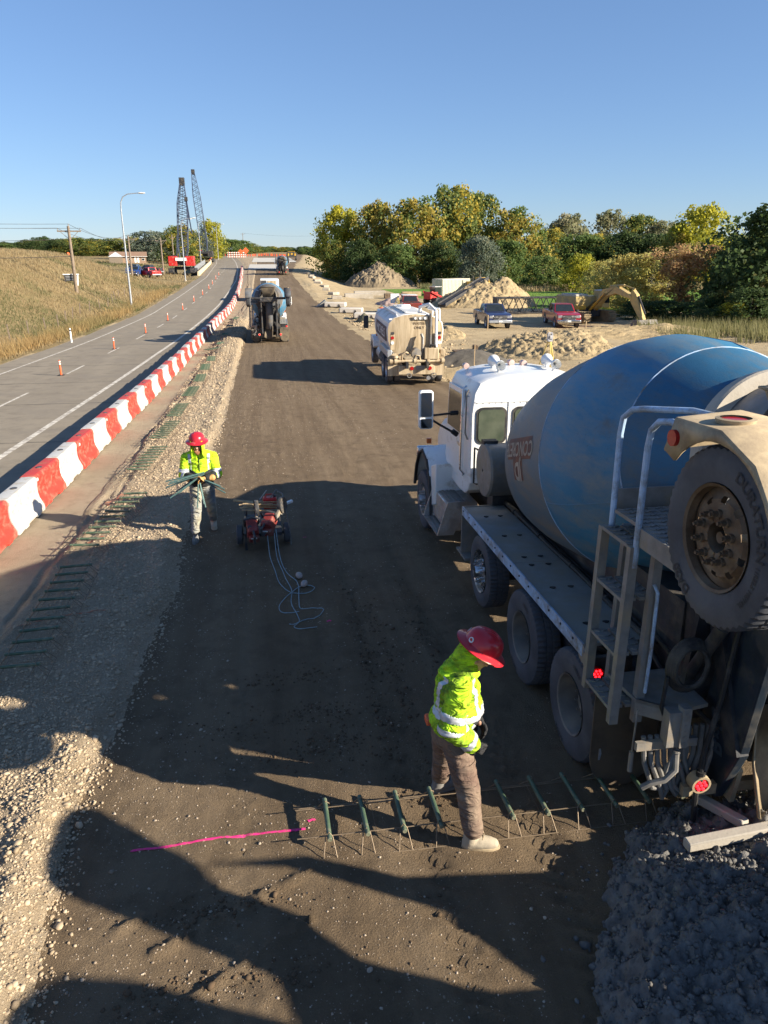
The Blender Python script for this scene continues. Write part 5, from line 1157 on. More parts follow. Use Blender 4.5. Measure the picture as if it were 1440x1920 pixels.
def on_ground(pts, r): 
    P = np.array(pts, float); P[:, 0] = .0 + (P[:, 0] - .03)*.74; t = np.linspace(0, len(P)-1, (len(P)-1)*6 + 1); i = np.clip(t.astype(int), 0, len(P)-2); f_ = (t - i)[:, None]
    Pm = P[np.clip(i-1, 0, len(P)-1)]; P0 = P[i]; P1 = P[i+1]; P2 = P[np.clip(i+2, 0, len(P)-1)]
    Q = .5*((2*P0) + (P1-Pm)*f_ + (2*Pm-5*P0+4*P1-P2)*f_**2 + (3*P0-Pm-3*P1+P2)*f_**3); return [(x, y, sz(x, y) + r + h) for x, y, h in Q]
# rope strands trail from the cart towards the camera
rp = MB(); rp.tube(on_ground([(-.13, 11.45, .3), (-.1, 11.15, .05), (.0, 10.6, 0), (.08, 10.1, 0), (.30, 9.75, 0), (.62, 9.7, .01), (.75, 9.85, .02), (.55, 9.95, .02), (.28, 9.7, .02), (.05, 9.35, 0), (.1, 9.1, 0), (.4, 9.1, 0)], .006), .006, 6)
tag(rp.build('rope', K['rope'], None, 0), 'left strand of pale rope trailing from the cart into a loop', 'rope')
rp = MB(); rp.tube(on_ground([(.02, 11.4, .35), (.05, 11.1, .05), (.15, 10.6, 0), (.22, 10.2, 0), (.3, 9.8, .01), (.27, 9.4, 0), (.36, 9.0, 0), (.38, 8.8, 0), (.28, 8.65, 0), (.38, 8.55, .01), (.62, 8.6, 0), (.68, 8.62, 0)], .006), .006, 6)
tag(rp.build('rope', K['rope'], None, 0), 'middle strand of pale rope trailing straightest from the cart', 'rope')
rp = MB(); rp.tube(on_ground([(.06, 11.42, .4), (.12, 11.0, .06), (.24, 10.5, 0), (.40, 10.2, 0), (.44, 9.9, .02), (.42, 9.5, 0), (.44, 9.2, 0), (.7, 9.2, 0), (.85, 9.1, 0), (.7, 8.9, 0), (.5, 8.85, 0), (.3, 8.72, .01), (.2, 8.75, 0)], .006), .006, 6)
tag(rp.build('rope', K['rope'], None, 0), 'right strand of pale rope ending in tangled loops on the haul road', 'rope')
for i, (x, y) in enumerate(((.33, 10.28), (.39, 9.97))):
    o = MB().ball((0, 0, .045), (.05, .085, .045), 14, 10).build('rope_float', M('pinkish grey float', (.40, .33, .29), .7, 0, .1, 12) if i == 0 else bpy.data.materials['pinkish grey float'], None, 3, loc=(x, y, sz(x, y))); o.rotation_euler = (0, 0, .2 - .5*i)
    tag(o, ['egg-shaped float on the rope, the one nearer the cart', 'egg-shaped float on the rope, the one nearer the camera'][i], 'float', 'floats on the rope')
# ---------------------------------------------------------------- vehicles and plant further off
def glide(P, n=8): return P
def std_wheel(parent, loc, rad, w, rim_m=None, name='wheel'):
    s = 1 if loc[0] > 0 else -1; mb = MB(); rr = rad*.58
    mb.lathe([(.01, s*w*.30), (rr*.4, s*w*.32), (rr*.55, s*w*.2), (rr*.9, s*w*.28), (rr, s*w*.45), (rr, -s*w*.3)], (0,0,0), (1,0,0), 18); wh = mb.build(name, rim_m or K['alu'], parent, .5, loc=loc)
    t = MB(); t.lathe([(rr, -w*.45), (rad*.85, -w*.5), (rad*.98, -w*.4), (rad, -w*.2), (rad, w*.2), (rad*.98, w*.4), (rad*.85, w*.5), (rr, w*.45)], (0,0,0), (1,0,0), 24); t.build('tyre', K['rubber'], wh, .5)
    return wh
def pickup(label, paint, loc, rz, L=5.8, chrome=True, group=None, door_open=False, detail=True, cab_l=2.0):
    t = thing('pickup_truck', label, 'pickup truck', loc, (0, 0, rz), group); h = L/2
    b = MB(); side = [(h-.05, .55), (h, .75), (h-.05, 1.08), (h-.35, 1.2), (h-1.3, 1.26), (-h+.08, 1.24), (-h, 1.15), (-h+.02, .62), (-h+.3, .5), (h-.4, .45)]
    b.prism(side, 'x', -.97, .97); body = b.build('body', paint, t, .5, .05, seg=3)
    wx = [h-1.0, -h+1.25]
    for y in wx:
        for s in (-1, 1):
            MB().lathe([(.30, 0), (.52, 0), (.52, .012), (.30, .012)], (s*.965, y, .46), (s, 0, 0), 28).build('wheel_arch', K['black'], t); std_wheel(t, (s*.86, y, .42), .42, .27)
    c = MB(); y0, y1 = h-1.75, h-1.75-cab_l
    V = [(-.9, y0+.1, 1.24), (.9, y0+.1, 1.24), (.9, y1-.05, 1.24), (-.9, y1-.05, 1.24), (-.74, y0-.62, 1.86), (.74, y0-.62, 1.86), (.76, y1+.12, 1.84), (-.76, y1+.12, 1.84)]
    c.add(V, [(3,2,1,0), (4,5,6,7), (0,1,5,4), (1,2,6,5), (2,3,7,6), (3,0,4,7)]).build('cab', paint, t, .5, .06, seg=3)
    def quad_on(a, b_, c_, d, k=.08, off=.012):
        A = [Vector(V[i]) for i in (a, b_, c_, d)]; m = sum(A, Vector())/4; n = (A[1]-A[0]).cross(A[2]-A[0]).normalized(); cc = Vector((0, (y0+y1)/2, 1.5))
        if n.dot(m-cc) < 0: n = -n
        Q = [m + (p-m)*(1-k*1.6) + n*off for p in A]; return MB().add(Q + [q - n*.02 for q in Q], [(0,1,2,3), (7,6,5,4), (0,4,5,1), (1,5,6,2), (2,6,7,3), (3,7,4,0)])
    quad_on(0, 1, 5, 4).build('windscreen', K['glass'], t, 0); quad_on(2, 3, 7, 6, .12).build('rear_window', K['glass'], t, 0)
    for s, (a, b_, c_, d) in ((1, (1, 2, 6, 5)), (-1, (3, 0, 4, 7))): quad_on(a, b_, c_, d, .1).build('side_window', K['glass'], t, 0)
    for s in (-1, 1):
        MB().box((s*.915, (y0+y1)/2 - .1, 1.55), (.03, .07, .5), (0, -s*.25, 0)).build('door_pillar', paint, t)
        MB().box((s*1.08, y0+.02, 1.32), (.2, .08, .2)).build('mirror', K['grey_plastic'], t, .5, .02)
        MB().box((s*.74, h-.05, .98), (.36, .12, .22)).build('headlight', K['alu'], t, .5, .03)
        MB().box((s*.86, -h+.02, 1.0), (.16, .06, .36)).build('tail_light', K['red_lens'], t, .5, .02)
        MB().box((s*.975, y1+.9, 1.12), (.02, .14, .03)).build('door_handle', K['grey_plastic'], t)
    MB().box((0, h+.005, .93), (1.08, .06, .36)).build('grille', K['grey_plastic'], t, .5, .02)
    g = MB(); g.box((0, h+.03, .98), (1.12, .04, .07)); g.box((0, h+.03, .79), (1.12, .04, .04)); g.box((0, h+.035, .93), (.2, .03, .16)); g.build('grille_trim', K['chrome'], t, .5, .008)
    MB().box((0, h+.04, .62), (1.94, .2, .24)).build('bumper', K['chrome'] if chrome else K['galv'], t, .5, .05)
    MB().box((0, h+.15, .64), (.3, .02, .14)).build('number_plate', K['white_print'], t)
    MB().box((0, -h-.03, .6), (1.9, .16, .18)).build('rear_bumper', K['galv'], t, .5, .03)
    bed = MB(); bed.box((0, (y1-h)/2-.02, 1.255), (1.62, (y1+h)-.22, .02)); bed.build('load_bed', K['black'], t)
    return t
def car_paint(name, col): return M(name, col, .28, .1, .05, 5, 0, 60, DUST, .12, 3, coat=.6)
bp = car_paint('dark blue car paint', (.02, .028, .09)); rp_ = car_paint('red car paint', (.33, .012, .02))
sp = pickup('dark blue pickup parked on the yard, left of the red pickup', bp, (19.2, 62.6, gz(19.2, 62.6)), R(180-3), 5.8, False)
pr = pickup('bright red pickup with chrome bumper parked beside the digger', rp_, (25.2, 62.2, gz(25.2, 62.2) - .02), R(180-9), 6.2, True, cab_l=2.4)
for s in (-.3, .3): MB().box((s, 1.3, 1.2), (.1, 1.3, .05), (R(-4), 0, 0)).build('bonnet_ridge', rp_, pr, .5, .02)
rw = pickup('old dull red pickup with white cab roof, door open, behind the tank truck', car_paint('dull red car paint', (.20, .04, .03)), (15.1, 78.5, gz(15.1, 78.5)), R(-4), 5.6, True)
MB().prism([(.55, 1.0), (.75, 1.0), (.75, 1.95), (.66, 1.95)], 'x', -1.9, -1.0).build('open_door', K['white'], rw, .5, .02); MB().box((0, .2, 1.86), (1.56, 1.7, .06)).build('roof', K['white'], rw, .5, .03)
# -- water tank truck
tk_tan = M('dusty cream tank end', (.50, .40, .26), .7, 0, .1, 2, .1, 60, (.30, .22, .13), .45, 3, stretch=(2.5, 1, .25)); tk_white = M('white tank paint', (.72, .70, .66), .45, 0, .05, 3, .05, 60, (.42, .35, .25), .3, 2, stretch=(1, 1, .3))
def tanker(label, loc, rz):
    t = thing('tank_truck', label, 'tank truck', loc, (0, 0, rz))
    sec = [(-.85, 1.22), (-1.02, 1.35), (-1.15, 1.75), (-1.18, 2.2), (-1.12, 2.48), (-.9, 2.68), (-.5, 2.80), (0, 2.84)]; sec = sec + [(-x, z) for x, z in sec[::-1][1:]]
    n = len(sec); V = []; rows = [(.78, .97), (.82, 1), (5.9, 1), (5.95, .98)]
    for y, k in rows: V += [(x*k, y, 2.0 + (z-2.0)*k) for x, z in sec]
    MB().add(V, [(i*n+j, i*n+(j+1) % n, (i+1)*n+(j+1) % n, (i+1)*n+j) for i in range(3) for j in range(n)] + [tuple(range(3*n, 4*n))]).build('tank', tk_white, t, .5)
    MB().add([(x*.97, .78, 2.0 + (z-2.0)*.97) for x, z in sec] + [(x*.5, .70, 2.0 + (z-2.0)*.5) for x, z in sec], [(i, (i+1) % n, n+(i+1) % n, n+i) for i in range(n)] + [tuple(range(n, 2*n))]).build('tank_end', tk_tan, t, .5)
    w = MB(); w.box((-.75, 3.4, 2.78), (.04, 5.0, .12), (0, -.3, 0)); w.box((-1.0, .85, 2.62), (.15, .06, .06)); w.build('roof_rail', K['white'], t)
    w = MB(); w.box((0, 3.4, 2.86), (.7, 4.4, .04)); w.build('walkway', K['white'], t); MB().lathe([(.01, .12), (.3, .1), (.32, 0)], (0, 4.4, 2.86), (0,0,1), 20).build('hatch', K['white'], t)
    MB().tube([(.28, 1.4, 2.86), (.28, 1.4, 3.05), (.42, 1.3, 3.12), (.62, 1.1, 3.18), (.74, .95, 3.05), (.82, .8, 2.96)], .07, 10).build('fill_pipe', K['white'], t)
    MB().tube([(.62, 1.3, 3.02), (.80, .9, 2.98), (.84, .66, 2.94), (.84, .60, 2.8), (.84, .58, 1.5)], .06, 10).build('down_pipe', K['white'], t)
    MB().tube([(.9, 2.0, 2.6), (.95, 2.0, 3.0), (1.0, .9, 3.02), (1.0, .8, 2.95), (1.0, .76, 2.55)], .035, 8).build('guard_rail', K['white'], t)
    MB().tube([(.62, .68, 2.85), (.62, .66, 1.2)], .065, 10).build('down_pipe', K['steel'], t)
    lp = MB().box((.18, .70, 2.66), (.62, .04, .13)).build('light_bar', K['steel'], t, .5, .01)
    for x in (-.02, .18, .38): MB().cyl((x, .67, 2.66), (x, .66, 2.66), .05, n=14).build('marker_light', K['white_print'], lp)
    T = Matrix.Translation((.15, .692, 2.45)) @ Euler((R(90), 0, 0)).to_matrix().to_4x4()
    text('WATER', .16, T, K['rust'], t); text('ONLY', .16, Matrix.Translation((.15, .692, 2.28)) @ Euler((R(90), 0, 0)).to_matrix().to_4x4(), K['rust'], t)
    MB().prism([(1.0, 1.72), (5.0, 1.72), (5.0, 2.3), (1.0, 2.3)], 'x', -1.19, -1.172).build('name_board', M('grey brown name board', (.12, .085, .08), .7), t)
    text('MICHELS', .52, Matrix.Translation((-1.197, 3.0, 2.0)) @ Euler((R(90), 0, R(-90))).to_matrix().to_4x4(), K['white_print'], t, sx=1.55)
    # rear works
    for s in (-1, 1):
        tl = MB().box((s*.97, .62, 1.72), (.17, .08, .62)).build('lamp_column', tk_tan, t, .5, .01)
        MB().cyl((s*.97, .56, 1.9), (s*.97, .55, 1.9), .07, n=16).build('tail_light', K['red_lens'], tl); MB().cyl((s*.97, .56, 1.7), (s*.97, .55, 1.7), .07, n=16).build('reverse_light', K['white_print'], tl)
        MB().box((s*.97, .6, 2.08), (.14, .09, .09)).build('hazard_lamp', K['grey_plastic'], tl)
        MB().prism([(s*.6, .38), (s*1.17, .38), (s*1.17, 1.15), (s*.95, 1.3), (s*.6, 1.3)], 'y', .42, .45).build('mud_guard', tk_tan, t)
        fl = MB(); fl.prism([(.42, 1.12), (3.6, 1.12), (3.6, 1.2), (3.2, 1.42), (.42, 1.42)], 'x', *sorted((s*1.0, s*1.2))); fl.build('wheel_fender', tk_tan if s > 0 else K['galv'], t, .5, .02)
    MB().cyl((-1.05, .36, .98), (1.18, .36, .98), .065, n=12).build('spray_bar', tk_tan, t)
    b = MB(); 
    for x in (-1.05, -.85, -.05, .5, 1.1): b.cyl((x-.06, .36, .98), (x+.06, .36, .98), .11, n=12)
    b.tube([(-.6, .36, 1.0), (-.6, .3, 1.25), (-.45, .3, 1.36), (-.35, .4, 1.3)], .04, 8); b.tube([(-.1, .36, 1.0), (-.02, .3, 1.22), (.12, .3, 1.2), (.16, .36, 1.0)], .035, 8); b.lathe([(.01, .1), (.13, .1), (.13, 0)], (-.88, .36, 1.12), (0,0,1), 14); b.build('spray_valve', tk_tan, t, .5)
    MB().box((.62, .42, 1.28), (.6, .3, .46)).build('pump_box', tk_tan, t, .5, .03); MB().lathe([(.01, 0), (.2, .02), (.22, .2), (.22, .4)], (.0, .3, 1.28), (0, 1, 0), 18).build('pump', K['steel'], t)
    MB().tube([(.26, .5, .95), (.27, .48, 1.9), (.22, .55, 2.05)], .06, 8).build('riser_pipe', K['steel'], t); MB().tube([(.55, .36, 1.5), (.6, .34, 1.62), (.75, .34, 1.6), (.8, .36, 1.45)], .05, 8).build('hose', K['black'], t)
    MB().box((.0, .33, .62), (1.5, .14, .36)).build('rear_bumper', tk_tan, t, .5, .02)
    for x in (-.3, .72): MB().lathe([(.07, -.02), (.1, -.02), (.1, .02), (.07, .02)], (x, .23, .42), (0, 1, 0), 16).build('tow_hook', K['steel'], t)
    for x in (-.2, .55): MB().cyl((x, .25, .7), (x, .24, .7), .08, n=14).build('tail_light', K['red_lens'], t)
    MB().box((.15, .25, .72), (.36, .02, .16)).build('number_plate', K['steel'], t); MB().cyl((.5, .5, .3), (.5, .25, .3), .09, n=12).build('exhaust', K['alu'], t)
    for y in (1.15, 2.5):
        for s in (-1, 1): std_wheel(t, (s*1.04, y, .52), .52, .27); std_wheel(t, (s*.74, y, .52), .52, .27)
    for s in (-1, 1): std_wheel(t, (s*1.05, 7.0, .52), .52, .3)
    f = MB(); f.box((-.42, 4, .85), (.1, 8, .25)); f.box((.42, 4, .85), (.1, 8, .25)); f.box((-.85, 4.5, .75), (.5, 1.2, .5)); f.build('chassis', K['dark_steel'], t)
    MB().cyl((-.9, 3.7, .8), (-.9, 5.0, .8), .3, n=18).build('fuel_tank', K['alu'], t)
    MB().box((0, 6.6, 1.75), (1.9, 1.3, 1.7)).build('cab', K['white'], t, .5, .1, seg=3); MB().prism([(7.2, 1.0), (9.0, 1.0), (9.0, 1.6), (7.2, 1.85)], 'x', -.7, .7).build('hood', K['white'], t, .5, .1)
    for s in (-1, 1):
        MB().prism([(6.2, .9), (6.35, 1.2), (6.7, 1.35), (7.4, 1.35), (7.8, 1.1), (8.0, .7), (7.7, .9), (7.3, 1.12), (6.8, 1.1), (6.5, .8)], 'x', *sorted((s*.6, s*1.2))).build('fender', K['white'], t, .5, .02)
        MB().box((s*1.5, 6.9, 2.0), (.24, .08, .6)).build('mirror', K['grey_plastic'], t, .5, .03); MB().bar((s*.9, 6.8, 2.0), (s*1.5, 6.9, 2.0), .04).build('mirror_arm', K['black'], t); MB().box((s*1.0, 6.5, 1.42), (.1, .1, .12)).build('turn_signal', K['amber'], t)
        MB().box((s*.96, 6.6, 2.2), (.02, .8, .5)).build('side_window', K['glass'], t)
    MB().box((0, 5.94, 2.2), (1.3, .03, .5)).build('rear_window', K['glass'], t)
    return t
tanker('dusty cream water tank truck standing on the right edge of the haul road', (6.1, 29.75, gz(6.1, 31) + .06), R(-2.7))
# -- the other mixers: copies of the first
m2 = dup(mixer, (.42, 52.6, float(zroad(52.6)) + .0), (R(-.8), 0, R(-1)), 'second concrete mixer truck seen from behind, beyond the man with steel bars', skip=('logo_panel', 'logo_lettering'))
m4 = dup(mixer, (4.45, 164, float(zroad(164)) + .02), (R(.3), 0, R(-1)), 'third concrete mixer truck, small and far off, in front of the pale bridge deck', skip=('logo_panel', 'logo_lettering', 'lug_nut', 'lettering', 'rivets'))
def reskin(o, table):
    for c in o.children:
        k_ = c.name.split('.')[0]
        if k_ in table and c.material_slots: c.material_slots[0].link = 'OBJECT'; c.material_slots[0].material = table[k_]
K['grime'] = M('grimy dark blue grey', (.085, .09, .10), .7, 0, .3, 4, .1, 50, (.13, .105, .075), .4, 3); K['grime_tan'] = M('grimy tan', (.17, .135, .09), .75, 0, .25, 4, .1, 50, (.07, .06, .05), .4, 3)
for o in (m2, m4): reskin(o, {'drum_rear_cone': K['grime'], 'booster_fender': K['grime'], 'discharge_chute': K['grime'], 'fold_over_chute': K['grime_tan'], 'charge_hopper': K['grime_tan'], 'drum_roller_ring': K['grime'], 'booster_arm': K['grime'], 'rear_bumper': K['grime_tan'], 'mud_flap': K['grime_tan']})
for o in (mixer, m2, m4): o['group'] = 'concrete mixer trucks on the haul road'
# -- white work truck ahead of the second mixer
wt = thing('work_truck', 'white box-bodied work truck just beyond the second mixer truck', 'work truck', (.95, 96, float(zroad(96))))
b = MB(); b.box((0, 0, 1.75), (2.2, 3.6, 1.7)); b.build('box_body', K['white'], wt, .5, .04); MB().box((-.72, -1.83, 1.7), (.66, .04, 1.5)).build('side_door', K['grey_plastic'], wt); MB().box((.25, -1.83, 1.75), (1.0, .04, 1.3)).build('rear_door', tk_tan, wt)
MB().box((0, 2.6, 1.5), (2.0, 1.4, 1.5)).build('cab', K['white'], wt, .5, .08); MB().box((0, 3.6, 1.0), (1.9, 1.1, .8)).build('hood', K['white'], wt, .5, .08); MB().box((0, -1.95, .6), (2.2, .12, .2)).build('bumper', K['steel'], wt)
MB().cyl((.1, -1.9, 1.2), (.1, -2.2, 1.2), .3, n=16).build('hose_reel', K['cat_yellow'], wt)
for y in (-1.0, 3.2):
    for s in (-1, 1): std_wheel(wt, (s*.95, y, .45), .45, .28)
# -- dark and yellow trimming machine at the far end
tm = thing('paving_machine', 'small dark and yellow paving machine at the far end of the haul road', 'paving machine', (11.4, 289, float(zroad(289))))
MB().box((0, 0, 1.9), (3.4, 4.5, 1.6)).build('body', K['dark_steel'], tm, .5, .1); MB().box((0, 1.0, 3.1), (2.6, 1.8, .12)).build('canopy', K['cat_yellow'], tm)
for x in (-1.2, 1.2): MB().box((x, 1.0, 2.7), (.1, .1, .9)).build('canopy_post', K['cat_yellow'], tm); MB().prism([(-2.4, .1), (2.4, .1), (2.8, .5), (2.4, .95), (-2.4, .95), (-2.8, .5)], 'x', x*1.25-.2, x*1.25+.2).build('crawler_track', K['dark_steel'], tm); MB().box((x, -2.3, 2.0), (.5, .08, .8)).build('side_panel', K['cat_yellow'], tm)
MB().box((0, -2.3, 2.2), (.7, .1, .5)).build('conveyor_end', K['cat_yellow'], tm)
# -- excavator
def track(mb, x0, x1, y0, y1, z0, h): mb.prism([(y0+h*.3, z0), (y1-h*.3, z0), (y1, z0+h*.35), (y1, z0+h*.65), (y1-h*.3, z0+h), (y0+h*.3, z0+h), (y0, z0+h*.65), (y0, z0+h*.35)], 'x', x0, x1)
exv = thing('excavator', 'worn pale yellow tracked excavator beside the willow brush, bucket on the ground', 'excavator', (28.9, 65.6, gz(28.9, 65.6)), (0, 0, R(180+13)))
muddy = M('mud caked track', (.22, .165, .095), .9, 0, .25, 3, .6, 12, (.3, .23, .14), .4, 2); EY = K['yellow_paint']
for s in (-1, 1):
    b = MB(); track(b, *sorted((s*1.0, s*1.72)), -2.2, 2.2, 0, 1.0); tr_ = b.build('crawler_track', muddy, exv, .5, .05)
    p = MB()
    for k in range(18): p.box((s*1.36, -2.05 + k*.24, 1.01), (.74, .12, .06))
    for k in range(4): p.box((s*1.36, 2.2, .25 + k*.18), (.74, .06, .1)); 
    p.build('track_shoes', muddy, tr_)
MB().box((0, 0, .75), (2.0, 1.8, .5)).build('undercarriage', K['dark_steel'], exv)
sl_ = MB().cyl((0, 0, 1.0), (0, 0, 1.2), .75, n=24).build('slew_ring', K['dark_steel'], exv)
MB().box((.15, -.9, 1.75), (2.9, 3.0, 1.0)).build('engine_housing', EY, exv, .5, .06); MB().box((.9, -.6, 2.32), (1.3, 2.2, .22)).build('engine_cover', M('pale grey hood', (.42, .39, .33), .6, 0, .1, 4), exv, .5, .05); MB().box((0, -2.5, 1.75), (2.7, .6, 1.1)).build('counterweight', EY, exv, .5, .12, seg=3)
MB().box((1.15, .75, 1.3), (.9, .5, .35)).build('step_panel', K['cat_yellow'], exv, .5, .03)
cb = MB(); cb.prism([(.2, 1.3), (1.55, 1.3), (1.5, 2.0), (1.3, 2.72), (.25, 2.72)], 'x', -1.4, -.55); cbo = cb.build('cab', EY, exv, .5, .05)
MB().prism([(-1.33, 1.7), (-.62, 1.7), (-.66, 2.55), (-1.3, 2.55)], 'y', 1.49, 1.56).build('windscreen', K['glass'], cbo); MB().prism([(.35, 1.8), (1.4, 1.8), (1.25, 2.6), (.35, 2.6)], 'x', -1.42, -1.39).build('side_window', K['glass'], cbo); MB().box((-.97, .8, 2.75), (.84, 1.1, .08)).build('cab_roof', M('pale cab roof', (.5, .5, .46), .6), cbo, .5, .02)
bm_ = MB(); bm_.prism([(.7, 1.2), (1.2, 1.15), (2.4, 2.75), (4.2, 3.0), (6.2, 2.35), (6.25, 2.05), (4.2, 2.4), (2.9, 2.1), (1.6, 1.2)], 'x', -.24, .24)
bm_.v = [(x, y, z + .25*max(0, min(1, (y-1)/2))) for x, y, z in bm_.v]; bm_.build('boom', EY, exv, .5, .03)
for s in (-.36, .36): c_ = MB(); c_.cyl((s, 1.1, 1.1), (s, 2.0, 1.85), .1, n=10); c_.cyl((s, 2.0, 1.85), (s, 2.9, 2.62), .055, n=10); c_.build('hydraulic_ram', K['cat_yellow'], exv)
c_ = MB(); c_.cyl((0, 3.2, 3.2), (0, 5.0, 3.35), .1, n=10); c_.cyl((0, 5.0, 3.35), (0, 6.4, 3.1), .05, n=10); c_.build('hydraulic_ram', EY, exv)
b = MB(); b.prism([(6.2, 3.1), (6.75, 2.7), (8.0, .55), (7.8, .4), (6.3, 1.9), (5.95, 2.4)], 'x', -.18, .18); b.build('stick', EY, exv, .5, .03); c_ = MB(); c_.cyl((0, 6.9, 2.55), (0, 7.9, 1.2), .08, n=8); c_.build('hydraulic_ram', K['dark_steel'], exv)
bk = MB(); P = [(7.6, .75), (8.25, .80), (8.45, .5), (8.4, .15), (8.0, .0), (7.45, .05), (7.35, .35)]; bk.prism(P, 'x', -.95, .95); bko = bk.build('bucket', M('worn grey bucket', (.15, .14, .15), .5, .5, .3, 6, .3, 30, (.26, .22, .17), .4), exv, .5, .03)
for i in range(6): MB().prism([(8.35, .12), (8.55, .02), (8.4, -.12), (8.2, .0)], 'x', -.92 + i*.35, -.78 + i*.35).build('tooth', K['steel'], bko)
# -- skid loader, container, yellow plant, conveyor at the big spoil heap
sk = thing('track_loader', 'small red tracked loader in front of the cream container', 'loader', (21.8, 96.5, gz(21.8, 96.5)), (0, 0, R(-60)))
for s in (-1, 1): b = MB(); track(b, *sorted((s*.55, s*.98)), -1.0, 1.0, 0, .75); b.build('crawler_track', K['dark_steel'], sk); b = MB(); b.bar((s*.8, -1.2, 1.5), (s*.8, 1.3, .5), .14, .22); b.build('lift_arm', K['red_paint'], sk)
MB().box((0, -.6, 1.0), (1.3, 1.3, .9)).build('body', K['red_paint'], sk, .5, .05); MB().box((0, .2, 1.5), (1.0, 1.0, 1.1)).build('cab', K['glass'], sk, .5, .04); MB().box((0, .2, 2.08), (1.1, 1.2, .08)).build('cab_roof', K['alu'], sk); MB().prism([(1.3, .1), (1.9, .1), (1.5, .7), (1.3, .7)], 'x', -.9, .9).build('bucket', K['steel'], sk)
cn = thing('container', 'cream corrugated shipping container below the trees', 'container', (29.6, 119, gz(29.6, 119)), (0, 0, R(-60)))
crm = M('cream container paint', (.55, .50, .38), .6, 0, .06, 3); MB().box((0, 0, 1.3), (2.4, 6.0, 2.5)).build('box', crm, cn, .5, .02)
r_ = None
for s in (-1, 1):
    for i in range(20):
        if r_ is None: o = MB().box((0, 0, 0), (.06, .15, 2.3)).build('wall_rib', crm, cn, loc=(s*1.22, -2.85 + i*.3, 1.3)); r_ = o.data
        else: o = bpy.data.objects.new('wall_rib', r_); COL.objects.link(o); o.parent = cn; o.location = (s*1.22, -2.85 + i*.3, 1.3)
for x in (-.6, .6): MB().box((x, -3.02, 1.3), (1.1, .04, 2.3)).build('door', crm, cn)
yp = thing('yellow_compressor', 'bright yellow compressor standing right of the container', 'compressor', (33.6, 117.5, gz(33.6, 117.5)), (0, 0, R(20)))
MB().box((0, 0, 1.4), (2.4, 3.0, 1.5)).build('housing', K['cat_yellow'], yp, .5, .08); MB().box((.5, .2, 2.45), (1.0, 1.4, .6)).build('hood', K['cat_yellow'], yp, .5, .06); MB().cyl((-.7, .5, 2.1), (-.7, .5, 3.0), .1, n=10).build('exhaust', K['dark_steel'], yp); 
for x in (-.9, .9): MB().box((x, -1.52, 1.3), (.1, .1, 2.4)).build('post', K['cat_yellow'], yp); std_wheel(yp, (x*1.2, 0, .45), .45, .25)
cv = thing('conveyor', 'dark belt conveyor climbing out of the spoil heap beside the red loader', 'conveyor', (20.6, 86.6, gz(20.6, 86.6)))
b = MB(); b.bar((-.3, -.8, .3), (6.6, 5.6, 3.0), 1.0, .25); b.build('belt', K['dark_steel'], cv); 
for k in (-1, 1): b = MB(); b.bar((-.3 + k*.35, -.8 - k*.4, .45), (6.6 + k*.35, 5.6 - k*.4, 3.15), .06, .3); b.build('side_rail', K['grey_plastic'], cv)
for u in (.35, .7): b = MB(); x, y, z = -.3 + 6.9*u, -.8 + 6.4*u, .3 + 2.7*u; b.bar((x, y, 0), (x, y, z), .12); b.build('leg', K['dark_steel'], cv)
lb = thing('lattice_section', 'dark steel lattice boom section lying behind the two pickups', 'lattice boom', (0, 0, 0)); A = V3(23.7, 76.2, gz(23.7, 76.2) + .1); B = V3(31.2, 76.6, gz(31.2, 76.6) + .1)
def lattice(mb, A, B, w0, w1, n, r, up=V3(0, 0, 1), both=True):
    A, B = Vector(A), Vector(B); d = (B-A).normalized(); s = d.cross(up).normalized(); u = s.cross(d)
    P = lambda i, a, b_: A + (B-A)*(i/n) + s*(a*(w0 + (w1-w0)*i/n)/2) + u*((b_)*(w0 + (w1-w0)*i/n)/2)
    for a in (-1, 1):
        for b_ in (-1, 1): mb.cyl(P(0, a, b_), P(n, a, b_), r*1.5, n=6)
    for i in range(n):
        k = 1 if i % 2 else -1
        for a in (-1, 1): mb.cyl(P(i, a, k), P(i+1, a, -k), r, n=5); mb.cyl(P(i, k, a), P(i+1, -k, a), r, n=5)
    return mb
b = MB(); up_ = V3(0, 0, 1); lattice(b, A + up_*.75, B + up_*.75, 1.5, 1.5, 10, .05); b.build('lattice', K['dark_steel'], lb)
for q in (A, B): b = MB(); b.box(q + up_*.75 + V3(0, 0, 0), (.12, 1.6, 1.6)); b.build('end_frame', K['dark_steel'], lb) if q is A else None
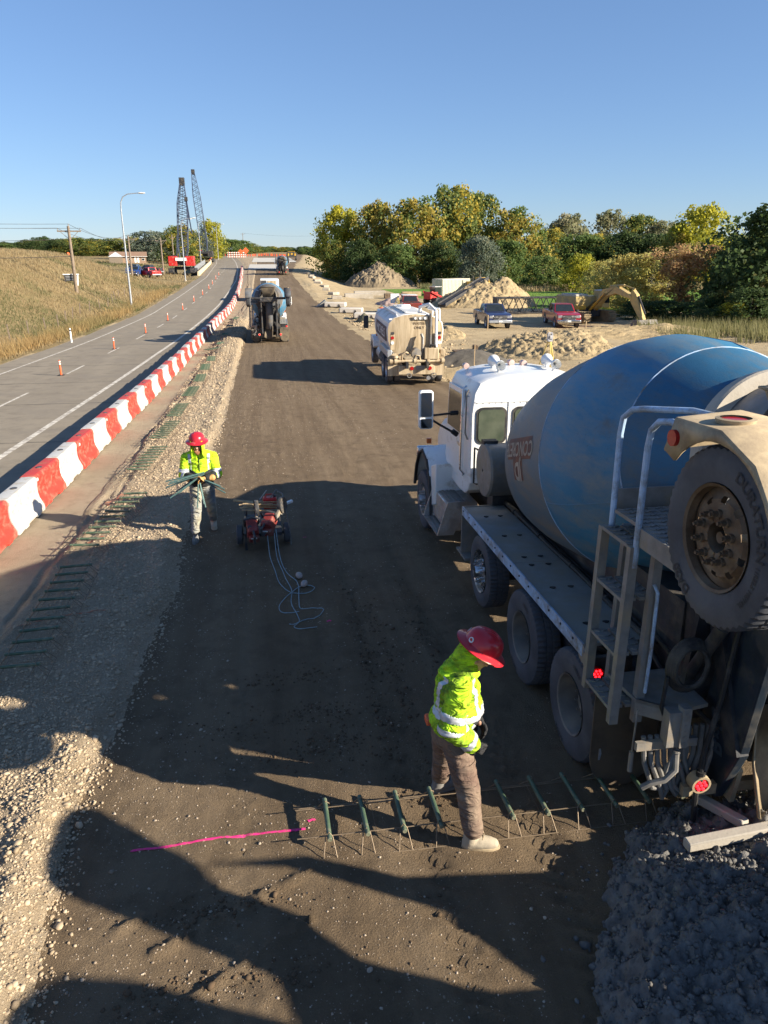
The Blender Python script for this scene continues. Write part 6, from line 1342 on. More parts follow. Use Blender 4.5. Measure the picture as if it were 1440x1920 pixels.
# -- spoil heaps
def heap(label, x, y, rx, ry, h, m, seed, n=120, peaks=1, rough=1):
    gx_ = np.linspace(-1.15, 1.15, n); U, Vv = np.meshgrid(gx_, gx_); d = np.hypot(U, Vv) + .13*fbm(U*2.2 + seed, Vv*2.2, seed)
    Hh = np.clip(1 - d, 0, 1)**.85
    if peaks > 1: Hh = np.maximum(Hh*.8, np.clip(1 - np.hypot((U-.35)/.6, Vv/.7) + .1*fbm(U*3, Vv*3, seed+3), 0, 1)**.85)
    cl_ = np.abs(fbm(U*6, Vv*6, seed+1, 4))*.15 + np.abs(fbm(U*19, Vv*19, seed+2, 3))*.15
    gl = np.abs(fbm(np.arctan2(Vv, U)*5, d*1.2, seed+5, 2))*.16
    xx, yy = x + U*rx, y + Vv*ry; Zh = surf(xx.ravel(), yy.ravel()).reshape(U.shape) + h*Hh + np.where(Hh > 0, h*(cl_*rough - gl*.6)*np.clip(Hh*5, 0, 1), -.12)
    ii = np.arange(n*n).reshape(n, n); q = np.stack([ii[:-1,:-1], ii[:-1,1:], ii[1:,1:], ii[1:,:-1]], -1).reshape(-1, 4); q = q[(d[:-1,:-1] < 1.08).reshape(-1)]
    u, inv = np.unique(q, return_inverse=True); o = npmesh('spoil_heap', np.stack([xx, yy, Zh], -1).reshape(-1, 3)[u], inv.reshape(q.shape), m, 0); tag(o, label, 'spoil heap', 'spoil heaps of the yard'); return o
h_tan = soil('dry spoil', [(.33, .25, .14), (.42, .325, .19), (.24, .175, .10)], .7, 3, 1, 9, dist=.06, third=((.44, .35, .21), 5, .6, .75)); h_grey = soil('grey brown spoil', [(.21, .165, .105), (.26, .205, .135), (.15, .115, .075)], .7, 3, 1, 9, dist=.06)
h_dark = soil('dark gravel heap', [(.11, .10, .085), (.14, .125, .105), (.08, .07, .06)], .9, 6, 1, 30, dist=.03); h_pink = soil('pink quartzite gravel', [(.40, .29, .24), (.46, .34, .29), (.34, .24, .2)], .9, 6, 1, 20, dist=.03)
heap('large grey brown spoil heap at the foot of the yellow trees', 24, 158, 7.5, 7, 4.6, h_grey, 201); heap('two-humped tan spoil heap between the conveyor and the lattice section', 26.6, 90, 6.6, 5, 3.3, h_tan, 211, peaks=2)
heap('nearest heap of bright yellow clods beside the cab roof', 16.6, 42.5, 4.2, 4.8, 1.15, h_tan, 221, 110, 2, 1.9); heap('low bank of clods in front of the digger bucket', 26.5, 52.5, 8, 3.0, .8, h_tan, 231, 90, 2, 1.9)
heap('low dark gravel heap right of the tank truck', 10.4, 37.6, 2.4, 1.6, .7, h_dark, 241, 50, 1, .6); heap('flat pink gravel heap behind the old red pickup', 16.8, 94, 3.0, 2.6, 1.1, h_pink, 251, 50); heap('small mound of earth beside the survey tripod', 12.0, 74, 1.5, 1.5, .7, h_tan, 261, 40, 1, 1.4)
heap('clods in front of the dark blue pickup left of the yard track', 12.6, 55, 2.2, 4, .6, h_tan, 271, 60, 2, 2)
heap('dark olive heap pushed up at the edge of the haul road', 8.9, 67.6, .75, .9, .75, soil('dark olive clay', [(.12, .115, .075), (.16, .15, .1), (.09, .085, .055)], 2, 6, 1, 20), 281, 40, 1, .6)
# pale slabs with dark notches along the road
slabm = M('pale fabric-wrapped slab', (.55, .50, .43), .85, 0, .08, 3, .1, 40)
def slab(x, y, rz, label):
    t = thing('slab_stack', label, 'slab', (x, y, gz(x, y) + .02), (0, 0, rz), 'pale slabs along the haul road')
    MB().box((0, 0, .3), (2.3, 1.5, .45)).build('slab', slabm, t, .5, .06); MB().box((-1.18, 0, .28), (.05, 1.4, .4)).build('end_board', K['dark_steel'], t)
    for k in (-.6, .5): MB().prism([(k-.18, .05), (k+.18, .05), (k, .4)], 'y', -.79, -.76).build('strap_gusset', K['dark_steel'], t)
slab(9.6, 71, R(-12), 'pale slab nearest the tank truck, by the edge of the haul road'); slab(8.9, 77.5, R(-14), 'pale slab in the middle of the three beside the haul road'); slab(8.0, 85, R(-14), 'pale slab furthest along the haul road, with a dark sheet before it')
sh_ = MB().prism([(-1.0, 0), (1.0, 0), (.0, .75)], 'y', -.6, .6).build('ground_sheet', K['deck'], None, .5, .05, loc=(6.9, 86, gz(6.9, 86))); tag(sh_, 'dark sheet draped in a low tent left of the furthest slab', 'sheet')
# steel plate lying out, survey gear, cones, stakes
pl_ = thing('steel_skid', 'rusty steel skid lying on the ground right of the tank truck', 'steel skid', (11.6, 42.6, sz(11.6, 42.6) + .05)); MB().box((0, 0, .08), (1.5, .7, .1)).build('plate', K['rust'], pl_); MB().box((.55, 0, .25), (.2, .5, .3)).build('bracket', K['rust'], pl_)
def tripod(label, x, y, h, instr):
    z = sz(x, y); t = thing('survey_tripod', label, 'tripod', (x, y, z))
    for k in range(3): a = 2.1*k + .5; MB().bar((.09*math.cos(a), .09*math.sin(a), h), (.55*math.cos(a), .55*math.sin(a), 0), .06, .04).build('leg', K['yellow_wood'], t)
    MB().cyl((0, 0, h), (0, 0, h + .05), .11, n=12).build('head_plate', K['yellow_wood'], t)
    if instr:
        b = MB(); b.box((0, 0, h + .1), (.2, .2, .08)); b.box((-.09, 0, h + .25), (.05, .16, .3)); b.box((.09, 0, h + .25), (.05, .16, .3)); b.box((0, 0, h + .26), (.12, .2, .16)); b.cyl((0, -.14, h + .27), (0, .14, h + .27), .05, n=12); b.box((0, 0, h + .43), (.2, .07, .05)); b.build('instrument', M('grey instrument', (.4, .4, .42), .5), t, .5)
    else: MB().box((0, 0, h + .12), (.12, .12, .16)).build('instrument', K['grey_plastic'], t)
K['yellow_wood'] = M('yellow tripod wood', (.52, .40, .12), .6)
tripod('yellow survey tripod with a total station beyond the white cab roof', 12.7, 32.4, 1.5, True); tripod('small survey tripod standing on the mound beyond the tank truck', 13.6, 77, 1.6, False)
o = MB().box((0, 0, .3), (.5, .4, .6)).build('instrument_case', K['yellow_wood'], None, .5, .04, loc=(14.3, 76.2, gz(14.3, 76.2))); tag(o, 'yellow instrument case at the foot of the far tripod', 'case')
def stake(name, label, x, y, h, m, w=.04): o = MB().box((0, 0, h/2), (w, w*.6, h)).build(name, m, None, 0, loc=(x, y, sz(x, y) - .03)); return tag(o, label, 'stake', 'survey stakes in the yard')
stake('survey_stake', 'pale survey stake in front of the dark blue pickup', 17.6, 58.3, 1.2, K['wood'], .06); stake('survey_stake', 'thin pale stake standing left of the white cab roof', 9.4, 33, 1.4, K['wood'], .03); stake('survey_stake', 'short pale stake in the clods right of the total station', 23.5, 53, 1.0, K['wood'], .07); stake('survey_stake', 'thin dark stake left of the tank truck mirror', 10.2, 66, 1.6, K['rust'], .05)
def drum_cone(label, x, y): 
    t = thing('channelizer_drum', label, 'traffic drum', (x, y, sz(x, y))); MB().lathe([(.01, .95), (.2, .95), (.24, .5), (.28, .06)], (0,0,0), (0,0,1), 18).build('drum_body', K['orange'], t, .6); MB().lathe([(.22, .72), (.235, .6), (.24, .58)], (0,0,0), (0,0,1), 18).build('band', K['white_print'], t)
    MB().box((0, 0, .03), (.6, .6, .06)).build('base', K['black'], t)
drum_cone('single orange traffic drum beyond the tank truck on the left', 11.2, 72.5)
# ---------------------------------------------------------------- things along the highway
dl0 = None
dord = ORD1
for i, y in enumerate([36.1, 48.3, 59.5, 71, 83, 95, 107, 119, 131, 146, 161]):
    x = float(hw(y, 'c')) + .05; lb_ = f'orange delineator post on the centre line, {dord[i]} from the camera'
    if dl0 is None:
        dl0 = thing('delineator_post', lb_, 'delineator', group='orange delineators along the centre line'); MB().lathe([(.055, .04), (.05, .82), (.03, .86), (.001, .86)], (0,0,0), (0,0,1), 14).build('post', K['orange'], dl0, .6); MB().box((0, 0, .02), (.32, .32, .045)).build('base', K['black'], dl0, .5, .015)
        for z in (.62, .74): MB().lathe([(.056, z), (.056, z + .06)], (0,0,0), (0,0,1), 14).build('band', K['white_print'], dl0)
        o = dl0; o.scale = (.82,)*3
    else: o = dup(dl0, label=lb_)
    o.location = (x, y, float(zroad(y)) + .035)
wp = thing('marker_post', 'white marker post on the left verge of the highway', 'marker post', (-12.85, 53.4, sz(-12.85, 53.4))); MB().lathe([(.06, 0), (.055, .95), (.02, 1.0)], (0,0,0), (0,0,1), 12).build('post', K['white_print'], wp); MB().lathe([(.062, .8), (.062, .9)], (0,0,0), (0,0,1), 12).build('band', K['grey_plastic'], wp)
def lamp_post(label, x, y, h, arm, lean=0):
    t = thing('street_lamp', label, 'street lamp', (x, y, sz(x, y)), (0, R(lean), 0), 'street lamps along the highway')
    P = [(0, 0, 0), (0, 0, h*.5), (0, 0, h*.86), (.05, 0, h*.93), (.3, 0, h*.975), (.8, 0, h), (arm, 0, h + .12)]
    MB().tube(P, [.12, .09, .07, .065, .06, .05, .045], 10).build('pole', K['galv'], t, .6); b = MB(); b.ball((arm + .35, 0, h + .12), (.42, .17, .09), 14, 8); b.build('luminaire', M('pale lamp head', (.6, .6, .58), .4), t)
    MB().cyl((0, 0, 0), (0, 0, .25), .2, n=12).build('base', K['concrete'], t)
lamp_post('tall curved street lamp beside the dry grass bank, nearest of the row', -14.3, 87.7, 11.6, 1.9); lamp_post('street lamp standing in front of the left lattice crane', -13.4, 142, 10.4, 1.9); lamp_post('street lamp standing in front of the right lattice crane', -15.8, 215, 11.6, 2.0); lamp_post('far street lamp right of the yellow-topped tree', -15.6, 300, 12.4, 2.2)
wires = []
def utility_pole(label, x, y, h, arm=2.6, rz=0):
    t = thing('utility_pole', label, 'utility pole', (x, y, sz(x, y)), (0, 0, rz), 'wooden utility poles on the left'); MB().cyl((0, 0, -.2), (0, 0, h), .19, .13, 12).build('pole', K['pole_wood'], t)
    MB().box((0, .14, h - .5), (arm, .1, .13)).build('cross_arm', K['pole_wood'], t)
    for s in (-1, 1): MB().bar((0, .14, h - 1.35), (s*arm*.36, .14, h - .58), .05).build('brace', K['steel'], t)
    for x_ in (-arm*.47, arm*.47, 0): MB().cyl((x_, .14, h - .44 if x_ else h), (x_, .14, h - .2 if x_ else h + .25), .05, .03, 8).build('insulator', K['steel'], t)
    return Vector((x, y, sz(x, y) + h))
U = [utility_pole('nearest wooden utility pole standing on the grass bank before the signboard', -19.7, 87, 6.7, 2.4), utility_pole('wooden utility pole behind the tall curved street lamp', -22.0, 139, 6.6, 2.7), utility_pole('wooden utility pole right of the parked cars, left of the crane', -19.6, 163, 7.0, 2.2), utility_pole('bare wooden pole close left of the red crane', -21.8, 205, 7.8, 1.4), utility_pole('thin far pole at the end of the tree row', -9.5, 470, 11, 2.5), utility_pole('utility pole beyond the far street lamp', -22, 420, 11, 2.6)]
def wire(A, B, sag, label, r=.018): 
    P = [A + (B-A)*(i/16) - V3(0, 0, 4*sag*(i/16)*(1-i/16)) for i in range(17)]; o = MB().tube(P, r, 5).build('overhead_wire', K['dark_steel'], None, 0); tag(o, label, 'wire', 'overhead wires')
for k, (dx, dz, nm) in enumerate(((-1.2, -.2, 'left'), (1.2, -.2, 'right'), (0, .2, 'top'))):
    o_ = V3(dx, .14, dz); wire(V3(-70, 60, 9.3 + dz) + V3(dx, 0, 0), U[0] + o_, 1.0, f'overhead wire running off left from the nearest pole, {nm} strand'); wire(U[0] + o_, U[1] + o_, .9, f'overhead wire between the first two poles, {nm} strand'); wire(U[1] + o_, U[2] + o_, .5, f'overhead wire beyond the second pole, {nm} strand', .014)
wire(V3(-70, 62, 6.9), U[0] - V3(0, 0, 1.3), .9, 'lower overhead cable running off left from the nearest pole', .022); wire(V3(-60, 74, 4.6), U[0] - V3(0, 0, 3.0), .5, 'lowest dark cable sagging across the grass bank', .03); wire(U[4] + V3(0, 0, 0), V3(60, 470, 15.5), 2, 'faint overhead wire crossing above the haul road to the trees', .03)
sg = thing('signboard', 'weathered signboard seen from behind at the foot of the nearest pole', 'signboard', (-21.1, 91.5, sz(-21.1, 91.5)), (0, 0, R(14)), None, .68)
for x in (-.95, .95): MB().box((x, 0, .75), (.22, .12, 1.9), (0, R(6 if x > 0 else -4), 0)).build('post', K['white'] if x > 0 else K['dark_steel'], sg)
MB().box((0, .08, 1.05), (2.1, .05, 1.0)).build('board', K['dark_steel'], sg); MB().box((0, .0, 1.62), (2.5, .14, .13)).build('top_rail', K['white_print'], sg)
for z in (.75, 1.05, 1.3): MB().box((0, .0, z), (1.9, .07, .07)).build('batten', K['galv'], sg)
fp0 = None
for i in range(16):
    u = i/15; x, y = -16.6 - 1.1*u*0 - .3*math.sin(i), 47 + 52*u
    lb_ = 'leaning wooden fence post in the verge grass, nearest of the line' if i == 0 else f'thin weathered fence post in the verge grass, {ORD2(i)} of the line going away'
    o = MB().bar((0, 0, -.1), (rng.normal(0, .06), 0, 1.35 if i == 0 else 1.0), .1 if i == 0 else .07).build('fence_post', K['pole_wood'], None, 0, loc=(x, y, sz(x, y))); tag(o, lb_, 'fence post', 'fence posts in the verge grass')
# bridge side walls of the old road
gw = thing('bridge_wall', 'low cream concrete bridge wall beyond the red crane', 'bridge wall'); 
def wall_strip(name, pts, h, w, m, parent):
    V = []
    for x, y in pts:
        z = float(zroad(y)); V += [(x-w/2, y, z-.3), (x+w/2, y, z-.3), (x+w*.3, y, z+h), (x-w*.3, y, z+h)]
    n = len(pts); return MB().add(V, [(i*4+j, i*4+(j+1) % 4, (i+1)*4+(j+1) % 4, (i+1)*4+j) for i in range(n-1) for j in range(4)] + [(0,1,2,3), tuple(range(4*n-4, 4*n))]).build(name, m, parent, .5)
wall_strip('wall', [(float(hw(y, 'pl')) - .5, y) for y in np.linspace(160, 262, 12)], .85, .45, M('cream concrete', (.55, .47, .32), .8, 0, .08, 1), gw); wall_strip('grey_panel', [(float(hw(y, 'pl')) - 1.7, y) for y in np.linspace(172, 235, 8)], 1.5, .12, K['galv'], gw)
for i, y in enumerate(np.linspace(262, 330, 12)):
    x = float(hw(y, 'pl')) - .8; o = MB().lathe([(.01, 1.0), (.2, 1.0), (.28, 0)], (0,0,0), (0,0,1), 10).build('channelizer_drum', K['orange'], None, .6, loc=(x, y, float(zroad(y)))); tag(o, f'tiny orange drum beyond the bridge wall, {ORD2(i)} going away', 'traffic drum', 'orange drums beyond the bridge')
for i in range(34):
    x, y = -16 + i*.95 + rng.normal(0, .2), 372 + 10*math.sin(i*.4); o = MB().box((0, 0, .5), (.5, .3, 1.0)).build('traffic_barricade', K['orange'] if i % 3 else K['barrier_red'], None, 0, loc=(x, y, float(zroad(y)))); tag(o, f'tiny {"orange" if i % 3 else "red"} barricade closing the far end of the haul road, {ORD2(i) if i else "leftmost"} from the left', 'barricade', 'barricades across the far end')
bc = thing('road_barricade', 'white and orange striped road barricade across the far highway', 'barricade', (-9.6, 330, float(zroad(330))))
for z in (.5, 1.3, 2.1):
    r_ = MB().box((0, 0, z), (7.5, .08, .42)).build('rail', K['white_print'], bc)
    for k in range(8): MB().box((-3.3 + k*.95, -.05, z), (.35, .03, .4)).build('stripe', K['orange'], r_)
for x in (-3.4, 0, 3.4): MB().box((x, .1, 1.2), (.14, .14, 2.5)).build('post', K['galv'], bc)
def diamond(label, x, y, zc, s, red=False):
    t = thing('warning_sign', label, 'warning sign', (x, y, float(terrain(x, y)))); MB().prism([(0, zc-s), (s, zc), (0, zc+s), (-s, zc)], 'y', -.03, .03).build('panel', K['orange'] if not red else K['barrier_red'], t); MB().box((0, .08, zc/2), (.12, .1, zc)).build('post', K['galv'], t)
diamond('orange diamond warning sign beside the striped barricade', -5.6, 318, 3.0, 1.3); diamond('second orange diamond sign just left of the larger one', -7.8, 324, 2.6, 1.0); diamond('small red sign on the horizon right of the paving machine', 32.5, 420, 3.6, 1.5, True)
# -- lattice cranes
def crane(label, x, y, h, lean, rz, red, w0, low=0):
    z = sz(x, y); t = thing('lattice_crane', label, 'crane', (x, y, z), (0, 0, rz))
    for s in (-1, 1): b = MB(); track(b, *sorted((s*1.6, s*2.7)), -3.2, 3.2, 0, 1.3); b.build('crawler_track', K['dark_steel'], t, .5, .05)
    MB().box((0, 0, 1.3), (3.2, 2.6, .6)).build('undercarriage', K['dark_steel'], t)
    for s in (-1, 1): MB().box((s*1.7, -1.6, 2.75), (1.7, 3.6, 1.9)).build('machine_house', K['red_paint'] if red else K['dark_steel'], t, .5, .06)
    MB().box((0, -1.2, 2.6), (1.7, 3.0, 1.4)).build('winch_deck', K['dark_steel'], t); MB().box((-1.7, 1.2, 2.9), (1.3, 1.6, 2.0)).build('cab', K['glass'] if red else K['red_paint'], t, .5, .06); MB().box((0, -3.4, 3.1), (2.2, .2, .6)).build('name_plate', K['white_print'] if red else K['dark_steel'], t)
    foot = V3(0, 1.4, 2.4); tip = V3(lean, 6.5, h); m1 = foot + (tip-foot)*.18; m2_ = foot + (tip-foot)*.72
    for (a, b_, wa, wb, n, nm) in ((foot, m1, w0*.5, w0, 3, 'boom_foot'), (m1, m2_, w0, w0, 14, 'boom'), (m2_, tip, w0, w0*.42, 8, 'boom_tip')): lattice(MB(), a, b_, wa, wb, n, .055, V3(0, -1, .2)).build(nm, K['crane_steel'], t)
    MB().box(tip + V3(0, 0, .3), (1.1, 1.2, 1.5)).build('boom_head', K['dark_steel'], t, .5, .05)
    g0 = V3(0, -2.6, 3.6); gt = V3(.2, -4.0, h*.42); 
    for s in (-.8, .8): MB().bar(g0 + V3(s, 0, 0), gt + V3(s*.6, 0, 0), .22).build('mast_leg', K['crane_steel'], t)
    for s in (-.4, .4): MB().cyl(gt + V3(s, 0, 0), tip + V3(s*.5, 0, 0), .045, n=5).build('pendant_rope', K['dark_steel'], t)
    return t, tip
K['crane_steel'] = M('bluish crane steel', (.045, .06, .10), .5, .3, .2, 2)
c1, tip1 = crane('red crawler crane with dark lattice boom, the nearer and left of the two', -16.1, 168, 18.2, .6, R(0), True, 2.0); c2, tip2 = crane('crawler crane with tall blue-grey lattice boom, the farther and right of the two', -17.9, 266, 27.8, -2.5, R(0), False, 2.3)
pz = thing('pile_hammer', 'slim dark blue rod hanging from the left crane boom', 'pile hammer', (-14.2, 170, sz(-14.2, 170)), scale=.88)
pm = K['crane_steel']; MB().bar((-.4, 0, 16.6), (.0, 0, 12.4), .38).build('leads', pm, pz); MB().bar((0, 0, 12.6), (.35, 0, 9.2), .26).build('hammer_rod', pm, pz); MB().box((-.4, 0, 16.9), (.7, .7, .9)).build('head', K['dark_steel'], pz); MB().box((.25, 0, 12.6), (.8, .2, .18)).build('guide', K['white_print'], pz); MB().cyl((-.4, 0, 17.2), tip1 + V3(-2.4, -4.5, -.2), .05, n=5).build('hoist_rope', K['dark_steel'], pz)
# -- house and parked cars on the left
hs_ = thing('house', 'low house with brown roof and pale gable behind the grass bank', 'house', (-35.6, 222, gz(-35.6, 222) + .3), (0, 0, R(8)), None, .68)
MB().box((0, 0, 1.3), (13.5, 7.5, 2.6)).build('wall', M('brick house wall', (.28, .19, .13), .85, 0, .15, 3), hs_); MB().prism([(-4.4, 2.55), (4.4, 2.55), (0, 4.4)], 'x', -7.2, 7.2).build('roof', M('brown shingle roof', (.24, .15, .10), .85, 0, .15, 2, .2, 20), hs_)
MB().prism([(-7.6, 2.5), (-1.9, 2.5), (-4.7, 4.3)], 'y', -5.2, -.2).build('gable_roof', M('pale blue grey gable', (.50, .53, .56), .7), hs_); MB().box((-4.7, -4.2, 1.25), (5.0, 1.4, 2.5)).build('gable_wall', M('darker wing wall', (.2, .16, .12), .85), hs_)
for x in (2.6, 3.7): MB().box((x, -3.78, 1.2), (.7, .06, 1.9)).build('door', K['white_print'], hs_)
for x in (.6, 5.6): 
    w_ = MB().box((x, -3.78, 1.5), (1.1, .06, .9)).build('window', K['white_print'], hs_); MB().box((x, -3.83, 1.5), (.9, .04, .7)).build('pane', K['glass'], w_)
MB().box((0, -4.1, 2.62), (14.5, .7, .12)).build('gutter', K['white_print'], hs_)
pickup('bright red pickup parked left of the red crane', car_paint('vivid red car paint', (.50, .02, .02)), (-20.6, 150, gz(-20.6, 150) + .05), R(38), 5.2); pickup('blue pickup parked left of the bright red one', car_paint('deep blue car paint', (.02, .06, .22)), (-23.0, 150, gz(-23.0, 150) + .05), R(170), 5.6); pickup('dark grey pickup parked behind the bright red one', car_paint('dark grey car paint', (.04, .045, .05)), (-22.0, 159, gz(-22.0, 159) + .05), R(70), 5.6); pickup('silver blue pickup behind the blue one', car_paint('silver blue car paint', (.16, .2, .26)), (-24.6, 159, gz(-24.6, 159) + .05), R(172), 5.6)
ld = thing('backhoe_loader', 'rust orange loader among stacked timber at the top of the bank', 'loader', (-35, 152, gz(-35, 152))); MB().box((0, 0, 1.2), (1.8, 3.2, 1.0)).build('body', K['rust'], ld, .5, .1); MB().bar((.3, 1.0, 1.4), (-.6, 2.0, 3.2), .4).build('arm', K['orange'], ld); MB().box((0, -.4, 2.2), (1.5, 1.4, 1.1)).build('cab', K['glass'], ld, .5, .05)
for s in (-1, 1):
    for y in (-1.1, 1.1): std_wheel(ld, (s*.9, y, .6), .6, .4)
for i in range(7):
    x = -38 + i*1.5; o = MB().box((0, 0, .5), (rng.uniform(.6, 1.2), .8, rng.uniform(.8, 1.6))).build('timber_stack', [K['wood'], K['rust'], K['white'], K['wood']][i % 4], None, .4, .04, loc=(x, 149 + 2*math.sin(i*2), gz(x, 149))); tag(o, f'{["pale timber", "rusty", "white wrapped", "brown timber"][i % 4]} stack at the top of the bank, {ORD1[i] if i else "leftmost"} from the left', 'stack', 'stacked material at the top of the bank')
# -- bits and pieces
for i, (x, y, L_) in enumerate(((17, 122, 5), (23, 118, 3), (13.5, 108, 4), (19.5, 112, 3.4))):
    o = MB().box((0, 0, .35), (L_, .9, .7)).build('block_row', [K['concrete'], K['wood'], K['concrete'], K['rust']][i], None, .4, .04, loc=(x, y, gz(x, y))); tag(o, ['long pale concrete block below the large spoil heap', 'brown timber pile left of the container', 'pale concrete block at the edge of the haul road bank', 'rusty steel pile left of the red loader'][i], 'block')
for i in range(9): x, y = 9.6 + i*.05 + .4*(i % 2), 100 + i*9; o = MB().box((0, 0, .2), (1.3, 1.0, .4), (0, 0, i*.7)).build('concrete_block', K['concrete'], None, .4, .04, loc=(x, y, gz(x, y))); tag(o, f'small pale concrete block on the bank right of the haul road, {ORD1[i]} one going away', 'block', 'pale blocks along the bank')
tm2 = MB(); tm2.bar((0, 0, .1), (6.5, -30, .1), .3, .2); o = tm2.build('long_pipe', K['rust'], None, 0, loc=(10.4, 118, gz(10.4, 118) + .15)); o2 = o; bpy.data.objects.remove(o2)
# reinforcing sheets leaning, dark wheel marks on the verge by the tanker
ms = thing('wire_mesh', 'rusty wire mesh lying right of the white cab', 'wire mesh', (9.0, 27.5, sz(9.0, 27.5) + .05)); b = MB()
for k in range(9): b.cyl((-.8 + k*.2, -2, 0), (-.8 + k*.2, 2, .02), .012, n=5)
for k in range(14): b.cyl((-.8, -1.95 + k*.3, 0), (.8, -1.95 + k*.3, .02), .012, n=5)
b.build('mesh_wires', K['rust'], ms)
# ---------------------------------------------------------------- trees, shrubs, grass
def leaf_mat(name, a, b_, c, pc=.5):
    m, t, bs = nodes(name); at = N(t, 'ShaderNodeAttribute', attribute_name='hue'); to = N(t, 'ShaderNodeAttribute', attribute_name='tone')
    f = ramp(t, at.outputs['Fac'], max(0, pc-.12), min(1, pc+.12)); col = mixc(t, f, mixc(t, to.outputs['Fac'], a, b_), c)
    t.links.new(col, bs.inputs['Base Color']); bs.inputs['Roughness'].default_value = .65; bs.inputs['Specular IOR Level'].default_value = .25
    tr = N(t, 'ShaderNodeBsdfTranslucent'); t.links.new(col, tr.inputs[0]); mx = N(t, 'ShaderNodeMixShader'); mx.inputs[0].default_value = .5
    t.links.new(bs.outputs[0], mx.inputs[1]); t.links.new(tr.outputs[0], mx.inputs[2]); t.links.new(mx.outputs[0], t.nodes['Material Output'].inputs[0]); return m
LM = {'cotton_gold': leaf_mat('cottonwood leaves turning gold', (0.100, 0.153, 0.038), (0.202, 0.252, 0.062), (0.425, 0.331, 0.068), .56), 'cotton_green': leaf_mat('cottonwood leaves olive', (0.092, 0.144, 0.038), (0.219, 0.252, 0.073), (0.494, 0.378, 0.053), .72),
 'yellow': leaf_mat('yellow green leaves', (0.238, 0.269, 0.042), (0.402, 0.378, 0.062), (0.500, 0.450, 0.042), .6), 'dark': leaf_mat('dark green leaves', (0.047, 0.079, 0.027), (0.094, 0.139, 0.046), (0.164, 0.153, 0.042), .85), 'mid': leaf_mat('mid green leaves', (0.083, 0.144, 0.042), (0.156, 0.216, 0.062), (0.238, 0.234, 0.062), .75),
 'grey': leaf_mat('grey green leaves', (0.100, 0.135, 0.095), (0.202, 0.234, 0.167), (0.293, 0.288, 0.188), .8), 'willow': leaf_mat('tan willow leaves', (0.348, 0.261, 0.073), (0.500, 0.422, 0.126), (0.500, 0.486, 0.167), .6), 'rustleaf': leaf_mat('rusty thinning leaves', (0.439, 0.234, 0.115), (0.500, 0.360, 0.167), (0.366, 0.324, 0.105), .68), 'pale': leaf_mat('pale olive leaves', (0.202, 0.216, 0.105), (0.312, 0.306, 0.167), (0.366, 0.324, 0.188), .7)}
BARK = M('grey brown bark', (.13, .10, .075), .9, 0, .3, 6, .4, 20)
def crown_mesh(kind, seed, n=4600, shape='round', leaf=.021, lobes=26, sparse=1.0):
    r = np.random.default_rng(seed); C_ = []; Rr = []; Hu = []
    for i in range(lobes):
        u = r.uniform(.04, .96) if shape != 'bush' else r.uniform(.02, .9)
        w = {'round': math.sin(math.pi*min(1, .22 + u*.74))**.6*.43, 'tall': (math.sin(math.pi*min(1, .2 + u*.74))**.55)*.38, 'bush': math.sqrt(max(0, 1-u*u))*.46, 'spread': (.2 + .8*u)*.42 if u < .8 else .36}[shape]
        a = r.uniform(0, 6.28); q = math.sqrt(r.random())*w; C_.append((q*math.cos(a), q*math.sin(a), u)); Rr.append(r.uniform(.05, .105)); Hu.append(r.random())
    C_ = np.array(C_); Rr = np.array(Rr); Hu = np.array(Hu); k = r.choice(lobes, n, p=Rr**2/np.sum(Rr**2)); d = r.normal(size=(n, 3)); d /= np.linalg.norm(d, axis=1)[:, None]
    rad = Rr[k]*(1 - .55*r.random(n)**2.2)*(1 + .25*r.normal(size=n)*.5); P = C_[k] + d*rad[:, None]*np.array([1, 1, .85]); P[:, 2] = np.clip(P[:, 2], 0.0, 1.05)
    k2 = int(n*(.14 if shape == 'spread' else .32)); uu = r.uniform(.4 if shape == 'spread' else .05, .93, k2)       # leaves between the lobes close the crown
    ww = np.array([{'round': math.sin(math.pi*min(1, .22 + u_*.74))**.6*.46, 'tall': math.sin(math.pi*min(1, .2 + u_*.74))**.55*.40, 'bush': math.sqrt(max(0, 1-u_*u_))*.48, 'spread': (.2 + .8*u_)*.42 if u_ < .8 else .34}[shape] for u_ in uu])
    aa = r.uniform(0, 6.28, k2); qq = ww*np.sqrt(r.uniform(.45 if shape != 'spread' else .1, 1, k2))*(1 + .30*np.sin(aa*3 + uu*9 + seed) + .18*np.sin(aa*7 - uu*17)); P[:k2] = np.stack([qq*np.cos(aa), qq*np.sin(aa), uu + r.normal(0, .015, k2)], 1); d[:k2] = np.stack([np.cos(aa)*.8, np.sin(aa)*.8, (uu-.4)], 1)
    nrm = d + r.normal(size=(n, 3))*.7; nrm /= np.linalg.norm(nrm, axis=1)[:, None]; t1 = np.cross(nrm, r.normal(size=(n, 3))); t1 /= np.linalg.norm(t1, axis=1)[:, None]; t2 = np.cross(nrm, t1); s = leaf*r.uniform(.55, 1.35, n)[:, None]
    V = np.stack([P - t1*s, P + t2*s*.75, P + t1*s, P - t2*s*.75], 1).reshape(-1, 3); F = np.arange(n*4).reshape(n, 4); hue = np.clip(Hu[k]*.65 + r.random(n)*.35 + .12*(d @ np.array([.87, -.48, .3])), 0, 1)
    me_o = npmesh('crown', V, F, LM[kind], 0, attrs={'hue': np.repeat(hue, 4), 'tone': np.repeat(r.random(n), 4)}); me = me_o.data; bpy.data.objects.remove(me_o); return me, C_
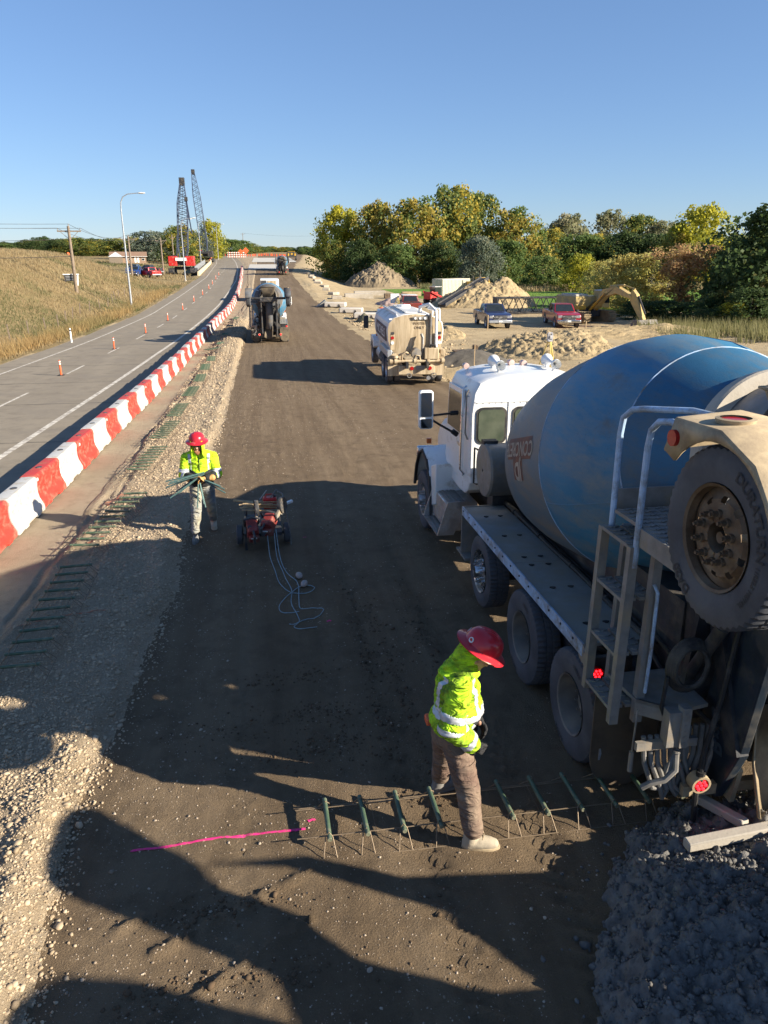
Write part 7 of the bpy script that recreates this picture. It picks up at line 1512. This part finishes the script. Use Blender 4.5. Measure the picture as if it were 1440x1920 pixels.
def trunk_mesh(C_, seed, h0=.0, r0=.022, nb=9):
    r = random.Random(seed); b = MB(); b.tube([(0, 0, -.03), (.006, 0, .15), (-.005, .006, .4), (.0, 0, .72)], [r0*1.25, r0, r0*.75, r0*.25], 8)
    for i in range(nb):
        c = C_[r.randrange(len(C_))]; z0 = min(.6, max(.12, c[2]*.55)); b.tube([(0, 0, z0*.8), (c[0]*.45, c[1]*.45, z0 + (c[2]-z0)*.35), (c[0], c[1], c[2])], [r0*.55, r0*.35, r0*.1], 6)
    o = b.build('trunk', BARK, None, 1); me = o.data; bpy.data.objects.remove(o); return me
PRO = {}
for kind, specs in {'cotton_gold': [('round', 301, 7000, 34), ('tall', 302, 7000, 34)], 'cotton_green': [('round', 303, 7000, 36), ('tall', 304, 6500, 32)], 'yellow': [('round', 305, 6000, 26), ('tall', 306, 5000, 26)], 'dark': [('round', 307, 9000, 34), ('bush', 308, 4200, 22)], 'mid': [('round', 309, 5000, 24), ('bush', 310, 4600, 22)], 'grey': [('round', 311, 6200, 30), ('round', 312, 5600, 26)], 'willow': [('bush', 313, 8000, 34), ('bush', 314, 6000, 28)], 'rustleaf': [('spread', 315, 4600, 30)], 'pale': [('round', 316, 5000, 30), ('tall', 317, 4200, 26)]}.items():
    PRO[kind] = []
    for shp, sd_, n, lb_ in specs: me, C_ = crown_mesh(kind, sd_, int(n*1.8), shp, .0155 if kind in ('rustleaf', 'willow') else .0175 if n > 5900 else .02, int(lb_*(2.6 if shp in ('round', 'tall') else 2.2))); PRO[kind].append((me, trunk_mesh(C_, sd_, r0=.014 if shp == 'bush' else .022)))
def tree(name, label, kind, var, x, y, w, h, rz=0, group=None, sink=.2, z=None, lift=.0):
    z = (gz(x, y) if z is None else z) - sink; t = thing(name, label, 'tree' if 'tree' in name else 'shrub', (x, y, z), (0, 0, rz), group); cm, tm_ = PRO[kind][var % len(PRO[kind])]
    for nm, me in (('crown', cm), ('trunk', tm_)):
        o = bpy.data.objects.new(nm, me); COL.objects.link(o); o.parent = t; o.scale = (w*1.12, w*1.12, h*(1-lift if nm == 'crown' else 1)); o.location = (0, 0, h*lift if nm == 'crown' else 0)
    return t
PXM = 1385.
def wx(px, y): # x on the line of sight at depth y (horizon level)
    a = math.atan((px-720)/PXM*math.cos(R(19.41))) + R(9); return y*math.tan(a)
G1 = 'trees of the wood beyond the yard'
spec = [  # px, depth, width m, height m, kind, variant, name, label
 (640, 186, 13, 17.6, 'yellow', 0, 'cottonwood_tree', 'yellow green tree at the left end of the wood'), (628, 176, 6.5, 9.0, 'cotton_gold', 0, 'cottonwood_tree', 'low golden tree in front of the left end of the wood'), (706, 178, 13, 18.8, 'cotton_gold', 1, 'cottonwood_tree', 'golden cottonwood behind the large spoil heap'), (780, 172, 15, 19.3, 'cotton_gold', 0, 'cottonwood_tree', 'widest golden cottonwood, right of the spoil heap'),
 (846, 178, 16, 23, 'cotton_green', 0, 'cottonwood_tree', 'tallest olive green cottonwood of the wood'), (897, 182, 13, 21.8, 'cotton_green', 1, 'cottonwood_tree', 'tall olive cottonwood just right of the tallest'), (965, 172, 15, 17.3, 'cotton_gold', 0, 'cottonwood_tree', 'orange gold cottonwood above the green field'), (901, 150, 8.5, 10.5, 'grey', 0, 'olive_tree', 'grey green tree above the container'), (676, 168, 8, 10, 'dark', 0, 'tree', 'dark green tree under the golden trees, left'), (745, 160, 9, 9, 'mid', 0, 'tree', 'mid green tree behind the container'),
 (828, 160, 9, 10, 'dark', 0, 'tree', 'dark green tree below the tallest cottonwood'), (1020, 140, 8, 6.4, 'mid', 1, 'round_tree', 'round bright green tree at the edge of the field'), (950, 158, 9, 10, 'mid', 0, 'tree', 'mid green tree between the grey and the round tree'), (1000, 170, 9, 11, 'dark', 0, 'tree', 'dark green tree behind the round one'), (1062, 215, 14, 18.4, 'pale', 0, 'tree', 'pale olive tree, left of the far pair'), (1140, 215, 15, 20, 'pale', 1, 'tree', 'pale olive tree, tallest of the far row'), (1196, 210, 13, 18.2, 'cotton_green', 1, 'tree', 'olive tree right of the pale far trees'), (1240, 205, 13, 16, 'pale', 0, 'tree', 'pale olive tree left of the bright yellow one'),
 (1090, 175, 13, 12.0, 'mid', 0, 'tree', 'mid green tree below the pale far trees'), (1165, 170, 13, 12.0, 'dark', 0, 'tree', 'dark tree below the tallest pale tree'), (1225, 165, 13, 12, 'dark', 1, 'tree', 'dark tree left below the bright yellow one'), (1312, 150, 14, 16.8, 'yellow', 0, 'cottonwood_tree', 'bright yellow green cottonwood above the rusty tree'), (1268, 150, 8, 11, 'cotton_gold', 1, 'tree', 'narrow yellowing tree left of the bright yellow one'), (1090, 130, 7, 6.3, 'yellow', 0, 'small_tree', 'small yellow tree on the field edge behind the digger'), (1135, 120, 7, 5.5, 'willow', 1, 'small_tree', 'tan small tree left of the willow brush'),
 (1388, 150, 12, 11, 'mid', 0, 'tree', 'mid green tree behind the dark tree, right edge'), (1345, 165, 12, 10, 'dark', 0, 'tree', 'dark tree behind the bright yellow one'), (1440, 170, 14, 13, 'mid', 0, 'tree', 'mid green tree past the right edge'), (700, 200, 12, 12, 'mid', 0, 'tree', 'green tree behind the two golden cottonwoods'), (1030, 200, 14, 13.5, 'cotton_green', 0, 'tree', 'olive tree right of the orange gold one'), (1110, 195, 13, 12, 'cotton_green', 0, 'tree', 'olive tree between the pale far trees')]
for i, (px, y, w, h, kd, vr, nm, lb_) in enumerate(spec): tree(nm, lb_, kd, vr, wx(px, y), y, w, h - .12*(h - 6.65), i*1.7, G1)
tree('willow_shrub', 'big tan willow shrub right behind the digger bucket', 'willow', 0, wx(1192, 77), 77, 7.4, 6.4, .3); tree('willow_shrub', 'tan willow shrub behind the digger boom', 'willow', 1, wx(1150, 84), 84, 5.5, 5.4, 1.3)
tree('rusty_tree', 'thin rusty-leaved tree with forked bare trunk right of the willow', 'rustleaf', 0, wx(1286, 72), 72, 7.6, 7.2, .6, lift=.16)
tree('dark_tree', 'large dark green tree at the right edge', 'dark', 0, wx(1440, 60), 60, 9.5, 9.6, .2); tree('dark_tree', 'dark green tree behind the large one at the right edge', 'dark', 0, wx(1425, 68), 68, 8, 8.4, 2.2); tree('dark_shrub', 'dark shrub at the foot of the large dark tree', 'dark', 1, wx(1425, 56), 56, 5.0, 3.6, 1.1)
tree('yellow_shrub', 'yellow and brown shrub below the rusty tree', 'willow', 1, wx(1368, 62), 62, 4.6, 3.0, .8); tree('yellow_shrub', 'small yellow shrub left of the dark tree foot', 'yellow', 0, wx(1390, 57), 57, 2.6, 2.2, 2.8)
for i, (px, y, w, h) in enumerate(((1215, 66, 4.2, 1.9), (1262, 64, 4.4, 2.0), (1310, 61, 4.6, 2.0), (1345, 58, 4.0, 1.7))): tree('low_shrub', f'low dark shrub under the rusty tree, {["leftmost", "second from left", "third from left", "rightmost"][i]} of four', 'dark', 1, wx(px, y), y, w, h, i*1.1, 'low shrubs under the rusty tree')
# left skyline
i = 0; G2 = 'trees along the left skyline'; r2 = random.Random(9)
for px in range(-40, 236, 17):
    y = r2.uniform(300, 380); h = (r2.uniform(6.0, 7.6) if px > 60 else r2.uniform(4.6, 5.6))*y/340; kd = r2.choice(['mid', 'cotton_green', 'mid', 'dark']); tree('skyline_tree', f'{dict(mid="green", cotton_green="olive", dark="dark")[kd]} tree on the skyline above the grass bank, {ORD1[i] if i else "leftmost"} from the left', kd, 0, wx(px, y), y, r2.uniform(10, 15), h, px, G2, z=3.0); i += 1
left = [(283, 260, 15, 9.8, 'grey', 1, 'large grey green tree right of the house'), (252, 300, 8, 7.2, 'yellow', 0, 'small yellowing tree behind the house roof'), (313, 290, 12, 8.7, 'mid', 0, 'green tree between the house tree and the red crane'), (338, 240, 12, 11, 'cotton_green', 0, 'olive tree behind the left crane'), (368, 300, 13, 10.2, 'grey', 0, 'grey green tree between the two cranes'), (399, 310, 11, 14.4, 'yellow', 1, 'narrow tall tree with yellow top right of the cranes'), (428, 380, 15, 8, 'mid', 0, 'green tree behind the far street lamp'), (448, 420, 15, 7.6, 'mid', 0, 'green tree left of the striped barricade'), (470, 450, 13, 5.6, 'cotton_green', 0, 'olive tree above the orange signs'), (488, 520, 13, 4.2, 'mid', 0, 'last low tree of the left row'), (385, 330, 12, 6.6, 'dark', 0, 'low dark tree behind the right crane')]
for i, (px, y, w, h, kd, vr, lb_) in enumerate(left): tree('roadside_tree', lb_, kd, vr, wx(px, y), y, w, h, i*2.1, 'trees left of the far highway')
for i in range(16): px = 500 + i*8.5; y = 900 + 60*math.sin(i*3); tree('distant_tree', f'tiny distant tree on the horizon beyond the haul road, {ORD1[i] if i else "leftmost"} from the left', ['mid', 'cotton_green', 'dark'][i % 3], 0, wx(px, y), y, 22, 6.5 + 2*math.sin(i*1.7), i, 'tiny distant trees on the horizon', z=2.0)
for i in range(8): px = 575 + i*6; y = 420 + 20*math.sin(i); tree('distant_tree', f'low far tree between the horizon sign and the wood, {ORD1[i] if i else "leftmost"} from the left', 'mid', 0, wx(px, y), y, 12, 7, i, 'low far trees left of the wood', z=0.)
# ---------------------------------------------------------------- grass as many blades
def blades(name, px, py, h, w, m, seed, lean=.35):
    r = np.random.default_rng(seed); n = len(px); z = surf(px, py); a = r.uniform(0, 6.28, n); dx, dy = np.cos(a)*w/2, np.sin(a)*w/2; lx = r.normal(0, lean, n)*h - .15*h; ly = r.normal(0, lean, n)*h
    V = np.stack([np.stack([px-dx, py-dy, z-.03], 1), np.stack([px+dx, py+dy, z-.03], 1), np.stack([px+lx, py+ly, z+h], 1)], 1).reshape(-1, 3)
    o = npmesh(name, V, np.arange(3*n).reshape(n, 3), m, 0, attrs={'hue': np.repeat(np.clip(.5 + fbm(px*.12, py*.12, 77)*1.1 + r.normal(0, .12, n), 0, 1), 3), 'tone': np.repeat(r.random(n), 3)}); return tag(o, kind='stuff')
GR = leaf_mat('dry grass blades', (.31, .225, .115), (.43, .34, .195), (.15, .155, .065), .62); GO = leaf_mat('orange verge grass', (.36, .23, .095), (.45, .33, .15), (.32, .25, .11), .7); RE = leaf_mat('pale reeds', (.16, .16, .06), (.30, .27, .13), (.10, .13, .03), .7)
n = 80000; y = 40 + 95*rng.random(n)**1.25; e = hw(y, 'pl'); x = e - .6 - rng.random(n)**1.15*28*np.clip(y/75, .6, 1.6); blades('dry_grass', x, y, rng.uniform(.12, .34, n)*np.clip(y/70, .8, 1.4), rng.uniform(.03, .07, n)*np.clip(y/60, .8, 1.6), GR, 21)
n = 9000; y = 40 + 75*rng.random(n); e = hw(y, 'pl'); x = e - .8 - np.abs(rng.normal(0, 1.0, n)); blades('verge_grass', x, y, rng.uniform(.3, .85, n), rng.uniform(.03, .07, n), GO, 22)
n = 9000; x = rng.uniform(28, 50, n); y = 45 + rng.random(n)*12 + (x-28)*.1; k = fbm(x*.25, y*.25, 31) > -.2; blades('reeds', x[k], y[k], rng.uniform(.5, 1.25, n)[k], rng.uniform(.04, .08, n)[k], RE, 23, .16)
n = 16000; x = rng.uniform(30, 120, n); y = rng.uniform(128, 150, n); blades('field_edge_grass', x, y, rng.uniform(.5, 1.2, n), rng.uniform(.1, .25, n), GR, 24)
n = 26000; y = 76 + 55*rng.random(n); x = 24 + rng.random(n)*70; k = y > np.interp(x, [22, 26, 32, 60, 200], [114, 98, 81, 72, 64]); FG = leaf_mat('green crop blades', (.12, .23, .03), (.19, .31, .05), (.22, .26, .07), .8); blades('crop', x[k], y[k], rng.uniform(.05, .12, n)[k], rng.uniform(.08, .2, n)[k], FG, 25)
n = 9000; y = 125 + 110*rng.random(n); x = hw(y, 'pl') - 2 - rng.random(n)*45; k = fbm(x*.06, y*.06, 33) > -.05; blades('side_grass', x[k], y[k], rng.uniform(.3, .7, n)[k], rng.uniform(.12, .25, n)[k], GR, 26)
